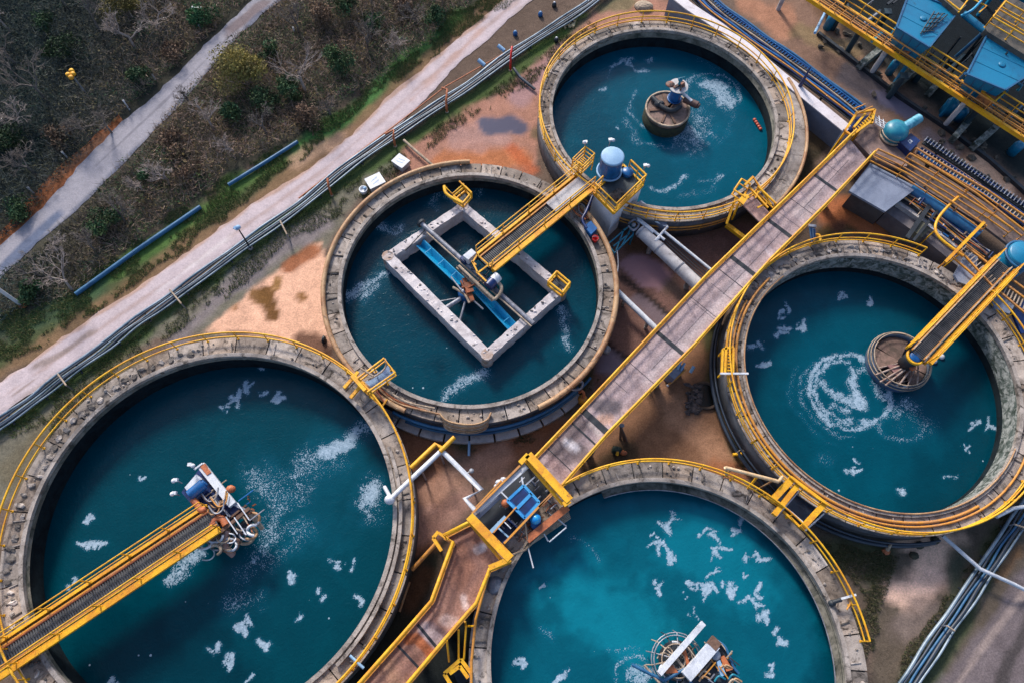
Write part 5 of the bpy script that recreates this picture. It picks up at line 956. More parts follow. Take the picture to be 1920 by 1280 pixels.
# ------------------------------------------------------------------ gangways
def gangway(label, quad, z, deckm, rails, h=1.0, beam=YEL, extra=(), deckh=.12, rr=.08, name='gangway'):
    q = [P(*p, z) for p in quad]; t = T(name, label, 'gangway', tuple(Vz(sum(q, Vector())/len(q), z-.4)))
    MB().prism(q, z-deckh, z).build('deck', deckm, t)
    for k, r_ in enumerate(rails): railing(t, [P(*p, z) for p in r_], h, (.5,), rr, 1.3, beam)
    for p, zz0, p2, zz1, ww in extra: MB().bar(P(*p, zz0), P(*p2, zz1), ww, ww).build('beam', beam, t)
    return t
tg = gangway('yellow framed gangway with blue grey deck linking largest tank and rectangle tank', [(675, 722), (728, 684), (742, 700), (692, 740)], RZ+.25, M('blue_grey_plate', S(130, 160, 195), S(60, 90, 140), sc1=1.5, rough=.5), [[(672, 722), (724, 682), (745, 708), (694, 744)]], 1.0,
  extra=(((645, 727), RZ+.7, (672, 697), RZ+.7, .2), ((657, 746), RZ+.7, (682, 716), RZ+.7, .2), ((660, 704), RZ+1.2, (685, 732), RZ+1.2, .24), ((685, 734), RZ+.4, (716, 762), RZ+.4, .1), ((716, 762), RZ+.4, (726, 748), RZ+.4, .1)))
m = MB(); m.tube(smooth_path(at([(690, 712), (715, 697), (724, 683), (722, 672)], RZ+1.0)), .06, 8); m.tube(at([(676, 690), (700, 705)], RZ+1.3), .07, 8); m.build('pale_tube', STONE, tg)
gangway('small gangway with yellow cage from the top tank to the long walkway', [(1392, 383), (1412, 366), (1442, 398), (1424, 416)], ZD-.2, M('pink_concrete', S(196, 160, 154), S(168, 138, 134), sc1=1, rough=.8), [[(1412, 366), (1445, 398)], [(1388, 386), (1368, 372), (1382, 352), (1398, 362)]], 1.05,
  extra=(((1362, 422), 1.2, (1402, 452), 1.2, .3), ((1362, 420), 2.2, (1380, 372), 3.2, .14), ((1372, 412), 1.3, (1386, 380), 3.4, .12), ((1404, 350), 3.4, (1440, 390), 3.4, .12), ((1396, 348), 3.6, (1412, 332), 3.6, .16), ((1412, 332), 3.6, (1446, 384), 3.4, .1), ((1425, 352), 3.4, (1416, 372), 3.4, .1), ((1440, 380), 3.2, (1420, 390), 3.2, .1)))
m = MB(); q = [P(*p, 3.62) for p in ((1384, 376), (1396, 362), (1405, 368), (1394, 384))]; o = m.prism(q, 3.5, 3.62).build('yellow_platform', YEL); tag(o, 'small solid yellow plate on the cage between the top tank and walkway', 'plate')
tg = gangway('gangway of yellow beams with blue panel between right tank and bottom tank', [(1452, 930), (1490, 895), (1540, 945), (1502, 980)], RZ-.3, M('dark_blue_grating', S(34, 52, 74), S(22, 36, 56), sc1=2.5, rough=.5), [], 1.0,
  extra=(((1446, 939), RZ+.8, (1486, 896), RZ+.8, .36), ((1451, 965), RZ+.8, (1494, 910), RZ+.8, .3), ((1503, 990), RZ+.8, (1547, 942), RZ+.8, .3), ((1468, 958), RZ+.6, (1503, 990), RZ+.6, .12), ((1436, 928), RZ+1.0, (1470, 950), RZ+1.0, .12), ((1484, 894), RZ+1.0, (1548, 942), RZ+1.0, .14)))
MB().prism([P(*p, RZ+.3) for p in ((1465, 946), (1490, 916), (1497, 920), (1474, 950))], RZ+.2, RZ+.3).build('blue_panel', NAVY, tg)
MB().bar(P(1476, 952, RZ+.5), P(1508, 980, RZ+.5), .06, .06).bar(P(1456, 968, RZ+.6), P(1498, 920, RZ+.6), .07, .07).bar(P(1508, 996, RZ+.3), P(1545, 962, RZ+.3), .08, .08).build('white_bar', WHT, tg)
t = T('rim_ladder', 'yellow ladder frame with white cross bar on the left rim of right tank', 'ladder', tuple(P(1372, 690, RZ)))
m = MB(); z_ = RZ+.9
for p, q in (((1355, 655), (1353, 700)), ((1361, 650), (1359, 698)), ((1375, 652), (1374, 700)), ((1355, 655), (1375, 650))): m.bar(P(*p, z_), P(*q, z_), .14, .14)
for p in ((1355, 658), (1375, 655), (1354, 698), (1374, 698)): m.bar(P(*p, z_), Vz(P(*p, z_), RZ), .1, .1)
m.build('frame', YEL, t)
m = MB()
for k in range(7): y = 658+k*6; m.bar(P(1360, y, z_-.1), P(1374, y, z_-.1), .08, .06)
m.build('rung', YEL, t); MB().bar(P(1350, 700, z_+.1), P(1403, 700, z_+.1), .12, .12).build('cross_bar', WHT, t)
t = T('pale_handrail', 'pale cream handrail pipe near the gap between right and bottom tank', 'handrail', tuple(P(1400, 890, 0)))
m = MB(); m.tube([P(1360, 876, RZ+1.2), P(1460, 902, RZ+1.2)], .12, 8); m.tube([P(1360, 876, RZ+1.2), P(1362, 888, RZ+.6)], .1, 8); m.tube([P(1460, 902, RZ+1.2), P(1467, 893, RZ+1.0)], .1, 8); m.build('rail', M('cream_paint', S(222, 196, 160), S(200, 160, 110), rough=.6), t)
MB().tube([P(1420, 893, RZ+1.1), P(1402, 915, RZ)], .08, 6).build('brace', YEL, t)
for p in ((1372, 880), (1450, 900)): q = P(*p, RZ+1.2); MB().tube([q, Vz(q, 0)], .06, 6).build('post', TAN, t)
# yellow and white pipework between the tanks
def bent(name, label, cat, pts, r, mat, group=None):
    o = MB().tube([P(*p[:2], p[2]) for p in pts], r, 12).build(name, mat); return tag(o, label, cat, group)
t = T('outfall_pipe', 'bent white pipe feeding the largest tank across its right rim', 'pipe', tuple(P(830, 860, 0)))
pp = [P(733, 934, 3.0), P(826, 846, 3.0), P(832, 848, 3.0), P(903, 918, 3.0), P(872, 934, 3.0), P(896, 962, 3.0)]
MB().tube(pp, .16, 12).build('pipe', WHT, t); MB().blob(P(731, 936, 2.9), .34, .3, .3, 12, 8).tube([P(733, 934, 2.9), P(721, 912, 2.4)], .12, 8).build('nozzle', WHT, t)
for p in ((790, 880), (826, 848), (885, 900)): q = P(*p, 2.9); MB().tube([Vz(q, 0), q], .07, 8).build('post', GREY, t)
bent('yellow_pipe', 'yellow pipe with a bent end beside the bent white pipe', 'pipe', [(770, 877, 2.2), (817, 832, 2.2), (828, 840, 2.2)], .15, YEL)
bent('yellow_pipe', 'short straight yellow pipe from the bent white pipe towards the rectangle tank', 'pipe', [(825, 846, 3.2), (852, 819, 3.2)], .14, YEL)
o = MB().prism([P(*p, .5) for p in ((772, 888), (806, 858), (812, 864), (778, 896))], 0, .5).build('dark_channel', OUTW); tag(o, 'low dark channel box under the bent white pipe', 'channel')
t = T('yellow_bracket', 'yellow bracket and stub rail on the left side of the lower walkway', 'bracket', tuple(P(815, 1015, 0)))
MB().bar(P(812, 1008, 3.2), P(828, 1032, 3.2), .2, .16).bar(P(812, 1008, 3.2), P(822, 996, 3.2), .2, .16).bar(P(822, 998, 3.3), P(840, 1010, 3.3), .16, .16).build('frame', YEL, t)
MB().tube([P(818, 1018, 2.6), P(773, 1067, 1.6)], .13, 10).build('stub_rail', ORG, t); MB().tube([P(816, 1010, 3.1), Vz(P(816, 1010, 3.1), 0)], .09, 8).build('post', YEL, t)
bent('wooden_pole', 'thin tan pole lying on the dark strip beside lower walkway', 'pole', [(768, 1090, .15), (758, 1118, .12), (749, 1146, .1)], .08, TAN)
bent('pale_pipe', 'short pale blue pipe across the lower right rail of the largest tank', 'pipe', [(656, 1228, RZ+.4), (682, 1252, RZ+.4)], .08, LBLUE)
# stair frames right of the lower walkway
t = T('steel_stair', 'yellow stair with dark treads at the bottom edge right of lower walkway', 'stair', tuple(P(860, 1260, 0)))
m = MB()
for p, q in (((833, 1262), (864, 1235)), ((864, 1235), (884, 1262)), ((833, 1262), (850, 1290)), ((843, 1262), (862, 1248)), ((862, 1248), (878, 1270))): m.bar(P(*p, 2.9), P(*q, 2.9), .2, .16)
m.build('frame', YEL, t)
m = MB()
for k in range(6): m.bar(P(848+k*2, 1258+k*4, 2.2-k*.25), P(862+k*3, 1248+k*5, 2.2-k*.25), .22, .05, col=2.)
m.build('tread', DARK, t)
for p in ((834, 1262), (864, 1237), (883, 1262)): q = P(*p, 2.8); MB().bar(Vz(q, 0), q, .1, .1).build('leg', YEL, t)
t = T('side_railing', 'tall yellow railing frame between lower walkway and the bottom tank', 'railing', tuple(P(875, 1190, 0)))
m = MB(); m.tube([P(915, 1080, 3.4), P(892, 1160, 3.2), P(884, 1240, 3.0), P(884, 1290, 3.0)], .08, 8); m.build('top_rail', ORG, t)
for p, q in (((872, 1165), (874, 1172)), ((874, 1172), (870, 1235)), ((838, 1200), (842, 1240)), ((888, 1173), (872, 1173)), ((860, 1180), (860, 1236))): MB().tube([P(*p, 3.0), P(*q, 2.4)], .06, 6).build('strut', YEL, t)
for p in ((905, 1115), (886, 1200), (884, 1260)): q = P(*p, 3.1); MB().tube([Vz(q, 0), q], .05, 6).build('post', ORG, t)
t = T('white_valve_stand', 'grey round valve wheel on a white bracket between lower walkway and bottom tank', 'valve', tuple(P(930, 1100, 0)))
c = P(929, 1097, 2.0); MB().lathe(c, [(.001, 0), (.5, 0), (.55, .2), (.3, .35), (.001, .36)], 22).build('wheel', GREY, t); MB().bar(P(908, 1113, 2.0), P(932, 1123, 2.0), .1, .1).build('bar', TAN, t); MB().bar(P(900, 1072, 2.3), P(948, 1054, 2.3), .4, .2).build('plate', SLATE, t); MB().bar(Vz(c, 0), c, .3, .3).build('stand', CONC, t)
# strip of deck between the walkway and the bottom tank
o = MB().prism([P(*p, 1.5) for p in ((916, 1078), (932, 1080), (918, 1135), (905, 1200), (902, 1300), (886, 1300), (888, 1200), (897, 1130))], 0, 1.5).build('side_slab', CONC); tag(o, 'narrow concrete slab along the left side of the bottom tank', 'slab')
t = T('ladder_bracket', 'thin white ladder bracket on the bottom tank rim beside the machinery bay', 'bracket', tuple(P(1045, 1000, 1.6)))
m = MB()
for p, q in (((1046, 972), (1062, 986)), ((1062, 988), (1030, 1015)), ((1020, 1000), (1028, 1014)), ((990, 1025), (1000, 1064))): m.tube([P(*p, 2.6), P(*q, 2.5)], .045, 6)
m.build('frame', WHT, t)
t = T('level_gauge', 'white and dark level gauge clamped on the right rim of bottom tank', 'gauge', tuple(P(1580, 1120, RZ)))
MB().tube([P(1562, 1128, RZ+.4), P(1578, 1123, RZ+.6)], .12, 8).blob(P(1560, 1130, RZ+.2), .25, .2, .2, 8, 5).build('body', DARK, t); MB().bar(P(1576, 1122, RZ+.6), P(1605, 1114, RZ+.7), .12, .1).build('arm', WHT, t); MB().tube(smooth_path(at([(1590, 1118), (1594, 1130), (1588, 1142)], RZ+.5)), .05, 6).build('hook', ORG, t)
# cable coil on the middle tank's lower side
t = T('cable_coil', 'looped pale cables hanging on lower side of the rectangle tank', 'cables', tuple(P(875, 790, 1.5)), None)
for k in range(6):
    z_ = RZ+.25-k*.13; MB().tube(smooth_path([P(824+k*1.0, 774+k*1.5, z_), P(836, 787+k*3, z_), P(860, 794+k*3.2, z_), P(890, 795+k*3.2, z_), P(912, 787+k*3, z_), P(921-k*1.0, 773+k*1.5, z_)]), .06, 6).build('cable', STONE if k % 2 else TAN, t)
t = T('rim_hoses', 'orange and tan hoses along the lower left rim of rectangle tank', 'hoses', tuple(P(760, 745, RZ)))
for k, (a_, b_, c_) in enumerate((((700, 715), (740, 748), (800, 770)), ((706, 724), (745, 755), (824, 776)), ((712, 722), (760, 752), (815, 765)), ((705, 730), (715, 745), (724, 756)))): MB().tube(smooth_path(at([a_, b_, c_], RZ+.15+k*.05)), .07, 6).build('hose', (COP, TAN, STONE, COP)[k], t)
# ------------------------------------------------------------------ pipe racks
def rack(name, label, pts, z, n, r, gap, mats, n0=0.):
    ctr_ = smooth_path(at(pts, z), 5); t = T(name, label, 'pipes', tuple(Vz(ctr_[len(ctr_)//2], 0)))
    nn = []
    for i in range(len(ctr_)):
        d = (ctr_[min(i+1, len(ctr_)-1)]-ctr_[max(i-1, 0)]).normalized(); nn.append(Vector((-d.y, d.x, 0)))
    for k in range(n):
        off = (k-(n-1)/2)*gap
        MB().tube([p+q*(off+.03*math.sin(i*.7+k*2))+Vector((0, 0, .04*math.sin(i*.9+k))) for i, (p, q) in enumerate(zip(ctr_, nn))], r*(1.25 if k % 3 == 0 else .85), 10).build('pipe', mats[k % len(mats)], t)
    for i in range(3, len(ctr_)-1, 5):
        p, q = ctr_[i], nn[i]; w_ = n*gap/2+.1
        MB().bar(p-q*w_+Vector((0, 0, -r-.08)), p+q*w_+Vector((0, 0, -r-.08)), .1, .08).bar(Vz(p, 0), p+Vector((0, 0, -r-.1)), .12, .12).build('support', DARK, t)
    return t
rack('pipe_rack', 'long bundle of grey pipes following the right edge of the gravel road', [(1180, -55), (1108, 5), (1040, 50), (955, 105), (880, 160), (800, 212), (720, 265), (640, 322), (560, 388), (475, 447), (395, 505), (312, 565), (250, 608), (190, 655), (115, 708), (55, 755), (-10, 800), (-90, 850)], .4, 5, .075, .19, (PIPE, PIPED, PIPE, PIPED, PIPE))
bent('brown_pipe', 'thin rusty pipe lying between gravel road and the grey pipe bundle', 'pipe', [(955, 95, .3), (835, 163, .3), (740, 236, .3), (640, 310, .3), (560, 372, .2)], .05, COP)
rack('pipe_rack', 'bundle of blue grey pipes crossing the lower right corner', [(1960, 900), (1918, 965), (1880, 1020), (1842, 1078), (1800, 1140), (1755, 1205), (1712, 1270), (1690, 1310)], .45, 5, .085, .22, (PIPE, PIPED, MBLUE, PIPED, PIPE))
def bent_support(px, py, qx, qy, label, mat=COP, z=1.1, arm=None):
    t = T('pipe_support', label, 'support', tuple(P(qx, qy, 0)), 'orange bents over the grey pipe bundle')
    a_, b_ = P(qx, qy, 0), P(px, py, z); top = Vz(a_, z)
    m = MB(); m.tube([a_, top, b_]+([P(*arm, z)] if arm else []), .09, 8); m.build('bent', mat, t); MB().blob(a_, .16, .16, .06, 8, 4).build('foot', STONE, t)
bent_support(838, 168, 838, 210, 'orange bent nearest the blue puddle over the grey pipe bundle', arm=(828, 165))
bent_support(738, 244, 741, 274, 'orange bent over the pipes near the white angled pipe', arm=(722, 252))
bent_support(614, 335, 622, 366, 'orange bent over the pipes beside the white cabinet')
bent_support(960, 88, 957, 132, 'red pole bent over the pipe bundle near two blue bollards', RED, 1.4)
def crossbar(p, q, z, label):
    t = T('cross_bracket', label, 'bracket', tuple(Vz(P(*p, z), 0)), 'pale brackets across the grey pipe bundle'); MB().tube([P(*p, z), P(*q, z)], .06, 6).build('bar', STONE, t)
    for u in (p, q): MB().bar(Vz(P(*u, z), 0), P(*u, z), .07, .07).build('leg', GREY, t)
crossbar((318, 543), (340, 570), .9, 'pale bracket over the pipe bundle above the beige slab')
crossbar((108, 700), (124, 722), .9, 'pale bracket over the pipe bundle near the left edge'); crossbar((525, 414), (538, 440), .9, 'pale bracket over the pipe bundle above the brown stain')
crossbar((1902, 982), (1925, 990), 1.0, 'pale bracket over the lower right pipe bundle at the picture edge'); crossbar((1775, 1172), (1790, 1182), 1.0, 'pale bracket halfway down the lower right pipe bundle')
bent('white_pipe', 'white pipe from right tank wall over the lower right pipe bundle', 'pipe', [(1768, 1004, .9), (1838, 1066, .95), (1900, 1094, .9), (1935, 1112, .4)], .12, WHT)
bent('white_pipe', 'white pipe leaving the right edge above lower right pipe bundle', 'pipe', [(1868, 968, 1.8), (1900, 952, 1.6), (1940, 946, 1.4)], .12, WHT)
bent('blue_pipe', 'long blue pipe lying in the grass beside the gravel road', 'pipe', [(142, 552, .2), (260, 467, .22), (376, 388, .2)], .17, MBLUE)
bent('blue_pipe', 'shorter blue pipe lying in grass near the bare shrubs', 'pipe', [(428, 347, .2), (495, 306, .2), (558, 266, .2)], .15, MBLUE)
bent('white_pole', 'white angled pipe on the mud above the rectangle tank', 'pipe', [(757, 263, .3), (771, 276, .35), (812, 311, .3)], .11, STONE)
bent('dark_pipe_segment', 'dark and white pipe lying on the mud left of top tank', 'pipe', [(963, 128, .3), (975, 145, .3), (1003, 168, .2)], .12, PIPED)
# ------------------------------------------------------------------ lamps, markers, bollards
def lamp(px, py, h, label, mat=DARK, group=None):
    b_ = P(px, py, 0); t = T('street_lamp', label, 'lamp', tuple(b_), group); MB().tube([b_, b_+Vector((0, 0, h))], .07, 8, r2=.045).build('pole', mat, t)
    MB().lathe(b_, [(.001, 0), (.2, 0), (.2, .12), (.001, .12)], 12).build('base', CONC, t); c = b_+Vector((0, 0, h))
    MB().bar(c+Vector((-.05, 0, .02)), c+Vector((-.35, .1, .08)), .22, .12).blob(c+Vector((-.05, .12, .08)), .2, .2, .14, 10, 6).build('lamp_head', LBLUE, t); return t
lamp(470, 466, 2.6, 'dark lamp post with pale blue head standing among the grey pipes')
t = T('signal_mast', 'thin mast with yellow lights standing in the dark wood', 'mast', tuple(P(166, 182, 0)))
b_ = P(166, 182, 0); MB().tube([b_, b_+Vector((0, 0, 2.5))], .06, 8).build('pole', GREY, t)
c = b_+Vector((0, 0, 2.5))
for dx, dy in ((-.2, -.1), (.15, .0), (-.05, .3), (.1, -.35)): MB().lathe(c+Vector((dx, dy, 0)), [(.001, -.1), (.2, -.06), (.17, .12), (.001, .16)], 12).build('lamp', YEL, t)
MB().bar(c+Vector((-.3, 0, -.05)), c+Vector((.3, 0, -.05)), .06, .06).build('bracket', RUST, t)
b_ = P(41, 573, 0); t = T('white_post', 'tall white pole leaning from the left edge, red foot', 'pole', tuple(b_)); MB().tube([b_+Vector((0, 0, .1)), b_+Vector((0, 0, 3.0))], .12, 10).build('pole', WHT, t); MB().blob(b_+Vector((.1, -.05, .08)), .3, .2, .12, 8, 5, .2).build('foot', COP, t)
b_ = P(329, 28, 0); o = MB().tube([b_, b_+Vector((0, 0, 2.2))], .08, 8).build('wooden_pole', STONE); tag(o, 'slim pale wooden pole in the wood at the top edge', 'pole')
for px, py, h, lb in ((243, 206, 1.1, 'white marker post right of the signal mast by the path'), (127, 297, .8, 'white marker post between path and dark bushes'), (64, 363, .8, 'white marker post left of the rust coloured verge'), (377, 57, .6, 'white marker post in green scrub near the top of the path'), (291, 149, .6, 'faint marker post close to the path above the signal mast'), (552, 60, .5, 'small marker stub in the scrub left of the pale bare tree')):
    b_ = P(px, py, 0); o = MB().tube([b_, b_+Vector((0, 0, h))], .06, 8).tube([b_+Vector((0, 0, h-.12)), b_+Vector((0, 0, h))], .075, 8).build('marker_post', WHT); tag(o, lb, 'post', 'white marker posts by the path')
b_ = P(369, 30, 0); t = T('white_lamp', 'small white lamp with a side arm in green scrub by the path', 'lamp', tuple(b_)); MB().tube([b_, b_+Vector((0, 0, .8))], .05, 6).build('pole', WHT, t); MB().blob(b_+Vector((0, 0, .85)), .16, .16, .12, 10, 6).bar(b_+Vector((.1, 0, .85)), b_+Vector((.7, .1, .85)), .05, .05).build('lamp_head', WHT, t)
for px, py, mt, lb in ((1013, 30, BLUE, 'blue domed bollard beside the gravel road, the upper of two'), (966, 66, BLUE, 'blue domed bollard beside the gravel road, the lower of two'), (1039, 12, DARK, 'black domed bollard with white cap at the top edge'), (1043, 78, DARK, 'black bollard with white cap on the mud left of top tank')):
    b_ = P(px, py, 0); t = T('bollard', lb, 'bollard', tuple(b_), 'domed bollards near the gravel road'); MB().lathe(b_, [(.001, 0), (.2, 0), (.2, .25), (.14, .38), (.001, .42)], 16).build('body', mt, t); MB().blob(b_+Vector((0, 0, .42)), .1, .1, .06, 8, 5).build('cap', WHT if mt is DARK else LBLUE, t)
for px, py, lb in ((940, 91, 'pale half pipe end poking from the rack near the blue bollards'), (903, 118, 'pale half pipe end poking from the rack nearer the road')):
    o = MB().tube([P(px-6, py-5, .5), P(px+6, py+5, .35)], .17, 12).build('pipe_end', LBLUE); tag(o, lb, 'pipe', 'pale pipe ends beside the rack')
def cabinet(px, py, w_, d_, h, a, label):
    b_ = P(px, py, 0); t = T('white_cabinet', label, 'cabinet', tuple(b_), 'white cabinets by the pipe bundle'); R_ = Matrix.Rotation(math.radians(a), 3, 'Z')
    cs = lambda k: [b_+R_ @ Vector((sx*w_*k, sy*d_*k, 0)) for sx, sy in ((-.5, -.5), (.5, -.5), (.5, .5), (-.5, .5))]
    MB().prism(cs(1), 0, h).build('body', LIGHTC, t); MB().prism(cs(1.12), h+.003, h+.08).build('lid', WHT, t); m = MB(); q = cs(1.0); m.bar(q[0].lerp(q[1], .5)+Vector((0, 0, .1)), q[0].lerp(q[1], .5)+Vector((0, 0, h*.85)), .05, .04); m.build('door_seam', GREY, t)
    q = [p_+Vector((0, 0, h+.085)) for p_ in cs(.5)]; m = MB(); m.bar(q[0], q[1].lerp(q[2], .3), .05, .01); m.bar(q[3].lerp(q[0], .4), q[2], .04, .01); m.build('lid_marking', LBLUE, t)
cabinet(706, 350, 1.15, .95, .7, 35, 'white cabinet with slanted lid nearer the rectangle tank'); cabinet(753, 311, 1.0, .85, .55, -35, 'white cabinet nearer the white angled pipe')
t = T('white_tub', 'small round white tub beside the larger white cabinet', 'tub', tuple(P(683, 362, 0))); c = P(683, 362, 0); MB().lathe(c, [(.001, 0), (.24, 0), (.33, .5), (.28, .52), (.2, .4), (.001, .38)], 20).build('body', WHT, t); MB().blob(c+Vector((.12, .1, .5)), .16, .14, .08, 8, 5).build('lid', LBLUE, t)
o = MB().blob(P(1207, 12, .1), .85, .6, .35, 14, 8, .05).build('boulder', STONE); tag(o, 'flat pale boulder on the mud above the top tank', 'boulder')
m = MB()
for k in range(16): m.blob(P(1065+rnd.uniform(-9, 12), 46+rnd.uniform(-7, 7), .08), rnd.uniform(.1, .25), rnd.uniform(.1, .2), .1, 6, 4, .4)
o = m.build('broken_stone', M('cream_stone', S(214, 200, 160), S(150, 130, 100), rough=.9)); o['kind'] = 'stuff'; o['label'] = 'broken cream stones beside the grass strip'; o['category'] = 'rubble'
t = T('traffic_cone', 'grey ribbed cone post on a round base beside the two touching tanks', 'cone', tuple(P(741, 788, 0))); c = P(741, 790, 0); MB().lathe(c, [(.001, 0), (.32, 0), (.3, .06), (.24, .08), (.2, .25), (.15, .5), (.1, .8), (.03, 1.1), (.001, 1.1)], 16).build('body', GREY, t); MB().lathe(c, [(.17, .42), (.185, .42), (.15, .56), (.135, .56)], 16, close=True).build('band', WHT, t)
o = MB().tube([P(879, 854, .1), P(880, 826, .3)], .09, 10).build('pale_pipe_stub', LBLUE); tag(o, 'thin pale blue pipe stub lying in the green patch below rectangle tank', 'pipe')
t = T('white_tap', 'white round tap on the brown soil right of bent white pipe', 'tap', tuple(P(884, 886, 0))); MB().blob(P(884, 882, .5), .17, .17, .14, 10, 6).tube([P(884, 886, 0), P(884, 882, .5), P(876, 886, .4)], .05, 6).build('body', WHT, t)
t = T('wooden_stake', 'brown splayed timber post at the lower edge of long walkway', 'post', tuple(P(1166, 822, 0)))
for dx, dy in ((-3, 10), (4, 12), (9, 14)): MB().tube([P(1166+dx, 812+dy, .0), P(1164, 798, 1.3)], .09, 7, r2=.07).build('pole', BROWN, t)
MB().bar(P(1161, 797, 1.35), P(1170, 797, 1.35), .22, .1).build('cap', GREY, t)
t = T('yellow_pump', 'small yellow and dark green pump on the soil near long walkway', 'pump', tuple(P(1157, 850, 0))); MB().blob(P(1156, 844, .2), .35, .3, .3, 9, 6, .2).build('housing', M('dark_green_paint', S(24, 56, 50), rough=.6), t); MB().bar(P(1157, 853, .4), P(1158, 846, .5), .16, .16).build('motor', YEL, t); MB().blob(P(1169, 848, .15), .28, .2, .16, 7, 5, .2).build('stone_foot', COP, t)
t = T('orange_valve', 'orange valve with curved spout beside the long walkway', 'valve', tuple(P(1092, 756, 0))); MB().lathe(P(1091, 752, 0), [(.001, 0), (.3, 0), (.34, .5), (.2, .8), (.001, .85)], 14).build('body', ORG, t); MB().tube(smooth_path([P(1092, 748, .7), P(1095, 738, 1.1), P(1090, 732, 1.2), P(1086, 735, 1.0)]), .1, 8).build('spout', COP, t)
t = T('grey_elbow', 'grey curved pipe elbow on lower right rim of rectangle tank', 'pipe', tuple(P(1080, 725, 1))); MB().tube(smooth_path(at([(1064, 720), (1074, 730), (1088, 728), (1092, 716), (1082, 716)], 1.6)), .09, 8).build('elbow', GREY, t)
o = MB().lathe(P(1137, 656, 1.0), [(.001, -.3), (.26, -.3), (.28, .2), (.001, .28)], 16).build('round_stopper', GREY); tag(o, 'grey round pipe cap on the right rim of rectangle tank', 'cap')
t = T('blue_pump', 'blue grey pump with orange lever beneath the long walkway edge', 'pump', tuple(P(1268, 700, 0))); MB().prism([P(*p, 1.2) for p in ((1252, 700), (1272, 678), (1284, 690), (1264, 710))], 0, 1.2).build('housing', SLATE, t); MB().tube([P(1276, 676, 1.5), P(1270, 692, 1.3)], .1, 8).tube([P(1284, 680, 1.4), P(1276, 694, 1.2)], .08, 8).build('pipe', LBLUE, t); MB().tube([P(1252, 722, .3), P(1286, 692, 1.0)], .08, 8).build('lever', ORG, t); MB().blob(P(1252, 722, .3), .1).build('knob', WHT, t)
o = MB().tube([P(1294, 698, .3), P(1301, 686, .5)], .12, 8).build('pale_canister', LBLUE); tag(o, 'small pale canister on the soil right of the blue pump', 'canister')
t = T('blue_hydrant', 'blue and white ribbed stand beside the right tank rail and long walkway', 'stand', tuple(P(1524, 450, 0)))
for k in range(4): MB().tube([P(1518+k*3, 424+k*2, 3.2), P(1522+k*2, 455, 2.2)], .07, 6).build('tube', BLUE if k % 2 else LBLUE, t)
MB().bar(P(1516, 423, 3.3), P(1530, 425, 3.3), .2, .12).build('cap', GREY, t); MB().tube(smooth_path(at([(1528, 440), (1536, 442), (1538, 452), (1532, 456)], 2.6)), .1, 8).build('elbow', YEL, t)
t = T('stone_pit', 'dark round pit with a heap of grey rubble beside it', 'pit', tuple(P(1310, 745, 0)))
c = P(1322, 742, .0); MB().lathe(c, [(.85, .02), (1.05, .14), (.95, .2), (.8, .1)], 26, close=True).build('kerb', M('brown_kerb', S(96, 78, 66), S(60, 50, 44), rough=.9, bump=1), t); MB().lathe(c, [(.001, .045), (.86, .055)], 26).build('pit_dark_disc', M('pit_black', S(14, 18, 18), rough=.25), t)  # flat black disc put in for the dark depth of the hole
m = MB()
for k in range(60): m.blob(P(1303+rnd.uniform(-14, 10), 748+rnd.uniform(-30, 26), rnd.uniform(.02, .22)), rnd.uniform(.08, .3), rnd.uniform(.08, .25), rnd.uniform(.06, .18), 6, 4, .35)
o = m.build('rubble', M('grey_rubble', S(104, 92, 90), S(60, 56, 58), sc1=3, rough=.95, bump=1), t); o['kind'] = 'stuff'
t = T('yellow_tap', 'small yellow tap with curved hose left of the right tank', 'tap', tuple(P(1385, 852, 0))); MB().tube([P(1374, 852, .5), P(1390, 850, .5)], .11, 8).build('body', YEL, t); MB().tube(smooth_path(at([(1382, 848), (1390, 843), (1402, 848)], .6)), .04, 6).build('hose', STONE, t)
t = T('pale_nozzle', 'pale cone shaped nozzle on the grass below the right tank', 'nozzle', tuple(P(1663, 1032, 0))); MB().tube([P(1663, 1030, .1), P(1672, 1018, 1.0)], .16, 10, r2=.05).build('cone', STONE, t); MB().blob(P(1661, 1033, .1), .25, .2, .12, 7, 5, .3).build('foot', COP, t)
for px, py, lb in ((1754, 1012, 'dark round stone on the sand under the white pipe'), (1724, 1021, 'mossy stone on the sand below right tank, the middle one'), (1714, 1040, 'mossy stone on the sand below right tank, the lowest')): o = MB().blob(P(px, py, .08), .3, .26, .2, 9, 6, .15).build('stone', M('dark_mossy_stone', S(76, 72, 56), S(46, 52, 44), sc1=3, rough=.95)); tag(o, lb, 'stone', 'stones on the sand patch')
o = MB().blob(P(607, 637, .1), .16, .3, .3, 8, 6, .1).build('dark_post_stub', DARK); tag(o, 'dark stub standing on the earth above where two tanks meet', 'stub')
# ------------------------------------------------------------------ upper right: channel, trays, hoppers
m = MB(); cl = [(1262, -12), (1292, 12), (1350, 50), (1410, 95), (1460, 138), (1520, 186), (1594, 246)]
A_ = at(cl, 2.1)
t = T('white_channel', 'long concrete channel with bright white top running behind the top tank', 'channel', tuple(Vz(A_[3], 0)))
def extr(pts, w_, z0, z1):
    m = MB(); pts = [Vector(p) for p in pts]; L_, R_ = [], []
    for i, p in enumerate(pts):
        d = (pts[min(i+1, len(pts)-1)]-pts[max(i-1, 0)]).normalized(); n_ = Vector((-d.y, d.x, 0)); L_.append(p+n_*w_/2); R_.append(p-n_*w_/2)
    for i in range(len(pts)-1): m.prism([R_[i], R_[i+1], L_[i+1], L_[i]], z0, z1)
    return m
extr(A_, .8, 0, 2.0).build('side_wall', SLATE, t); extr(A_, .92, 2.003, 2.1).build('top_slab', M('bright_white_concrete', S(232, 226, 232), S(214, 206, 212), sc1=.8, rough=.7, stain=S(176, 160, 158), ss=1.2, slo=.6, shi=.7), t)
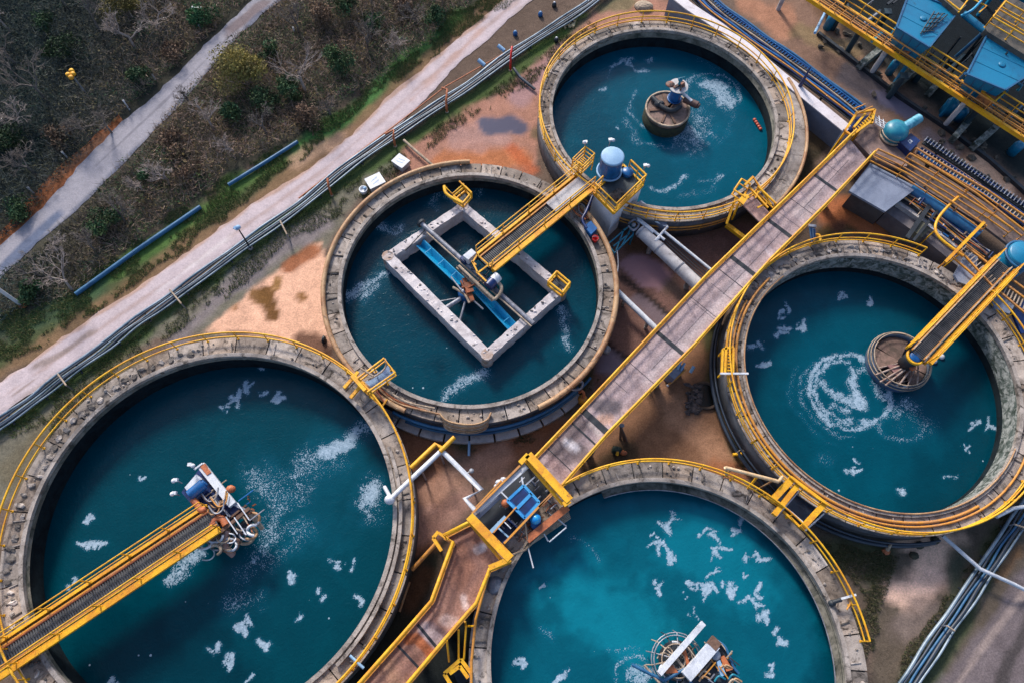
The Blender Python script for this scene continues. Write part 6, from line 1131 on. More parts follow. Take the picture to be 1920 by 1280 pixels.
bl = [(1300, -25), (1345, 18), (1400, 58), (1460, 100), (1530, 150), (1610, 212)]
def bundle(name, label, cat, pts, z, n, gap, mats, r=.07, group=None, slats=None):
    cc = smooth_path(at(pts, z), 4); t = T(name, label, cat, tuple(Vz(cc[len(cc)//2], 0)), group); nn = []
    for i in range(len(cc)):
        d = (cc[min(i+1, len(cc)-1)]-cc[max(i-1, 0)]).normalized(); nn.append(Vector((-d.y, d.x, 0)))
    for k in range(n):
        o_ = (k-(n-1)/2)*gap; MB().tube([p+q*(o_+.04*math.sin(i*1.1+k*3))+Vector((0, 0, .05*math.sin(i+k))) for i, (p, q) in enumerate(zip(cc, nn))], r*(.7+.3*((k*7) % 3)), 6).build('pipe', mats[k % len(mats)], t)
    w_ = n*gap+.1; extr(cc, w_, z-.22, z-.14).build('tray', DARK, t)
    if slats:
        q = resample(cc, .28); m = MB()
        for i, p in enumerate(q[:-1]): d = (q[i+1]-p).normalized(); n_ = Vector((-d.y, d.x, 0)); m.bar(p+n_*slats[0]+Vector((0, 0, .1)), p+n_*slats[1]+Vector((0, 0, .1)), .07, .03)
        m.build('ladder_rung', slats[2], t)
    for i in range(2, len(cc)-1, 5): p = cc[i]; MB().bar(Vz(p, 0), Vz(p, z-.22), .14, .14).build('leg', DARK, t)
    return t
bundle('cable_tray', 'wide tray of blue and white cables behind the white topped channel', 'cable tray', bl, 1.9, 9, .2, (NAVY, ORG, BLUE, NAVY, STONE, DARK, NAVY, BLUE, MBLUE), .08, None, (.1, .42, BLUE))
t = T('blue_mast', 'dark blue tapering mast rising over the white topped channel', 'mast', tuple(P(1481, 196, 0))); b_ = P(1481, 196, 0); MB().tube([b_, b_+Vector((0, 0, 2.5)), b_+Vector((0, 0, 4.2))], .26, 10, r2=.03).build('pole', NAVY, t); MB().lathe(b_, [(.001, 0), (.3, 0), (.3, .1), (.001, .1)], 14).build('base', DARK, t)
t = T('yellow_gate', 'yellow slatted gate box at the top end of the long walkway', 'gate', tuple(P(1612, 235, 2.7)))
zg = 3.5
m = MB()
for p, q in (((1584, 246), (1606, 212)), ((1606, 212), (1640, 206)), ((1640, 206), (1634, 232)), ((1584, 246), (1596, 255)), ((1596, 255), (1636, 226)), ((1600, 240), (1622, 214))): m.bar(P(*p, zg), P(*q, zg), .16, .16)
m.build('frame', YEL, t)
m = MB()
for k in range(9): m.bar(P(1600+k*4, 244-k*3.6, zg+.05), P(1606+k*4, 250-k*3.6, zg+.05), .08, .05)
m.build('slat', YEL, t); MB().prism([P(*p, zg-.4) for p in ((1590, 244), (1606, 220), (1630, 216), (1604, 246))], zg-.6, zg-.4).build('plate', NAVY, t)
for p in ((1586, 246), (1606, 214), (1638, 208)): q = P(*p, zg); MB().bar(Vz(q, 0), q, .14, .14).build('leg', YEL, t)
MB().tube([P(1606, 214, zg+.2), P(1636, 200, zg+.4)], .06, 6).tube([P(1600, 205, zg+.3), P(1622, 196, zg+.3)], .06, 6).build('loose_rail', ORG, t)
t = T('grey_ramp', 'smooth grey blue sloping slab beside the gate box', 'ramp', tuple(P(1565, 275, 0)))
q = [P(1596, 250, 2.6), P(1582, 242, 2.6), P(1546, 300, .1), P(1562, 296, .4)]; MB().add(q+[v-Vector((0, 0, .2)) for v in q], [(0, 1, 2, 3), (7, 6, 5, 4), (0, 4, 5, 1), (1, 5, 6, 2), (2, 6, 7, 3), (3, 7, 4, 0)]).build('slab', SLATE, t)
t = T('teal_vessel', 'rounded teal pump vessel with a pipe at the walkway top end', 'vessel', tuple(P(1672, 262, 2.75)))
c = P(1672, 256, ZD); MB().lathe(c, [(.001, 0), (.8, 0), (.9, .15), (.9, .75), (.78, 1.0), (.45, 1.15), (.001, 1.2)], 28).build('body', TEAL, t); MB().lathe(c, [(.92, .1), (1.02, .1), (1.02, .24), (.92, .24)], 28, close=True).lathe(c, [(.92, .45), (.98, .45), (.98, .52), (.92, .52)], 28, close=True).build('hoop', STONE, t)
MB().tube([c+Vector((.3, .1, .7)), P(1706, 233, ZD+.8), P(1724, 222, ZD+.9)], .36, 14).build('outlet_pipe', M('pale_teal_paint', S(120, 190, 215), S(40, 140, 165), sc1=2.5, rough=.45), t)
t = T('navy_box', 'navy blue control box with a small white symbol beside the teal vessel', 'box', tuple(P(1706, 272, 2.2)))
q = [P(*p, 3.3) for p in ((1686, 265), (1708, 250), (1726, 264), (1706, 284))]; MB().prism(q, 2.3, 3.3).build('body', NAVY, t); c = sum(q, Vector())/4+Vector((0, 0, .012))
ux = (q[3]-q[0]).normalized(); uy = (q[1]-q[0]).normalized(); m = MB()
for u0, v0, u1, v1 in ((-.13, -.13, -.13, .13), (-.13, .13, .13, .13), (-.13, -.13, .13, -.13), (.13, -.13, .13, -.02), (-.05, 0, .1, .1)): m.bar(c+ux*u0+uy*v0, c+ux*u1+uy*v1, .045, .012)
m.build('symbol', WHT, t)
for p in ((1690, 266), (1706, 280), (1722, 265)): q_ = P(*p, 2.3); MB().bar(Vz(q_, 0), q_, .1, .1).build('leg', GREY, t)
t = T('pipe_grid', 'short white pipe grid left of the teal vessel', 'grid', tuple(P(1650, 225, 3.2)))
m = MB()
for k in range(4): m.tube([P(1636+k*1.5, 222+k*5-6, 3.3), P(1668+k*1.5, 244+k*5-8, 3.3)], .04, 6)
for k in range(4): m.tube([P(1640+k*8, 212+k*6, 3.35), P(1640+k*8+3, 232+k*6, 3.35)], .035, 6)
m.build('grid', WHT, t)
o = MB().prism([P(*p, 2.6) for p in ((1632, 306), (1720, 352), (1660, 397), (1592, 358))], 2.42, 2.6).build('grey_roof', SLATE); tag(o, 'flat slate grey roof slab beside the top of long walkway', 'roof')
t = T('grey_roof_base', 'grey conduit housing under and beyond the slate roof slab', 'housing', tuple(P(1690, 400, 0)))
MB().prism([P(*p, 1.9) for p in ((1600, 360), (1660, 395), (1700, 362), (1640, 320))], 0, 2.3).build('wall', M('housing_grey_wall', S(100, 96, 96), rough=.9), t)  # plain grey wall beneath the roof slab
extr(at([(1672, 385), (1740, 432), (1800, 480), (1850, 520)], 1.6), 1.5, 0, 1.5).build('duct_wall', M('grey_duct', S(128, 120, 124), S(96, 92, 100), sc1=.8, rough=.7), t)
extr(at([(1684, 377), (1740, 416), (1796, 462)], 1.9), .42, 1.5, 1.9).build('white_top', LIGHTC, t)
MB().bar(P(1748, 378, 2.3), P(1700, 447, 2.3), .3, .16).bar(P(1757, 396, 2.4), P(1712, 452, 2.4), .18, .16).build('black_bar', DARK, t); MB().prism([P(*p, 2.2) for p in ((1712, 432), (1728, 414), (1746, 428), (1728, 446))], 1.6, 2.2).build('green_box', M('olive_box', S(104, 104, 88), S(80, 84, 76), rough=.8), t)
bundle('pipe_bundle', 'bundle of thin orange and white pipes below the slate roof slab', 'pipes', [(1694, 362), (1740, 392), (1800, 440), (1850, 478)], 2.2, 7, .16, (STONE, ORG, DARK, COP, STONE, NAVY, WHT), .06)
o = MB().tube([P(1708, 352, 2.3), P(1780, 402, 2.3), P(1835, 440, 2.3)], .42, 18).build('blue_main', M('light_steel_blue', S(60, 130, 180), S(34, 100, 150), sc1=.8, rough=.4)); tag(o, 'fat light blue main pipe running down right of the slate roof slab', 'pipe')
# brown service deck with yellow rails and cable ladders
t = T('service_deck', 'brown service deck with yellow rails running down the right edge', 'walkway', tuple(P(1800, 350, 0)))
MB().prism([P(*p, 2.3) for p in ((1646, 290), (1700, 295), (1790, 345), (1935, 432), (1935, 470), (1905, 470), (1840, 420), (1720, 345))], 2.1, 2.3).build('deck', M('brown_deck', S(128, 108, 102), S(98, 84, 82), sc1=1, rough=.85, bump=.4, stain=S(70, 62, 66), ss=1), t)
for p in ((1690, 310), (1760, 350), (1850, 405)): q = P(*p, 2.1); MB().bar(Vz(q, 0), q, .2, .2).build('leg', DARK, t)
for pts in ([(1646, 280), (1690, 300), (1780, 352), (1860, 402), (1900, 430)], [(1636, 293), (1700, 325), (1790, 382), (1850, 424)], [(1706, 288), (1760, 318), (1830, 362), (1925, 436)], [(1718, 278), (1770, 310), (1850, 356), (1935, 415)], [(1646, 280), (1636, 293)]): railing(t, [P(*p, 2.35+1.0) -Vector((0, 0, 1.0)) for p in pts], 1.0, (.5,), .075, 2.2, ORG)
bundle('cable_ladder', 'long ladder tray of blue cables between the yellow rails at the right', 'cable tray', [(1722, 282), (1790, 325), (1860, 370), (1940, 425)], 2.5, 5, .2, (NAVY, BLUE, DARK, BLUE, NAVY), .08, None, (-.4, .3, STONE)); bundle('cable_ladder', 'dark ladder tray along the sand coloured pad at the right', 'cable tray', [(1735, 262), (1800, 305), (1870, 352), (1940, 398)], 2.0, 3, .2, (DARK, NAVY, DARK), .07, None, (-.3, .3, GREY))
t = T('curved_handrail', 'curved thick yellow handrail beside the fat blue pipe', 'handrail', tuple(P(1770, 420, 2.3))); MB().tube(smooth_path(at([(1797, 369), (1775, 390), (1758, 412), (1754, 432), (1766, 450), (1792, 470), (1806, 480)], 3.2)), .1, 8).build('rail', YEL, t)
for p in ((1795, 371), (1756, 430), (1800, 476)): q = P(*p, 3.2); MB().tube([Vz(q, 0), q], .05, 6).build('post', YEL, t)
t = T('thick_handrail', 'straight thick yellow handrail reaching the right tank rim', 'handrail', tuple(P(1810, 450, 2.3))); MB().bar(P(1845, 417, 3.4), P(1772, 492, 3.2), .2, .16).build('rail', YEL, t)
for p in ((1843, 419), (1774, 490)): q = P(*p, 3.2); MB().tube([Vz(q, 0), q], .06, 6).build('post', ORG, t)
t = T('ladder_track', 'orange ladder framed walkway crossing behind right tank bridge', 'walkway', tuple(P(1830, 500, 2.2)))
for k, (p, q) in enumerate((((1800, 470), (1868, 545)), ((1812, 462), (1850, 492)), ((1866, 540), (1925, 590)), ((1872, 523), (1925, 562)), ((1880, 512), (1930, 548)), ((1786, 482), (1830, 520)))): MB().bar(P(*p, 2.8), P(*q, 2.8), .12, .12).build('rail', ORG, t)
m = MB()
for k in range(12): a_, b_ = P(1800+k*5.4, 472+k*6, 2.75), P(1812+k*5.4, 462+k*6, 2.75); m.bar(a_, b_, .07, .06)
for k in range(9): m.bar(P(1870+k*6, 540+k*5, 2.75), P(1878+k*6, 524+k*4.5, 2.75), .07, .06)
m.build('rung', STONE, t)
o = MB().prism([P(*p, 2.0) for p in ((1806, 478), (1826, 486), (1820, 545), (1790, 534), (1782, 520))], RZ+.05, RZ+.25).build('grey_plate', SLATE); tag(o, 'grey blue plate on the right tank rim left of its bridge', 'plate')
o = MB().prism([P(*p, 2.3) for p in ((1850, 548), (1862, 540), (1902, 572), (1890, 590), (1862, 580))], RZ+.05, RZ+.25).build('grey_plate', SLATE); tag(o, 'grey blue plate on the right tank rim right of its bridge', 'plate')
o = MB().prism([P(*p, 2.0) for p in ((1898, 585), (1925, 560), (1940, 620), (1915, 625))], 1.8, 2.0).build('blue_cover', NAVY); tag(o, 'navy cover plate at the right edge above the tank rim', 'cover')
# process building: big blue hoppers on a dark steel frame, catwalk in front
def hopper(label, quad, z1, z0, k):
    q = [P(*p, z1) for p in quad]; t = T('blue_hopper', label, 'hopper', tuple(Vz(sum(q, Vector())/4, 0)), 'big blue hoppers at the upper right')
    c = sum(q, Vector())/4; low = [Vz(p.lerp(c, .35), z0) for p in q]
    MB().add(q+low, [(0, 1, 2, 3), (7, 6, 5, 4), (0, 4, 5, 1), (1, 5, 6, 2), (2, 6, 7, 3), (3, 7, 4, 0)]).build('body', HOPB, t)
    m = MB()
    for i in range(4): m.bar(q[i]+Vector((0, 0, .05)), q[(i+1) % 4]+Vector((0, 0, .05)), .12, .1)
    m.build('rim', MBLUE, t)
    for p in low: MB().bar(Vz(p, 0), p, .22, .22).build('leg', HOPB, t)
    MB().blob(c+Vector((0, 0, .04)), .3, .3, .06, 14, 4).build('hatch', HOPB, t)
    for f in (.33, .66): MB().bar(q[0].lerp(q[1], f)+Vector((0, 0, .01)), q[3].lerp(q[2], f)+Vector((0, 0, .01)), .035, .03).build('weld_seam', HOPB, t)
    for e0, e1, l0, l1 in ((q[3], q[2], low[3], low[2]), (q[0], q[3], low[0], low[3])):
        for f in (.25, .5, .75): MB().bar(e0.lerp(e1, f), l0.lerp(l1, f), .07, .07).build('stiffener', MBLUE, t)
    return t
hopper('big blue hopper nearer the top edge behind the yellow catwalk', ((1680, 52), (1706, -18), (1797, 22), (1742, 90)), 5.0, 2.2, 0)
hopper('big blue hopper nearer the right edge behind the yellow catwalk', ((1812, 140), (1852, 62), (1965, 118), (1884, 170)), 5.0, 2.2, 1)
hopper('dark blue hopper half hidden at the top right corner', ((1880, -60), (1905, -90), (1990, -40), (1960, 10)), 4.6, 2.2, 2)
def dome(px, py, r_, z, label): o = MB().lathe(P(px, py, z), [(.001, -z), (r_, -z), (r_, 0), (r_*.7, .2), (.001, .3)], 24).build('blue_pot', HOPB); tag(o, label, 'pot', 'small blue pots below the catwalk')
dome(1562, 32, .38, 1.2, 'small blue pot below the catwalk near the top edge'); dome(1680, 118, .34, 1.2, 'small blue pot beside the upper white column'); dome(1788, 192, .5, 1.2, 'small blue pot left of the lower white column'); dome(1808, 208, .4, 1.0, 'small blue pot right of the lower white column'); dome(1912, 272, .4, 1., 'small blue pot at the right picture edge')
t = T('yellow_catwalk', 'long yellow railed catwalk across the upper right corner', 'catwalk', tuple(Vz(P(1720, 130, 3), 0)))
ca, cb_ = P(1505, -10, 3.0), P(1945, 276, 3.0); d = (cb_-ca).normalized(); nn = Vector((-d.y, d.x, 0)); L_ = (cb_-ca).length; wc = 1.5
m = MB()
for s_ in (0, wc*.33, wc*.66): m.bar(ca+nn*s_, cb_+nn*s_, .09, .1)
m.build('stringer', ORG, t)
MB().bar(ca-nn*.05, cb_-nn*.05, .24, .34).build('front_girder', YEL, t); MB().bar(ca+nn*wc, cb_+nn*wc, .14, .2).build('rear_girder', YEL, t)
m = MB()
for k in range(int(L_/1.1)): p = ca+d*(k*1.1+.3); m.bar(p, p+nn*wc, .07, .07)
m.build('cross_bar', ORG, t)
m = MB()
for k in range(int(L_/.3)):
    p = ca+d*(k*.3); m.bar(p+nn*.2, p+nn*1.2, .035, .03)
m.build('deck_slat', DARK, t)
railing(t, resample([ca, cb_], 2.), 1.1, (.55,), .06, 1.6, ORG); railing(t, resample([ca+nn*wc, cb_+nn*wc], 2.), 1.1, (.55,), .06, 1.6, YEL)
for px, py, lb in ((1632, 140, 0), (1769, 238, 0), (1459, 18, 0)): b_ = P(px, py, 0); MB().tube([b_, Vz(b_, 2.85)], .2, 14).build('column', LIGHTC, t)
def crate(px, py, lab):
    t = T('orange_housing', lab, 'housing', tuple(P(px, py, 3))); q = [P(px+a, py+b, 4.0) for a, b in ((-20, 5), (-2, -12), (24, 6), (4, 24))]
    MB().prism(q, 3.3, 4.0).build('box', M('rust_orange_sheet', S(190, 120, 66), S(130, 82, 56), sc1=2.2, rough=.7, bump=.5), t); m = MB()
    for i in range(4): m.bar(q[i]+Vector((0, 0, .05)), q[(i+1) % 4]+Vector((0, 0, .05)), .1, .1)
    m.bar(q[0]+Vector((0, 0, .05)), q[2]+Vector((0, 0, .05)), .08, .08); m.build('frame', YEL, t)
crate(1708, 66, 'rust orange housing against the blue hopper nearer the top edge'); crate(1860, 168, 'rust orange housing against the blue hopper nearer the right edge')
t = T('dark_scaffold', 'small black scaffold leaning on the upper blue hopper', 'scaffold', tuple(P(1745, 60, 3.5)))
for k in range(4): MB().tube([P(1726+k*6, 64-k*2, 5.1), P(1752+k*8, 22+k*2, 5.3)], .05, 6).build('pole', DARK, t)
for k in range(5): MB().tube([P(1728+k*5, 60-k*8, 5.25), P(1752+k*5, 58-k*8, 5.25)], .04, 6).build('rung', DARK, t)
# dark beams, piers and sloping columns under the hoppers
for i, (p, q, lb) in enumerate((((1612, 124), (1652, 92), 'mossy grey concrete beam by the upper white column'), ((1668, 170), (1715, 132), 'mossy grey concrete beam in the middle of the dark yard'), ((1786, 262), (1812, 232), 'brownish concrete beam right of the lower white column'), ((1825, 276), (1866, 240), 'broken grey concrete beam near the tan pad'), ((1742, 175), (1765, 150), 'dark mossy concrete beam behind lower white column'))):
    o = MB().bar(P(*p, .45), P(*q, .5), .5, .7).build('concrete_beam', ROCK); tag(o, lb, 'beam', 'concrete beams in the dark yard')
m = extr(at([(1535, 60), (1610, 118), (1690, 180), (1780, 240), (1860, 300), (1940, 372)], .3), .28, .0, .32); o = m.build('dark_kerb', DARK); tag(o, 'long black kerb line separating pads from the dark hopper yard', 'kerb')
for p, q, lb in (((1810, 138), (1780, 170), 'pale blue sloping brace beside the lower hopper'), ((1842, 62), (1768, 128), 'pale blue sloping brace between the two big hoppers'), ((1528, 62), (1550, 18), 'pale sloping brace left of the catwalk near top edge')): o = MB().tube([P(*p, 4.6 if p[0] > 1600 else 2.4), P(*q, 1.0 if p[0] > 1600 else .2)], .12, 8).build('brace', LBLUE if p[0] < 1600 else MBLUE); tag(o, lb, 'brace', 'sloping braces at the hoppers')
o = MB().tube([P(1806, 26, 5.0), P(1846, 58, 5.0)], .26, 8).build('blue_beam', HOPB); tag(o, 'blue beam joining the two big hoppers', 'beam'); o = MB().tube(smooth_path([P(1802, 30, 5.3), P(1822, 20, 5.8), P(1838, 4, 6.0), P(1850, -12, 6.2)]), .1, 8).build('blue_cable_pipe', CYAN); tag(o, 'curved cyan pipe rising from the blue beam to the top edge', 'pipe')
t = T('upper_platform', 'grey platform with yellow rails at the top right corner', 'platform', tuple(P(1880, 40, 0)))
MB().prism([P(*p, 5.4) for p in ((1846, 56), (1866, 28), (1896, -8), (1990, 50), (1940, 115))], 4.9, 5.4).build('deck', M('platform_grey', S(96, 90, 84), S(70, 70, 70), rough=.8), t)
for pts in ([(1846, 52), (1925, 98)], [(1846, 52), (1870, 22), (1900, -12)], [(1858, 38), (1935, 82)], [(1868, 22), (1940, 62)]): railing(t, [P(*p, 5.45) for p in pts], 1.0, (.5,), .06, 1.6, YEL)
for p in ((1850, 54), (1920, 96), (1890, 10)): q = P(*p, 4.9); MB().bar(Vz(q, 0), q, .2, .2).build('leg', DARK, t)
t = T('upper_platform', 'narrow grey platform ledge with yellow frame between the hoppers at the top', 'platform', tuple(P(1780, 0, 0)))
MB().prism([P(*p, 5.4) for p in ((1758, -10), (1768, -24), (1812, 10), (1797, 24))], 5.0, 5.4).build('deck', M('platform_grey', S(96, 90, 84)), t); MB().tube(at([(1797, 24), (1818, -4), (1850, 12), (1836, 24)], 5.8), .07, 6).tube(at([(1760, -12), (1800, 20)], 5.9), .07, 6).build('frame', YEL, t)
q = P(1785, 5, 5.0); MB().bar(Vz(q, 0), q, .2, .2).build('leg', DARK, t)
m = MB()
for k in range(34):
    x0 = rnd.uniform(1530, 1900); y0 = 60+(x0-1530)*.8+rnd.uniform(-46, 30); m.blob(P(x0, y0, .1), rnd.uniform(.1, .4), rnd.uniform(.1, .4), rnd.uniform(.1, .25), 6, 4, .4)
o = m.build('yard_rubble', M('yard_rubble_stone', S(112, 100, 88), S(60, 60, 58), sc1=2, rough=.95, bump=1)); o['kind'] = 'stuff'; o['label'] = 'scattered stones and rubble across the dark hopper yard'
for k, (px, py) in enumerate(((1580, 20), (1610, 62), (1660, 30), (1690, 150), (1740, 120), (1830, 210), (1890, 215), (1780, 120))):
    q = P(px, py, 2.0); o = MB().tube([Vz(q, 0), Vz(q, 2.4)], .24, 12).bar(Vz(q, 2.4), Vz(q, 2.5), .6, .6).build('dark_column', M('dark_teal_steel', S(20, 56, 70), S(14, 38, 52), rough=.6)); tag(o, 'dark teal column standing in shade beneath the hoppers and catwalk', 'column', 'dark columns under the hoppers')
# ------------------------------------------------------------------ vegetation
VR = np.random.default_rng(5)
def scatter(polys, n, avoid=()):
    out = []
    got = 0
    lo = np.array([1e9, 1e9]); hi = -lo
    for poly in polys:
        for p in poly: q = P(*p, 0); lo = np.minimum(lo, (q.x, q.y)); hi = np.maximum(hi, (q.x, q.y))
    while got < n:
        x = VR.uniform(lo[0], hi[0], n*2); y = VR.uniform(lo[1], hi[1], n*2); px, py = proj(x, y, 0.)
        jx = (fbm(x, y, 2.5, 70)-.5)*34; jy = (fbm(x, y, 2.5, 73)-.5)*34
        k = np.zeros(x.shape, bool)
        for poly in polys: k |= inside(px+jx, py+jy, poly)
        for av in avoid: k &= ~inside(px, py, av)
        out.append(np.stack([x[k], y[k], px[k], py[k]], 1)); got += k.sum()
    return np.vstack(out)[:n]
def blades(base, dirs, width, cols, name, mat):
    """thin triangles from base along dirs"""
    n = len(base); sidev = np.cross(dirs, VR.normal(size=(n, 3))); sidev /= np.linalg.norm(sidev, axis=1)[:, None]+1e-9
    V = np.stack([base-sidev*width[:, None]/2, base+sidev*width[:, None]/2, base+dirs], 1).reshape(-1, 3)
    Fq = np.arange(n*3).reshape(n, 3); o = np_mesh(name, V, Fq, {'Col': ('FACE', cols)}, mat); o['kind'] = 'stuff'; return o
def pal(colors, idx): a = np.array([S(*c)[:3] for c in colors]); return a[idx]
WOOD = [(-120, -90), (560, -90), (505, 0), (470, 25), (430, 62), (380, 118), (315, 198), (252, 258), (196, 322), (120, 405), (50, 460), (-10, 512), (-10, 560), (40, 560), (-120, 700)]
PATHPOLY = [(-140, 640), (-20, 470), (60, 405), (130, 322), (215, 235), (292, 170), (368, 95), (428, 34), (560, -90), (640, -90), (522, 2), (452, 62), (398, 124), (332, 204), (270, 268), (214, 326), (132, 408), (66, 462), (-10, 525)]
STRIP = [(500, 25), (560, -90), (960, -60), (900, -5), (850, 40), (775, 105), (700, 160), (600, 222), (500, 285), (440, 320), (360, 380), (270, 450), (150, 540), (60, 580), (-20, 620), (-20, 540), (60, 475), (140, 400), (215, 325), (270, 268), (332, 204), (398, 124), (452, 62)]
def shrubs_layer(polys, n, cfun, hmax, name, avoid):
    p = scatter(polys, n, avoid); x, y = p[:, 0], p[:, 1]
    hh = hmax*np.clip((fbm(x, y, 3.2, 81)-.28)*2.0, .08, 1.2)*(.5+.9*fbm(x, y, .9, 85))
    z = hh*VR.uniform(0, 1, n)**.6
    d = VR.normal(size=(n, 3)); d[:, 2] = np.abs(d[:, 2])*1.1+.25; d /= np.linalg.norm(d, axis=1)[:, None]; L_ = VR.uniform(.2, .85, n)
    return p, np.stack([x, y, z], 1), d*L_[:, None]
npx = 78000; p, b0, d0 = shrubs_layer([WOOD, STRIP], npx, None, 1.5, 'undergrowth', [PATHPOLY])
u = fbm(p[:, 0], p[:, 1], 4, 91); v = VR.uniform(0, 1, npx); left = sstep(420, 120, p[:, 2]+p[:, 3]*.25)  # left darkens twigs toward the corner, a vignette put into their colour
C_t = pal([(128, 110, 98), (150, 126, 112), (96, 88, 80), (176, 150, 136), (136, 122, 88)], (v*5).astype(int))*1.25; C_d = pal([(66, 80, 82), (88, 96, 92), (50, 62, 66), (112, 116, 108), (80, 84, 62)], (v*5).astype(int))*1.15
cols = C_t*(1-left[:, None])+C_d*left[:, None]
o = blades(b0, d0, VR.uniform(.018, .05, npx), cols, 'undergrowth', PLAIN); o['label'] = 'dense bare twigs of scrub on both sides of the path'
nl = 52000; p, b1, d1 = shrubs_layer([WOOD, STRIP], nl, None, 1.35, 'leaves', [PATHPOLY])
u = fbm(p[:, 0], p[:, 1], 3.4, 95); v = VR.uniform(0, 1, nl); left = sstep(420, 120, p[:, 2]+p[:, 3]*.25)  # same corner vignette put into the leaf colours
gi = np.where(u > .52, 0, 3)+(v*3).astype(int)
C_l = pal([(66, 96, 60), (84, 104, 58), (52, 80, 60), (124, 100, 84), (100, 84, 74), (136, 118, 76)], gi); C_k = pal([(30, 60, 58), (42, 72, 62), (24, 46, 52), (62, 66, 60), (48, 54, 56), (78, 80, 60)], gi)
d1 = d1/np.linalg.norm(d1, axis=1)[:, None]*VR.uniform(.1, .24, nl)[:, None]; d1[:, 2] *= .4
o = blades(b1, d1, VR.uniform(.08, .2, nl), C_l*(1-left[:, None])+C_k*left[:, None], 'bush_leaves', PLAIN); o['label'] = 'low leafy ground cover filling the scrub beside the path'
GR = [[(960, -40), (1000, -20), (930, 20), (830, 90), (720, 175), (610, 260), (560, 300), (470, 370), (360, 450), (240, 540), (120, 620), (0, 690), (-60, 700), (-60, 610), (60, 570), (150, 520), (280, 430), (430, 330), (560, 250), (660, 190), (780, 95), (880, 10)],
      [(0, 800), (120, 718), (320, 580), (480, 455), (640, 345), (760, 282), (900, 190), (1000, 115), (1100, 40), (1120, 55), (1010, 140), (900, 215), (780, 300), (660, 385), (560, 440), (420, 560), (290, 650), (180, 730), (60, 860), (0, 940)]]
GR2 = [[(1540, 1010), (1680, 1040), (1640, 1150), (1660, 1280), (1600, 1230), (1590, 1130)], [(1790, 1090), (1870, 980), (1920, 900), (1930, 960), (1800, 1160), (1720, 1280), (1660, 1280)], [(1340, 640), (1372, 760), (1450, 900), (1390, 880), (1330, 760)], [(740, 800), (900, 830), (1080, 760), (1110, 700), (1130, 720), (1000, 830), (860, 850)]]
def grass(polys, n, cs, name, lab, lmax=.3):
    p = scatter(polys, n); x, y = p[:, 0], p[:, 1]; k = fbm(x, y, 1.6, 101)+.5*fbm(x, y, .4, 105) > .72; 
    ring = np.zeros(len(x), bool)
    for t_ in TK.values(): ring |= np.hypot(x-t_[0], y-t_[1]) < t_[3]+.2
    k &= ~ring; x, y = x[k], y[k]; m_ = len(x)
    d = VR.normal(size=(m_, 3))*.6; d[:, 2] = np.abs(d[:, 2])+.7; d *= (VR.uniform(.08, lmax, m_)/np.linalg.norm(d, axis=1))[:, None]
    o = blades(np.stack([x, y, np.full(m_, .0)], 1), d, VR.uniform(.02, .045, m_), pal(cs, (VR.uniform(0, 1, m_)*len(cs)).astype(int)), name, PLAIN); o['label'] = lab
grass([GR[0]], 60000, [(92, 122, 66), (122, 128, 78), (150, 138, 98), (74, 108, 64)], 'grass', 'patchy green grass between scrub and gravel road')
grass([GR[1]], 32000, [(86, 112, 58), (112, 124, 72), (140, 130, 94), (70, 100, 54)], 'grass', 'green grass strip on the tank side of the pipe bundle')
grass(GR2, 26000, [(76, 88, 54), (104, 100, 70), (124, 114, 92), (64, 80, 54)], 'grass', 'thin grass between the tanks and at the lower right')
def bare_tree(px, py, h, spread, mat, seed, label, lean=(0, 0), depth=5, r0=.09, first=.3):
    b_ = P(px, py, 0); rr = random.Random(seed); t = T('bare_tree', label, 'tree', tuple(b_), 'bare trees in the scrub'); h *= 1.15; r0 *= 1.2; tr = MB(); cr = MB()
    def grow(p, d, L_, r_, lv):
        q = p+d*L_*.5+Vector((rr.uniform(-.06, .06), rr.uniform(-.06, .06), 0))*L_; e = p+d*L_+Vector((rr.uniform(-.1, .1), rr.uniform(-.1, .1), rr.uniform(-.02, .06)))*L_
        (tr if lv == 0 else cr).tube([p, q, e], r_, 6 if lv == 0 else (4 if lv < 3 else 3), cap=False, r2=r_*.62)
        if lv >= depth: return
        n_ = rr.choice((3, 4)) if lv < 2 else rr.choice((2, 3, 3))
        for i in range(n_):
            src = p.lerp(e, rr.uniform(.45, 1.)) if lv else p.lerp(e, rr.uniform(.5, 1.))
            a = rr.uniform(0, 2*PI); nd = (d+Vector((math.cos(a), math.sin(a), rr.uniform(-.25, .35)))*spread*rr.uniform(.5, 1.1)).normalized()
            grow(src, nd, L_*rr.uniform(.58, .82), max(.012, r_*.58), lv+1)
    grow(b_, Vector((lean[0], lean[1], 1)).normalized(), h*first, r0, 0)
    tr.build('trunk', mat, t); cr.build('crown', mat, t); return t
bare_tree(573, 172, 6.2, .75, BARK, 3, 'pale leafless tree standing tallest in the scrub between path and road', r0=.11)
bare_tree(92, 196, 6.0, 1.0, BARKD, 8, 'wide dark grey leafless tree left of the yellow signal mast', r0=.11)
bare_tree(137, 545, 3.8, .8, BARK, 5, 'small leafless tree by the left end of the long blue pipe', (.05, 0))
bare_tree(78, 520, 3.0, 1.0, BARKD, 15, 'low bare bush tree above the leaning white pole')
bare_tree(235, 415, 3.6, 1.0, BARKD, 17, 'dark bare tree at the scrub edge above the middle of the long blue pipe')
bare_tree(318, 345, 3.4, 1.0, BARK, 19, 'grey bare tree in the scrub halfway along the road')
bare_tree(690, 95, 4.2, .95, BARKD, 23, 'brown bare tree right of the pale tallest tree')
bare_tree(778, 50, 3.2, 1.1, BARKD, 27, 'low brown bare tree beside the green verge near the top')
bare_tree(255, 92, 4.6, .9, BARK, 29, 'grey bare tree in the upper wood left of the path')
bare_tree(30, 120, 5.0, 1.0, BARKD, 31, 'dark bare tree in the upper left corner')
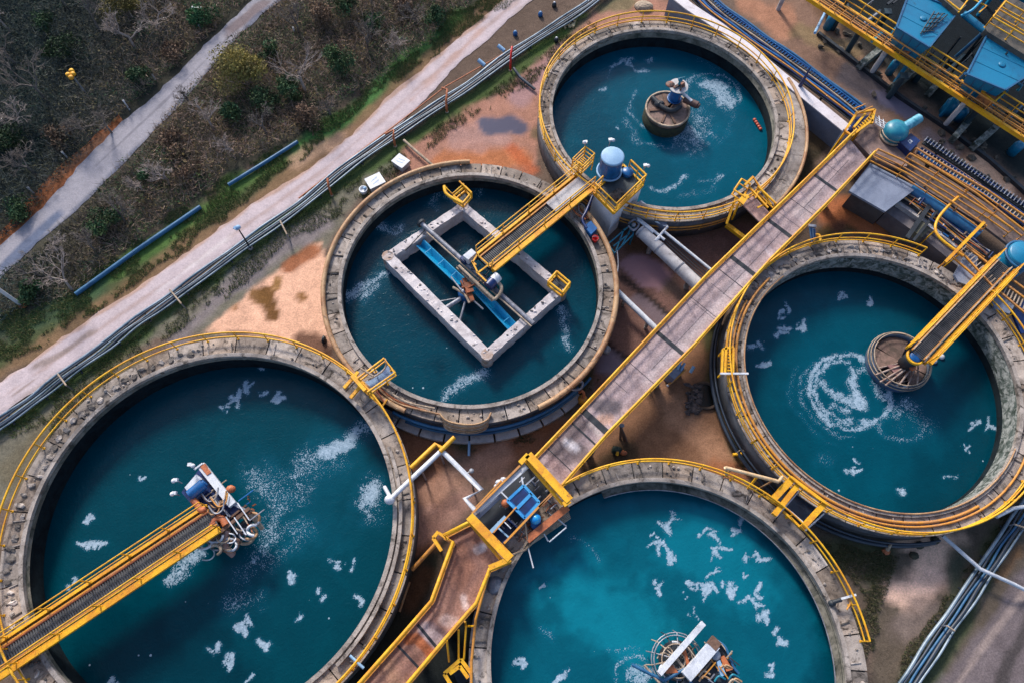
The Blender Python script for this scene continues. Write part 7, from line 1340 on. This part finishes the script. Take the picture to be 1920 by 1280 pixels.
bare_tree(190, 60, 4.6, .9, BARKD, 37, 'dark bare tree at the top edge above the signal mast')
bare_tree(70, 330, 3.4, 1.1, BARKD, 39, 'dark bare tree above the rust coloured verge of the path')
bare_tree(400, 240, 3.2, 1.0, BARK, 41, 'grey bare tree just below the path middle')
bare_tree(500, 250, 2.8, 1.1, BARKD, 43, 'low dark bare tree above the shorter blue pipe')
def shrub(px, py, r_, h, mat, seed, label, n=1500, tone=((.6, 1.5))):
    b_ = P(px, py, 0); rr = np.random.default_rng(seed); t = T('leafy_shrub', label, 'shrub', tuple(b_), 'leafy shrubs in the scrub')
    k = rr.integers(5, 9); cc = np.stack([rr.uniform(-.6, .6, k)*r_, rr.uniform(-.6, .6, k)*r_, rr.uniform(.35, .9, k)*h], 1); cr_ = rr.uniform(.3, .6, k)*r_; ct = rr.uniform(*tone, k)
    i = rr.integers(0, k, n); d = rr.normal(size=(n, 3)); d /= np.linalg.norm(d, axis=1)[:, None]; c = cc[i]+d*(cr_[i]*rr.uniform(.5, 1.15, n))[:, None]*np.array([1, 1, .8]); c[:, 2] = np.maximum(c[:, 2], .05)
    a = rr.normal(size=(n, 3)); a /= np.linalg.norm(a, axis=1)[:, None]; b2 = np.cross(a, rr.normal(size=(n, 3))); b2 /= np.linalg.norm(b2, axis=1)[:, None]; s_ = rr.uniform(.05, .13, n)[:, None]
    V = np.stack([c-a*s_, c+b2*s_*.5, c+a*s_, c-b2*s_*.5], 1).reshape(-1, 3); col = np.repeat((ct[i]*rr.uniform(.75, 1.25, n))[:, None], 3, 1)
    o = np_mesh('crown', V, np.arange(n*4).reshape(n, 4), {'Col': ('FACE', col)}, mat); o.parent = t; o['_o'] = tuple(b_)
    m = MB(); rr2 = random.Random(seed)
    for j in range(7): e = cc[j % k]; m.tube([b_, b_+Vector((e[0]*.5, e[1]*.5, e[2]*.55)), b_+Vector(e)], .04, 5, r2=.015)
    m.build('stem', BARK, t); return t
shrub(468, 160, 2.3, 3.0, LEAFY, 2, 'yellow olive rounded shrub beside the path, left of the pale tree', 5200, (.7, 1.5))
shrub(640, 140, 1.5, 1.8, LEAFG, 4, 'dark green shrub right of the pale leafless tree', 2200)
shrub(545, 175, 1.3, 1.4, LEAFG, 6, 'dark green shrub at the foot of the pale leafless tree', 1800)
shrub(600, 40, 1.4, 1.8, LEAFB, 9, 'brown leafy shrub near the top edge above the pale tree', 1800)
shrub(655, 30, 1.2, 1.8, LEAFG, 10, 'dark green shrub at the top edge between two roads', 1800)
shrub(385, 45, 1.3, 1.3, M('g', (1, 1, 1, 1)) if False else leafmat('bright_green_leaf', S(46, 92, 62), S(62, 100, 58)), 12, 'bright green shrub by the small white lamp', 1800)
shrub(240, 30, 1.7, 2.0, LEAFY, 13, 'dull olive shrub at the top edge of the upper wood', 2200, (.35, .7))
shrub(430, 225, 1.3, 1.2, LEAFG, 14, 'dark green shrub below the yellow olive one', 1600)
shrub(205, 425, 1.4, 1.2, LEAFG, 16, 'dark green shrub near the middle of the long blue pipe', 1600)
shrub(330, 280, 1.3, 1.2, LEAFB, 18, 'brown leafy shrub below the path centre', 1600)
shrub(130, 105, 1.6, 1.8, LEAFG, 20, 'blackish green shrub behind the signal mast', 1800, (.4, .8))
shrub(20, 270, 1.6, 1.6, LEAFG, 22, 'blackish green shrub at the left edge above the path', 1800, (.4, .8))
shrub(60, 555, 1.1, 1.1, LEAFG, 24, 'dark green shrub right of the leaning white pole', 1400)
shrub(760, 20, 1.2, 1.3, LEAFB, 26, 'brown leafy shrub at the top edge beside the gravel road verge', 1500)
xt = [((210, 250), 4.0, BARKD, 'dark bare tree hugging the path edge left of the yellow olive shrub'), ((300, 60), 4.4, BARK, 'pale bare tree midway between signal mast and top of the path'), ((20, 60), 5.2, BARK, 'grey bare tree nearest the upper left picture corner'), ((130, 20), 5., BARKD, 'dark bare tree at the top edge left of the pale wooden pole'), ((45, 240), 4.4, BARK, 'grey bare tree at the left edge above the path'), ((170, 260), 3.6, BARKD, 'low dark bare tree between signal mast and white marker posts'),
 ((270, 360), 3.0, BARK, 'grey bare tree in the scrub beneath the lower part of the path'), ((360, 200), 3.2, BARKD, 'dark bare tree at the path edge left of the yellow olive shrub'), ((440, 290), 2.8, BARK, 'grey low bare tree left of the shorter blue pipe'), ((620, 215), 2.8, BARKD, 'dark bare tree on the verge below the pale tallest tree'), ((740, 100), 3.2, BARK, 'grey bare tree beside the green verge right of the tallest tree'), ((560, 60), 4.2, BARKD, 'dark bare tree above the pale tallest tree'), ((700, 20), 3.8, BARK, 'grey bare tree at the top edge between the two roads'), ((830, 10), 3., BARKD, 'dark bare tree at the top edge nearest the gravel road'), ((180, 470), 3., BARKD, 'dark bare tree just above the long blue pipe'), ((110, 470), 3., BARK, 'grey bare tree right of the lower end of the path')]
for k, ((px, py), h, mt, lb) in enumerate(xt): bare_tree(px, py, h, 1.0, mt, 60+k*3, lb, first=.26, r0=.07)
xs2 = [((290, 330), LEAFG, 'dark green shrub in scrub below the marker posts'), ((510, 110), LEAFG, 'dark green shrub directly right of the yellow olive shrub'), ((700, 60), LEAFG, 'dark green shrub near the green verge, upper half'), ((580, 230), LEAFB, 'brown leafy shrub above the right end of the shorter blue pipe'), ((365, 330), LEAFB, 'brown leafy shrub above the gap between the blue pipes'), ((270, 160), LEAFG, 'dark green shrub at the path edge right of signal mast'), ((112, 268), LEAFB, 'brown shrub beside the rust coloured verge'), ((320, 110), LEAFB, 'brown shrub by the path in the upper wood'), ((90, 60), LEAFG, 'blackish shrub in the upper left wood'), ((40, 400), LEAFG, 'blackish shrub left of the rust coloured verge'), ((820, 50), LEAFG, 'dark green shrub on the verge of the gravel road near the top'), ((500, 200), LEAFG, 'dark green shrub left of the pale tree foot')]
for k, ((px, py), mt, lb) in enumerate(xs2): shrub(px, py, 1.0+.12*(k % 4), 1.1+.2*(k % 3), mt, 200+k, lb, 1300, (.5, 1.3))
# the verge of the path
o = ribbon('path_verge', [(-120, 560), (-20, 455), (40, 390), (100, 325), (160, 272), (222, 214)], [(-120, 600), (0, 472), (70, 405), (138, 326), (196, 262), (232, 228)], 0., (158, 100, 68), [('l', [(100, 340), (200, 250)], 8, 10, (150, 116, 96), .7, 0)], SHEET, .8, 200, 12); o.location.z = -.025

# dark steelwork and pipes under and between the hoppers
t = T('process_steelwork', 'dark steel beams and thin pipes filling the shade between the blue hoppers', 'steelwork', tuple(P(1780, 90, 0)))
rs = random.Random(12)
for k in range(40):
    x0 = rs.uniform(1560, 1930); y0 = (x0-1560)*.62-20+rs.uniform(-60, 62); z_ = rs.uniform(.6, 3.6); a_ = P(x0, y0, z_)
    dv = Vector(rs.choice(((1, -.95, 0), (.8, .78, 0), (.75, .82, 0), (.1, .1, 1.2))))*rs.uniform(.9, 3.2)
    m = MB()
    if rs.random() < .5: m.bar(a_, a_+dv, rs.choice((.08, .14, .2)), .14)
    else: m.tube([a_, a_+dv*.6, a_+dv*.6+Vector((0, 0, -.5))], rs.choice((.05, .08, .12)), 8)
    m.build('member', rs.choice((M('dark_teal_steel', (1, 1, 1, 1)), M('dark_teal_steel', (1, 1, 1, 1)), DARK, PIPED, MBLUE, TEAL, GREY)), t)
# more clutter along the service deck
t = T('deck_pipework', 'small pipes, valves and brackets crowded below the service deck edge', 'pipes', tuple(P(1770, 430, 2.0)))
for k in range(30):
    x0 = rs.uniform(1700, 1860); y0 = 372+(x0-1700)*.70+rs.uniform(-14, 26); a_ = P(x0, y0, rs.uniform(2.0, 2.6)); dv = Vector(rs.choice(((1, -.9, 0), (.6, .7, 0), (.8, -.7, .1))))*rs.uniform(.3, 1.3)
    MB().tube([a_, a_+dv], rs.choice((.03, .05, .08)), 6).build('small_pipe', rs.choice((ORG, STONE, NAVY, WHT, COP, BLUE)), t)
